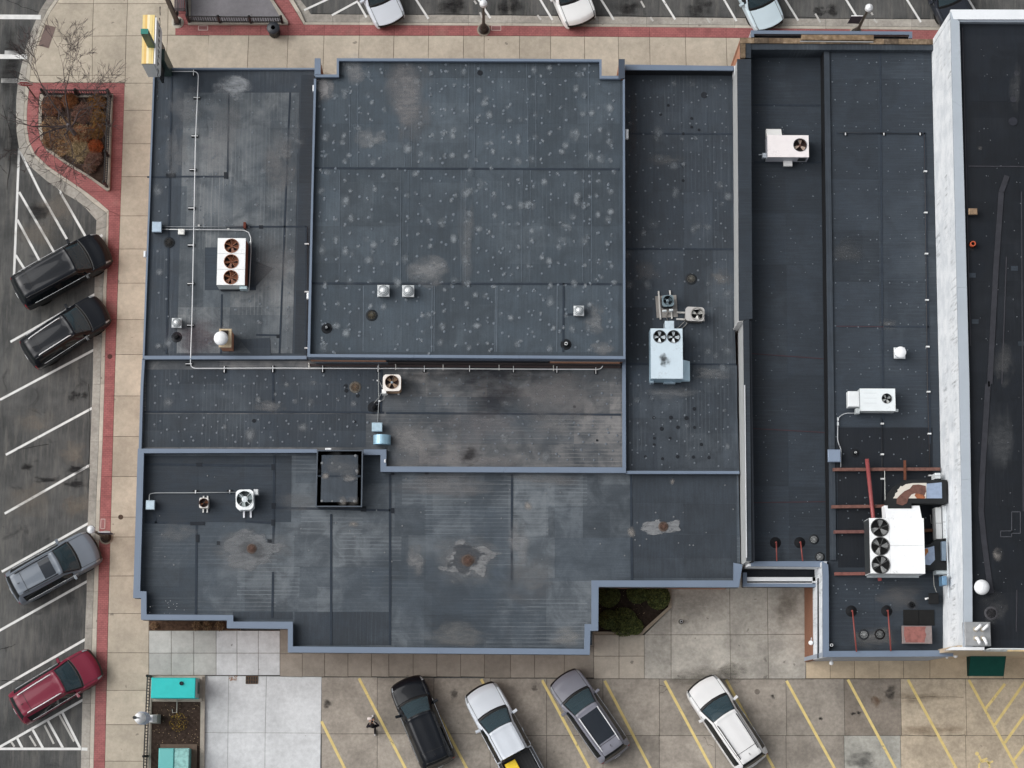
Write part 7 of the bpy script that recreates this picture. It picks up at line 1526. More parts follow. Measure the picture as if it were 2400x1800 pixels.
def car(label, front, rear, Wd, H, paint, kind='suv', L=None, rails_=None, sun=None, trim=S(16, 16, 18), group=None, name='parked_car', hood=.25, wtop=.42, screen='windscreen', side='dark_glass', tail=True, cat='car', zf_=.6, rear_glass=.045):
    f, r = W(*front, zf_), W(*rear, zf_); d = (r - f); d.z = 0
    if L is None: L = d.length
    d.normalize(); c = f + d * (L / 2)
    t = thing(name, label, cat, (f.x, f.y, 0), math.atan2(d.y, d.x), group)
    w = Wd / 2; van = kind == 'van'; pick = kind == 'pickup'
    hb = H * .56; hh = H * .60; zr_ = H
    # profile: sill, rocker, flank, shoulder, glass foot, roof edge, roof, centre
    def P(k, wl, zl, zs, ysh, zsh, yt, ztop, zc): return [(wl * .86 * w, zl), (wl * w * .985, zl + .12), (wl * w, zs), (ysh * w, zsh), (yt * w, ztop), (yt * w * .55, ztop + (zc - ztop) * .7), (0, zc)]
    X = lambda s: s * L
    gt = .72 if not van else .76          # roof width share
    xc, xw = hood, wtop
    b2 = .16
    st = [(X(.0) + .03, .20, P(0, .80, .34, .55, .76, .66, .70, .69, .70)), (X(.02) + .03, .22, P(0, .90, .26, .56, .86, .76, .76, .80, .82)), (X(.07), .20, P(0, .97, .24, .58, .93, hh * .88, .80, hh * .92, hh * .95)),
          (X(.15), .15, P(0, 1.0, .24, .62, .955, hh * .95, .80, hh * .985, hh * 1.01)), (X(xc - .02), b2, P(0, 1.0, .24, .64, .96, hh, .80, hh * 1.05, hh * 1.075)),
          (X(xc + .005), b2, P(0, 1.0, .24, .64, .96, hh + .01, .81, hh * 1.07, hh * 1.10)), (X(xw), .14, P(0, 1.0, .24, .65, .965, hh + .05, gt * .92, zr_ * .945, zr_ * .985)), (X(xw + .04), .08, P(0, 1.0, .24, .65, .965, hh + .05, gt * .93, zr_ * .96, zr_)),
          (X(.62), .02, P(0, 1.0, .24, .66, .965, hh + .06, gt * .92, zr_ * .965, zr_ * 1.005))]
    if not pick:
        st += [(X(.82), .0, P(0, 1.0, .24, .66, .96, hh + .07, gt * .88, zr_ * .95, zr_ * .99)), (X(.93) - .02, -.06, P(0, .985, .25, .66, .94, hh + .07, gt * .84, zr_ * .915, zr_ * .955)), (X(.93 + rear_glass), -.08, P(0, .96, .27, .64, .90, hh + .03, .76, hh * 1.08, hh * 1.10)), (X(.985), -.10, P(0, .90, .30, .62, .85, hh * .86, .76, hh * .92, hh * .94)), (X(.995), -.11, P(0, .80, .36, .56, .74, .66, .7, .70, .71))]
    else:
        st += [(X(.635), .0, P(0, 1.0, .24, .66, .965, hh + .06, gt * .90, zr_ * .95, zr_ * .985)), (X(.65), .0, P(0, 1.0, .24, .66, .96, hh + .03, .80, hh * 1.1, hh * 1.1))]
    st = [(x, b, p, w) for x, b, p in st]
    nu, nv = 4, 3; G = body_grid(st, nu, nv); NR, NC = len(G), len(G[0])
    G[-1] = [Vector((st[-1][0] - st[-1][1] * (1 - (p.y / w) ** 2), p.y, p.z)) for p in G[-2]]
    for p in G[-1]: p.x = max(p.x, st[-1][0])
    iw0, iw1 = 5 * nu, 6 * nu            # windscreen rows
    ir0 = (9 if not pick else 9) * nu
    jg0, jg1 = 3 * nv, 4 * nv            # side glass columns
    groups = {}
    def put(key, i, j): groups.setdefault(key, []).append((i, j))
    last_roof = 10 if not pick else 9
    for i in range(NR - 1):
        for j in range(NC - 1):
            seg = i // nu; a = i % nu; jj = j // nv; b = j % nv
            key = 'body'
            if seg == 5 and jj >= 4: key = 'windscreen'
            elif seg == 4 and jj >= 4: key = 'cowl'
            elif seg == 5 and jj == 3: key = 'side_window' if (a >= 2 and b < 2) else ('pillar' if b == 2 else 'body')
            elif 6 <= seg <= (9 if not pick else 8) and jj == 3 and not (b == 2):
                key = 'side_window'
                if seg == 7 and a == 3: key = 'pillar_dark'
                if seg == 9 and not pick and a > 2: key = 'body'
            elif not pick and seg == 10 and jj >= 4 : key = 'rear_window'
            elif pick and seg == 9 and jj >= 4: key = 'rear_window'
            elif seg == 1 and jj == 3 and b >= 1: key = 'headlight'
            elif not pick and seg in (11,) and jj in (2, 3): key = 'tail_light'
            elif seg == 0 and jj in (3, 4, 5): key = 'grille'
            elif seg <= 4 and jj >= 4 and seg >= 2: key = 'hood'
            elif seg >= 6 and seg <= (9 if not pick else 8) and jj >= 4: key = 'roof'
            elif jj <= 0: key = 'sill'
            put(key, i, j)
    mats = {'body': ('car_paint', paint), 'windscreen': (screen, None), 'cowl': ('plastic', trim), 'side_window': (side, None), 'pillar': ('car_paint', paint), 'pillar_dark': ('plastic', trim), 'rear_window': ('dark_glass', None), 'headlight': ('lens', None), 'tail_light': ('red_lens', None), 'grille': ('plastic', trim), 'hood': ('car_paint', paint), 'roof': ('car_paint', paint), 'sill': ('plastic', S(20, 20, 22))}
    for key, cells in groups.items():
        twos = (1, -1) if key in ('side_window', 'headlight', 'tail_light', 'pillar', 'pillar_dark') else (0,)
        for sd in twos:
            mb = MB(); idx = {}
            def vid(i, j, s):
                k_ = (i, j, s if j < NC - 1 else 1)
                if k_ not in idx: p = G[i][j]; idx[k_] = len(mb.v); mb.v.append(Vector((p.x, p.y * s, p.z)))
                return idx[k_]
            for i, j in cells:
                for s in ((1, -1) if sd == 0 else (sd,)):
                    q = [vid(i, j, s), vid(i, j + 1, s), vid(i + 1, j + 1, s), vid(i + 1, j, s)]
                    mb.f.append(tuple(q) if s < 0 else tuple(q[::-1]))
            mb.build(key if key != 'pillar_dark' else 'door_pillar', M[mats[key][0]], t, smooth=True, color=mats[key][1])
    pt = lambda u, v: G[min(NR - 1, int(u))][v]
    # cabin floor, dash and seats seen through the windscreen
    mb = MB(); mb.box(X(xc) + .1, X(.6), -w * .8, w * .8, .5, .6); mb.build('cabin_floor', M['fabric'], t, color=S(22, 22, 24)); mb = MB(); mb.bbox(X(xc) - .05, X(xc) + .38, -w * .76, w * .76, .6, hh * .98, .05); mb.build('dashboard', M['plastic'], t, color=S(30, 32, 34))
    for s in (-1, 1): mb = MB(); mb.bbox(X(xw) + .02, X(xw) + .5, s * w * .42 - .24, s * w * .42 + .24, .6, hh * .95, .06); mb.bbox(X(xw) + .42, X(xw) + .6, s * w * .42 - .22, s * w * .42 + .22, .6, H * .82, .06); mb.build('seat', M['fabric'], t, color=S(40, 40, 42))
    # shut lines and rubber seals
    def seal(pts, r_, nm='panel_gap', both=True):
        for s in ((1, -1) if both else (1,)):
            mb = MB(); mb.tube([Vector((p.x, p.y * s, p.z + .004)) for p in pts], r_, 4, False); mb.build(nm, M['plastic'], t, color=S(8, 8, 9))
    seal([G[i][4 * nv] for i in range(nu, 5 * nu + 1, 2)], .013); seal([G[i][4 * nv] for i in range(5 * nu, 6 * nu + 1)], .03, 'window_seal'); seal([G[i][4 * nv] for i in range(6 * nu, (9 if pick else 10) * nu + 1, 2)], .014)
    row = lambda i: [Vector((G[i][j].x, -G[i][j].y, G[i][j].z)) for j in range(4 * nv, NC)] + [G[i][j] for j in range(NC - 2, 4 * nv - 1, -1)]
    seal(row(6 * nu), .022, 'window_seal', False); seal(row(5 * nu), .03, 'window_seal', False)
    if not pick: seal(row(9 * nu), .014, 'panel_gap', False); seal(row(10 * nu), .02, 'window_seal', False)
    for i in (5 * nu + 2, 7 * nu + 3): seal([G[i][j] + Vector((0, .002, 0)) for j in range(1, 3 * nv + 1)], .009)
    # mirrors
    for s in (-1, 1):
        mx = X(xc) + .30; mb = MB(); mb.add([(mx, s * w * .95, hh + .02), (mx - .04, s * (w + .2), hh + .04), (mx + .12, s * (w + .22), hh + .04), (mx + .16, s * w * .95, hh + .02), (mx, s * w * .95, hh + .16), (mx - .02, s * (w + .19), hh + .18), (mx + .1, s * (w + .2), hh + .18), (mx + .14, s * w * .95, hh + .14)], [(0, 1, 2, 3), (4, 5, 6, 7), (0, 1, 5, 4), (1, 2, 6, 5), (2, 3, 7, 6), (3, 0, 4, 7)]); mb.build('mirror', M['car_paint'], t, color=paint)
    # wheels
    for xa in (X(.19), X(.80) if not pick else X(.79)):
        for s in (-1, 1):
            o = bpy.data.objects.new('wheel', None); COL.objects.link(o); o.parent = t; o.location = (xa, s * (w - .13), .35)
            mb = MB(); mb.lathe([(.24, -.11), (.34, -.11), (.36, -.06), (.36, .06), (.34, .11), (.24, .11)], n=22, axis=(0, 1, 0)); mb.build('tyre', M['rubber'], o, color=S(18, 18, 18)); mb = MB(); mb.lathe([(.05, .1), (.24, .09), (.24, -.09)], n=18, axis=(0, s, 0)); mb.build('rim', M['chrome'], o, color=S(120, 122, 124))
    # chrome belt line, roof rails, antenna, sunroof, badge plate
    if rails_:
        for s in (-1, 1):
            mb = MB(); ys = s * w * gt * .80; mb.tube([(X(xw) + .14, ys, zr_ * .97), (X(xw) + .3, ys, zr_ + .045), (X(.68), ys * .985, zr_ + .05), (X(.85), ys * .95, zr_ + .02), (X(.88), ys * .94, zr_ * .95)], .026, 6); mb.build('roof_rail', M['paint' if rails_ == 'c' else 'plastic'], t, color=S(232, 234, 236) if rails_ == 'c' else S(26, 26, 28))
    if not pick:
        for s in (-1, 1): mb = MB(); mb.tube([G[int(5.4 * nu)][jg0] * 1 + Vector((0, .006, .01))] + [G[i][jg0] + Vector((0, .006, .01)) for i in range(6 * nu, 10 * nu, 2)], .012, 4); [setattr(p, 'y', p.y * s) for p in mb.v]; mb.build('belt_trim', M['chrome'], t, color=S(196, 198, 200))
        mb = MB(); mb.add([(X(.86), -.02, zr_ * .985), (X(.86), .02, zr_ * .985), (X(.86) + .16, 0, zr_ * .975), (X(.86) + .15, 0, zr_ * .985 + .07)], [(0, 1, 3), (1, 2, 3), (2, 0, 3)]); mb.build('antenna_fin', M['plastic'], t, color=trim)
    if sun:
        x0, x1, yw = sun; mb = MB(); n = 8; zs = lambda x, y: zr_ * 1.0 + .012 - .05 * (y / w) ** 2 - .03 * max(0, (x - .6)) 
        for i in range(n):
            for j in range(4):
                q = [(x0 + (x1 - x0) * (i + a) / n, -yw + 2 * yw * (j + b) / 4) for a, b in ((0, 0), (1, 0), (1, 1), (0, 1))]; mb.quad(*[(X(x), y * w, zs(x, y * w)) for x, y in q])
        mb.build('sunroof', M['roof_glass'], t)
    mb = MB(); mb.bbox(-.165, -.10, -.26, .26, .42, .54, .005) if pick is None else mb.box(X(1) - (0 if not pick else 0) + .085, X(1) + .10, -.16, .16, .62, .76); 
    if not pick: mb.build('licence_plate', M['paint'], t, color=S(216, 218, 220))
    for s in (-1, 1):
        for xq in (.50, .68) if not pick else (.47, .60): mb = MB(); mb.bbox(X(xq), X(xq) + .2, s * w * .985 - .02, s * w * .985 + .025, hh * .93, hh * .96, .005); mb.build('door_handle', M['car_paint'], t, color=paint)
    mb = MB(); mb.tube([Vector((st[1][0] - st[1][1] * (1 - (y / w) ** 2) - .02, y, .66)) for y in [w * k_ / 8 for k_ in range(-6, 7)]], .03, 5); mb.build('bumper_strip', M['chrome'], t, color=S(120, 122, 126))
    mb = MB(); mb.tube([(X(xc) + .02, -w * .6, hh * 1.09), (X(xc) + .07, w * .05, hh * 1.135)], .012, 4); mb.tube([(X(xc) + .0, 0, hh * 1.1), (X(xc) + .07, w * .62, hh * 1.11)], .012, 4); mb.build('wiper', M['plastic'], t, color=trim)
    return t, L, w, hh
BKP = (.004, .006, .010, 1)
car('long black van-like SUV at the top of the west stalls', (245.5, 581), (45, 692), 2.02, 1.88, BKP, 'van', hood=.22, wtop=.36)
car('black SUV with silver roof rails in the second west stall', (241, 723), (67, 836), 1.90, 1.68, BKP, rails_='c')
car('blue grey SUV with a dark sunroof beside the street lamp', (222, 1279), (31, 1384), 1.94, 1.76, S(112, 120, 130), rails_='b', sun=(.47, .60, .5))
car('dark red SUV with silver roof rails in the last west stall', (224, 1553), (40, 1665), 1.90, 1.70, S(118, 36, 56), rails_='c')
car('black SUV parked first in the south row beside the walking person', (951.3, 1597.5), (1031, 1793), 1.92, 1.70, BKP)
car('lilac grey SUV with a long dark panoramic roof', (1319, 1588), (1444.5, 1770), 1.92, 1.70, S(126, 127, 137), rails_='c', sun=(.46, .80, .58))
car('white SUV with black roof rails at the east end of the south row', (1641, 1602), (1766, 1790), 1.96, 1.78, S(228, 228, 228), rails_='b')
tp, Lp, wp, hp = car('silver pickup truck with a yellow box in its black bed', (1123.5, 1615.5), (1222, 1800), 1.98, 1.86, S(206, 212, 220), 'pickup', L=5.8, name='pickup_truck', cat='pickup truck', hood=.255, wtop=.395, screen='windscreen')
xb0, xb1 = Lp * .655, Lp
mb = MB(); mb.box(xb0, xb1 - .1, -wp * .80, wp * .80, .62, .66); mb.build('bed_floor', M['plastic'], tp, color=S(26, 28, 30))
for i in range(9): mb = MB(); y = -wp * .7 + wp * 1.4 * i / 8; mb.box(xb0 + .05, xb1 - .15, y - .03, y + .03, .66, .68); mb.build('bed_rib', M['plastic'], tp, color=S(34, 36, 38))
for s in (-1, 1): mb = MB(); mb.bbox(xb0 - .02, xb1, min(s * wp * .82, s * wp), max(s * wp * .82, s * wp), .3, hp * 1.04, .04); mb.build('bed_side', M['car_paint'], tp, color=S(176, 182, 190)); mb = MB(); mb.bbox(xb0, xb1, s * wp * .9 - .06, s * wp * .9 + .06, hp * 1.04, hp * 1.06, .01); mb.build('bed_rail', M['plastic'], tp, color=S(40, 42, 46))
mb = MB(); mb.bbox(xb1 - .08, xb1, -wp * .82, wp * .82, .5, hp * 1.03, .02); mb.build('tailgate', M['car_paint'], tp, color=S(176, 182, 190))
mb = MB(); mb.box(xb0 + .0, xb0 + .05, -wp * .8, wp * .8, .6, hp * 1.02); mb.build('bed_front', M['plastic'], tp, color=S(30, 32, 34))
o = thing('storage_box', 'yellow box lying in the bed of the silver pickup', 'box', tp.matrix_world @ Vector((0, 0, 0)))
m_r = Matrix.Rotation(tp.rotation_euler.z, 4, 'Z'); q = tp.location + m_r @ Vector((xb0 + .62, -wp * .38, .685)); o.location = q; o.rotation_euler = tp.rotation_euler
mb = MB(); mb.bbox(-.45, .45, -.28, .28, 0, .34, .02); mb.build('case', M['plastic'], o, color=S(246, 208, 40)); mb = MB(); mb.bbox(-.47, .47, -.30, .30, .34, .40, .02); mb.build('lid', M['plastic'], o, color=S(250, 214, 50))
def heading(front, d, L, z=.6):
    a = W(*front, z); return front, (front[0] - d[0] * L * PPM, front[1] - d[1] * L * PPM)
a, b = heading((917.5, 52.5), (.425, .905), 4.6); car('silver car with round nose at the top edge, westernmost', a, b, 1.82, 1.5, S(206, 212, 220), L=4.6, hood=.27, wtop=.41)
a, b = heading((1363, 53), (.40, .917), 4.7); car('white SUV with a slotted black grille at the top edge', a, b, 1.92, 1.75, S(236, 238, 238), L=4.7, hood=.27, wtop=.40)
a, b = heading((1806, 62), (.44, .9), 4.6); car('pale blue silver car at the top edge, nose over the kerb', a, b, 1.84, 1.48, S(196, 212, 220), L=4.6, hood=.28, wtop=.42)
a, b = heading((2250, 60), (.44, .9), 4.8); car('dark slate car at the top edge behind the white building corner', a, b, 1.88, 1.5, S(42, 46, 54), L=4.8, hood=.28, wtop=.42)
# ================================================================ plants, litter, stains, the walking person
rnd = random.Random(11)
def rv(s=1.0): return Vector((rnd.uniform(-s, s), rnd.uniform(-s, s), rnd.uniform(-s, s)))
# --- bare tree
tb = W(178, 318, .24); tree = thing('bare_tree', 'leafless grey tree growing out of the orange planting bed', 'tree', tb)
def branch(mb, p, d, L, r, depth):
    n = 4; path = [p.copy()]; rad = [r]; q = p.copy(); dd = d.copy()
    for i in range(n):
        dd = (dd + rv(.16) + Vector((0, 0, .05))).normalized(); q = q + dd * (L / n); path.append(q.copy()); rad.append(r * (1 - .42 * (i + 1) / n))
    mb.tube(path, rad, 5 if r > .02 else 3, False)
    if depth <= 0: return
    for i in range(rnd.choice((2, 3, 3)) if depth > 1 else rnd.choice((2, 3))):
        k = rnd.choice((2, 3, 4)) if i else 4
        side = rv().cross(dd).normalized(); a = rnd.uniform(.35, .85) if i else rnd.uniform(.1, .4)
        nd = (dd * math.cos(a) + side * math.sin(a)); nd.z = nd.z * .8 + .12; nd.normalize()
        branch(mb, path[k], nd, L * rnd.uniform(.62, .86), max(.012, rad[k] * rnd.uniform(.6, .85)), depth - 1)
mb = MB(); mb.tube([Vector((0, 0, -.05)), Vector((.0, .0, .3)), Vector((-.02, .03, 1.0)), Vector((-.06, .05, 1.9))], [.16, .11, .10, .09], 10); mb.build('trunk', M['bark'], tree, smooth=True, color=S(112, 108, 110))
for i, (a, el, L) in enumerate([(.4, .95, 1.9), (1.35, .75, 1.9), (2.3, .8, 1.8), (3.15, .42, 1.8), (3.9, .75, 1.6), (5.2, .9, 1.6)]):
    mb = MB(); branch(mb, Vector((-.06, .05, 1.2 + .12 * i)), Vector((math.cos(a) * math.cos(el), math.sin(a) * math.cos(el), math.sin(el))), L * 1.12, .065, 6)
    mb.build('limb', M['bark'], tree, smooth=True, color=S(84, 75, 74))
# --- clumps of dry perennials and evergreen shrubs
def clump(label, px, z, r, h, col, n, kind='blade', name='dry_shrub', cat='shrub', col2=None):
    b = W(*px, z); t = thing(name, label, cat, b)
    for q, cc in enumerate((col, col2 or tuple(v * .6 for v in col[:3]) + (1,))):
        mb = MB()
        for _ in range(n // 2):
            a = rnd.uniform(0, 2 * PI); e = rnd.random() ** .6; R = r * math.sqrt(rnd.random()); c = Vector((math.cos(a) * R, math.sin(a) * R, 0))
            top = h * (1 - .55 * (R / r) ** 2)
            if kind == 'blade' and rnd.random() < .8:
                p = Vector((c.x * rnd.uniform(.7, 1.15), c.y * rnd.uniform(.7, 1.15), top * (1 - .6 * rnd.random() ** 2))); u = rv().normalized(); u.z = abs(u.z) * .6; v = u.cross(rv()).normalized(); kk = rnd.uniform(.03, .07)
                mb.add([p - u * kk, p + v * kk * .22, p + u * kk, p - v * kk * .22], [(0, 1, 2, 3)])
            elif kind == 'blade':
                p0 = c * .5; p1 = Vector((c.x, c.y, top * rnd.uniform(.5, 1))) + rv(.06); d = (p1 - p0); s = Vector((-d.y, d.x, 0)); s = s.normalized() * rnd.uniform(.006, .014) if s.length > 1e-4 else Vector((.01, 0, 0))
                m = (p0 + p1) / 2 + Vector((0, 0, .08)); mb.add([p0 - s, p0 + s, m + s * 1.3, m - s * 1.3, p1], [(0, 1, 2, 3), (3, 2, 4)])
            else:
                p = Vector((c.x, c.y, top * (1 - .5 * rnd.random() ** 2))); u = rv().normalized(); v = u.cross(rv()).normalized(); k = rnd.uniform(.04, .085) if kind == 'leaf' else rnd.uniform(.03, .06)
                if u.z < 0: u = -u
                mb.add([p - v * k * .5, p + u * k * .4 - v * k * .1, p + v * k * .5, p - u * k * .5 + v * k * .1], [(0, 1, 2, 3)])
        o = mb.build('leaves' if kind != 'blade' else 'stalks', M['foliage'], t, color=cc)
    mb = MB()
    for _ in range(7): a = rnd.uniform(0, 6.3); mb.tube([(0, 0, 0), (math.cos(a) * r * .4, math.sin(a) * r * .4, h * .4), (math.cos(a) * r * .7, math.sin(a) * r * .7, h * .7)], .008, 3)
    mb.build('stems', M['bark'], t, color=S(80, 62, 50)); return t
kz = lambda x, y: (x / 7.373, 180 + y / 7.373)
OR, YO, RB, STW, RU, OL = S(136, 92, 60), S(144, 100, 50), S(128, 90, 78), S(170, 148, 116), S(158, 88, 50), S(118, 92, 52)
for lab, x, y, r, c_, c2 in [('rust brown mound in the north-west corner of the orange bed', 900, 520, .50, OR, RB), ('dark orange mound beside the tree fork, north middle of the bed', 1210, 430, .38, S(128, 78, 44), OR), ('golden brown mound in the north-east corner of the orange bed', 1680, 450, .40, YO, S(110, 74, 40)), ('olive orange mound against the east fence, upper one', 1700, 730, .40, OL, YO), ('reddish twiggy mound in the middle of the orange bed', 1440, 640, .5, RB, S(110, 84, 70)),
                          ('pale straw clump by the west border', 880, 850, .42, STW, OR), ('brown orange mound south of the trunk', 1130, 900, .5, OR, STW), ('olive brown mound against the east fence, lower one', 1690, 940, .42, OL, S(122, 76, 46)), ('bright orange mound near the south end of the east fence', 1650, 1230, .36, RU, S(150, 70, 36)), ('large straw coloured clump by the curved border', 1090, 1190, .55, STW, S(140, 96, 60)),
                          ('greenish straw clump in the south of the bed', 1390, 1290, .55, S(134, 118, 84), STW), ('mauve brown twigs at the south tip of the bed', 1620, 1430, .42, RB, S(120, 96, 84)), ('rust speckled mound in the centre of the bed', 1400, 1010, .5, S(136, 78, 50), STW), ('grey brown mound by the west curve', 880, 1120, .4, S(124, 104, 84), OR), ('small dry tuft at the very south tip of the bed', 1560, 1570, .3, S(104, 88, 70), RB)]:
    clump(lab, kz(x, y), .24, r * 1.18, .42, c_, 2600, 'blade', 'dry_shrub', 'shrub', c2)
GR, GD = S(104, 110, 62), S(66, 76, 44)
for lab, x, y, r, h in [('round dark evergreen shrub at the front of the shop corner bed', 960, 400, .75, .8), ('evergreen shrub overhanging the front kerb of the shop corner bed', 1060, 440, .42, .6), ('evergreen shrub at the west wall of the shop corner bed', 830, 380, .5, .75), ('shaded evergreen shrub in the north-west of the shop corner bed', 830, 170, .62, .8), ('shaded evergreen shrub under the north coping of the shop corner bed', 1080, 150, .55, .7), ('evergreen shrub in the north-east of the shop corner bed', 1260, 190, .62, .8)]:
    clump(lab, T(2, 3, x, y), .2, r, h, GR, 3600, 'leaf', 'evergreen_shrub', 'shrub', GD)
for lab, x, r in [('dry grass tuft at the west end of the narrow mulch bed', 1335, .22), ('dry grass tuft in the middle of the narrow mulch bed', 1700, .26), ('dry grass tuft third along the narrow mulch bed', 1790, .28), ('dry grass tuft at the east end of the narrow mulch bed', 1900, .26)]:
    clump(lab, T(0, 3, x, 430), .15, r, .35, S(136, 112, 86), 260, 'blade', 'dry_grass_tuft', 'grass', S(110, 84, 62))
clump('sparse shrub with yellow leaves in the generator bed', T(0, 3, 1550, 1265), .2, .48, .6, S(176, 148, 52), 420, 'big', 'yellow_shrub', 'shrub', S(110, 82, 50))
# --- fallen leaves and grit
def litter(name, label, quads, z, n, cols, size, parent_kind='leaf litter'):
    mb = MB()
    for _ in range(n):
        a, b_, c, d = rnd.choice(quads); u, v = rnd.random(), rnd.random(); p = (a + (c - a) * u, b_ + (d - b_) * v); q = W(*p, z) + Vector((0, 0, .012)); k = rnd.uniform(*size); a_ = rnd.uniform(0, 6.3); e = Vector((math.cos(a_), math.sin(a_), rnd.uniform(-.2, .2))) * k; g = Vector((-e.y, e.x, rnd.uniform(0, .3) * k)) * .6
        mb.quad(q - e, q - g, q + e, q + g)
    o = mb.build(name, M['foliage'], None, True, color=cols); return tag(o, label, parent_kind, None, 'stuff')
litter('leaf_litter', 'pale fallen leaves scattered over the planting beds', [kz(800, 400) + kz(1780, 1450), T(0, 3, 1320, 1100) + T(0, 3, 1715, 1480), T(2, 3, 760, 120) + T(2, 3, 1150, 460)], .2, 260, S(168, 146, 118), (.015, .035))
litter('drift_of_leaves', 'orange leaves drifted at the top of the pale driveway', [T(0, 3, 1980, 862) + T(0, 3, 2050, 905)], .02, 90, S(150, 104, 64), (.015, .03))
litter('roof_grit', 'white specks of grit on the roofs', [(740, 150, 1400, 230), (345, 1405, 440, 1440)], ZC + .02, 40, S(210, 212, 214), (.01, .025), 'grit')
# --- oil and wet stains
OIL = S(34, 33, 34)
for c_, r_, x, y, w_, h_, a in [(0, 2, 235, 715, 90, 50, .9), (0, 2, 390, 825, 170, 45, .85), (0, 2, 650, 860, 160, 60, .85), (0, 2, 670, 740, 140, 60, .9), (0, 2, 640, 100, 80, 70, .8), (0, 2, 735, 100, 60, 50, .7), (1, 0, 1700, 60, 180, 140, .9), (1, 0, 2140, 80, 90, 140, .8), (2, 0, 30, 40, 120, 140, .8), (2, 0, 1000, 60, 160, 100, .8), (2, 0, 1620, 60, 160, 150, .8), (3, 0, 440, 90, 80, 80, .8), (3, 0, 560, 90, 90, 90, .8), (0, 1, 330, 170, 130, 180, .7), (0, 0, 90, 620, 150, 500, .7), (0, 0, 120, 1180, 200, 400, .6)]:
    u, v = T(c_, r_, x, y); ob_decal(u - w_ * SC / 1.6, v - h_ * SC / 1.6, u + w_ * SC / 1.6, v + h_ * SC / 1.6, .009 + .0004 * (x % 7), OIL, a, ground, 'oil_stain')
for c_, r_, x, y, w_, h_, a in [(0, 2, 640, 600, 180, 160, .6), (0, 2, 680, 1040, 200, 200, .6), (0, 2, 640, 1060, 120, 140, .5), (0, 2, 300, 320, 260, 160, .45), (0, 1, 480, 150, 260, 260, .5), (0, 1, 330, 380, 300, 200, .45), (0, 2, 250, 1000, 280, 260, .4), (0, 3, 130, 60, 200, 160, .4)]:
    u, v = T(c_, r_, x, y); ob_decal(u - w_ * SC / 1.6, v - h_ * SC / 1.6, u + w_ * SC / 1.6, v + h_ * SC / 1.6, .0085 + .0003 * (x % 5), S(138, 130, 120), a, ground, 'worn_patch')
for c_, r_, x, y, w_, h_, a, col in [(3, 3, 1062, 1012, 90, 110, .6, OIL), (3, 3, 735, 1188, 34, 24, 1, OIL), (3, 3, 785, 1180, 40, 34, 1, OIL), (3, 3, 455, 1230, 30, 28, .9, OIL), (3, 3, 940, 1080, 70, 90, .6, S(110, 76, 46)), (1, 3, 615, 1105, 60, 60, .8, OIL), (2, 3, 195, 970, 40, 40, .9, OIL), (1, 3, 1715, 1020, 60, 70, .6, OIL), (3, 3, 830, 1600, 200, 120, .6, S(70, 70, 70)), (3, 3, 40, 1040, 30, 40, .9, OIL), (2, 3, 1640, 870, 500, 140, .55, S(110, 106, 98)), (2, 3, 1900, 840, 200, 160, .5, S(112, 108, 100)), (2, 3, 1560, 250, 340, 260, .35, S(140, 138, 132)), (3, 3, 160, 250, 160, 300, .4, S(120, 110, 98)), (3, 3, 1400, 1330, 500, 80, .4, S(126, 104, 80)), (3, 3, 1330, 1050, 400, 70, .35, S(120, 104, 84))]:
    u, v = T(c_, r_, x, y); z = .024 if y > 880 else .136
    ob_decal(u - w_ * SC / 1.6, v - h_ * SC / 1.6, u + w_ * SC / 1.6, v + h_ * SC / 1.6, z + .0003 * (x % 7), col, a, park_o if y > 880 else walk_o, 'oil_stain')
# --- the person
pb = W(876.5, 1703, .02); per = thing('person', 'person in dark clothes walking across the parking lot holding a white bag', 'person', pb, 0)
J = {'pelvis': ((0, 0, .96), .135), 'belly': ((0, .02, 1.12), .125), 'chest': ((0, .03, 1.32), .145), 'neck': ((0, .05, 1.49), .06), 'skull': ((0, .08, 1.56), .055),
     'hl': ((-.09, 0, .92), .10), 'kl': ((-.08, .20, .52), .065), 'al': ((-.06, .38, .12), .045), 'tl': ((-.06, .52, .05), .035),
     'hr': ((.09, 0, .92), .10), 'krr': ((.08, -.03, .50), .065), 'ar': ((.06, -.38, .16), .045), 'tr': ((.06, -.30, .05), .035),
     'sl': ((-.17, .02, 1.41), .075), 'el': ((-.30, -.04, 1.17), .05), 'wl': ((-.17, .20, 1.10), .034), 'sr': ((.17, .02, 1.41), .075), 'er': ((.31, .04, 1.17), .05), 'wr': ((.06, .27, 1.10), .034)}
E = [('pelvis', 'belly'), ('belly', 'chest'), ('chest', 'neck'), ('neck', 'skull'), ('pelvis', 'hl'), ('hl', 'kl'), ('kl', 'al'), ('al', 'tl'), ('pelvis', 'hr'), ('hr', 'krr'), ('krr', 'ar'), ('ar', 'tr'), ('chest', 'sl'), ('sl', 'el'), ('el', 'wl'), ('chest', 'sr'), ('sr', 'er'), ('er', 'wr')]
names = list(J); me = bpy.data.meshes.new('body_rig'); me.from_pydata([J[n][0] for n in names], [(names.index(a), names.index(b_)) for a, b_ in E], [])
ro = bpy.data.objects.new('body_rig', me); COL.objects.link(ro); md_ = ro.modifiers.new('skin', 'SKIN'); sb = ro.modifiers.new('sub', 'SUBSURF'); sb.levels = 2; sb.render_levels = 2
for i, n in enumerate(names): me.skin_vertices[0].data[i].radius = (J[n][1], J[n][1] * (.8 if n in ('chest', 'belly') else 1)); me.skin_vertices[0].data[i].use_root = n == 'pelvis'
bpy.context.view_layer.update(); bm_ = bpy.data.meshes.new_from_object(ro.evaluated_get(bpy.context.evaluated_depsgraph_get())); bpy.data.objects.remove(ro)
bm_.materials.clear(); bm_.materials.append(M['fabric']); [setattr(p, 'use_smooth', True) for p in bm_.polygons]
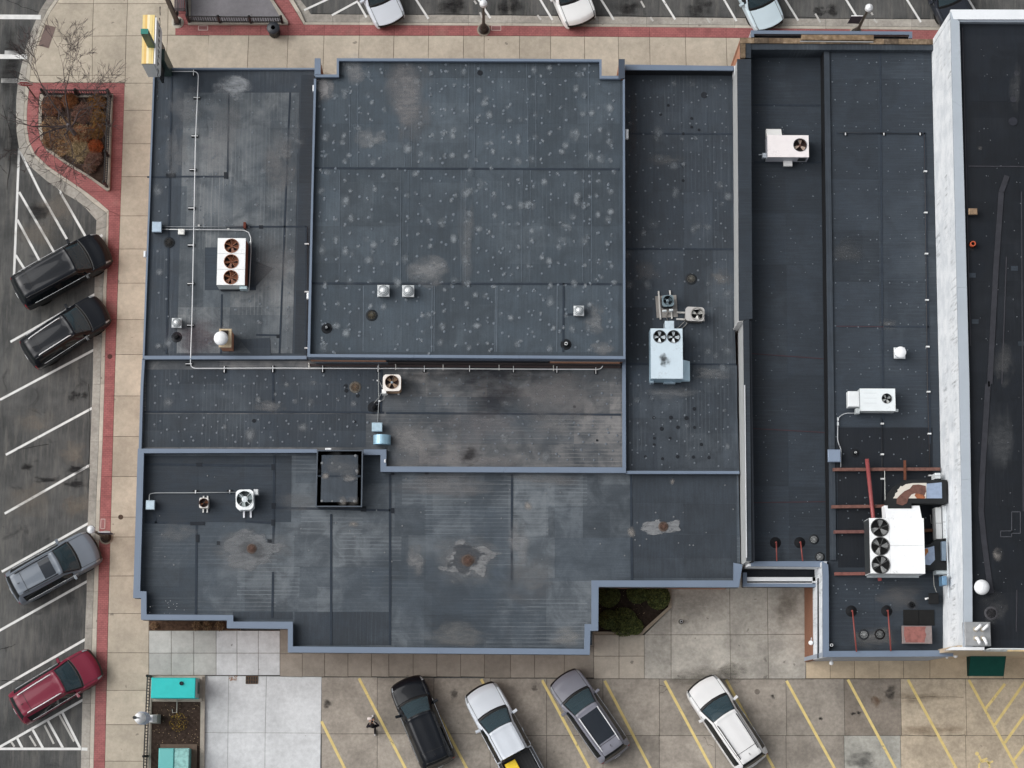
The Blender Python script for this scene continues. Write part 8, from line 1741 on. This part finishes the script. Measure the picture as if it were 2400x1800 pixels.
bo_ = bpy.data.objects.new('body', bm_); COL.objects.link(bo_); bo_.parent = per; bo_.color = S(30, 27, 32)
mb = MB(); mb.ball((0, .09, 1.62), .098, 16, 12, 1.22); mb.ball((0, .19, 1.60), .02, 8, 6); mb.ball((-.1, .085, 1.615), .022, 8, 6); mb.ball((.1, .085, 1.615), .022, 8, 6); mb.build('head', M['skin'], per, smooth=True, color=S(196, 150, 124))
mb = MB(); mb.ball((0, .065, 1.655), .112, 18, 10, 1.05); mb.ball((0, -.01, 1.60), .085, 14, 8, 1.2); mb.build('hair', M['fabric'], per, smooth=True, color=S(26, 22, 24))
for s, (hx, hy, hz) in ((-1, (-.15, .26, 1.10)), (1, (.02, .31, 1.10))):
    mb = MB(); mb.ball((hx, hy, hz), .038, 10, 7, .7)
    for f_ in range(4): mb.tube([(hx - .025 + .017 * f_, hy + .02, hz), (hx - .03 + .018 * f_, hy + .065 + .008 * (f_ in (1, 2)), hz - .005), (hx - .03 + .018 * f_, hy + .08, hz - .035)], .009, 5)
    mb.tube([(hx - s * .03, hy, hz + .01), (hx - s * .055, hy + .03, hz + .012), (hx - s * .05, hy + .06, hz)], .010, 5); mb.build('hand', M['skin'], per, smooth=True, color=S(204, 160, 138))
for y, z in ((.44, .05), (-.34, .06)): mb = MB(); mb.bbox(-.11 if y > 0 else .01, -.01 if y > 0 else .11, y - .12, y + .16, z - .05, z + .04, .02); mb.build('shoe', M['plastic'], per, color=S(196, 192, 190))
bg_ = thing('paper_bag', 'small white bag held in front of the walking person', 'bag', pb + Vector((-.17, .38, 1.0))); mb = MB(); mb.bbox(-.11, .11, -.06, .07, 0, .2, .03); mb.build('bag_body', M['fabric'], bg_, color=S(232, 222, 218)); mb = MB(); mb.tube([(-.06, 0, .2), (-.03, 0, .27), (.03, 0, .27), (.06, 0, .2)], .008, 5); mb.build('bag_handle', M['fabric'], bg_, color=S(214, 200, 194))

# --- cracks in the road and the slabs
def crack(c_, r_, pts, z, w, parent, col=S(34, 32, 31)):
    P = [W(*T(c_, r_, *p), z) for p in pts]; Q = []
    for a, b_ in zip(P, P[1:]):
        for k in range(5): Q.append(a.lerp(b_, k / 5) + Vector((rnd.uniform(-.04, .04), rnd.uniform(-.04, .04), 0)))
    Q.append(P[-1]); mb = MB()
    for a, b_ in zip(Q, Q[1:]):
        d = (b_ - a).normalized(); n = Vector((-d.y, d.x, 0)) * w * rnd.uniform(.5, 1.2) / 2; mb.quad(a - n, b_ - n, b_ + n, a + n)
    mb.build('crack', M['rubber'], parent, True, color=col)
for c_, r_, pts in [(0, 3, [(-40, 640), (60, 625), (135, 588)]), (0, 3, [(-40, 905), (215, 908)]), (0, 0, [(60, 0), (220, 70), (330, 105)]), (0, 0, [(-40, 1390), (60, 1500)]), (0, 1, [(640, 50), (780, 160)]), (0, 2, [(770, 0), (775, 500), (765, 900)]), (0, 2, [(150, 560), (420, 520)]), (1, 0, [(480, 118), (900, 122), (1400, 124), (2210, 126)]), (2, 0, [(0, 128), (900, 134), (2200, 150)]), (3, 0, [(150, 152), (1000, 160), (1400, 162)]), (0, 0, [(20, 900), (110, 1200), (60, 1640)])]:
    crack(c_, r_, pts, .0165, .03, ground)
for c_, r_, pts in [(2, 3, [(1275, 1020), (1320, 995), (1352, 955)]), (2, 3, [(1272, 940), (1290, 950), (1350, 955)]), (2, 3, [(1272, 1370), (1278, 1410), (1272, 1465)]), (2, 3, [(1660, 1390), (1690, 1450), (1745, 1478)]), (3, 3, [(1150, 1060), (1400, 1045), (1690, 1048)]), (3, 3, [(1150, 1365), (1500, 1385), (1700, 1370)])]:
    crack(c_, r_, pts, .0235, .018, park_o, S(70, 62, 54))
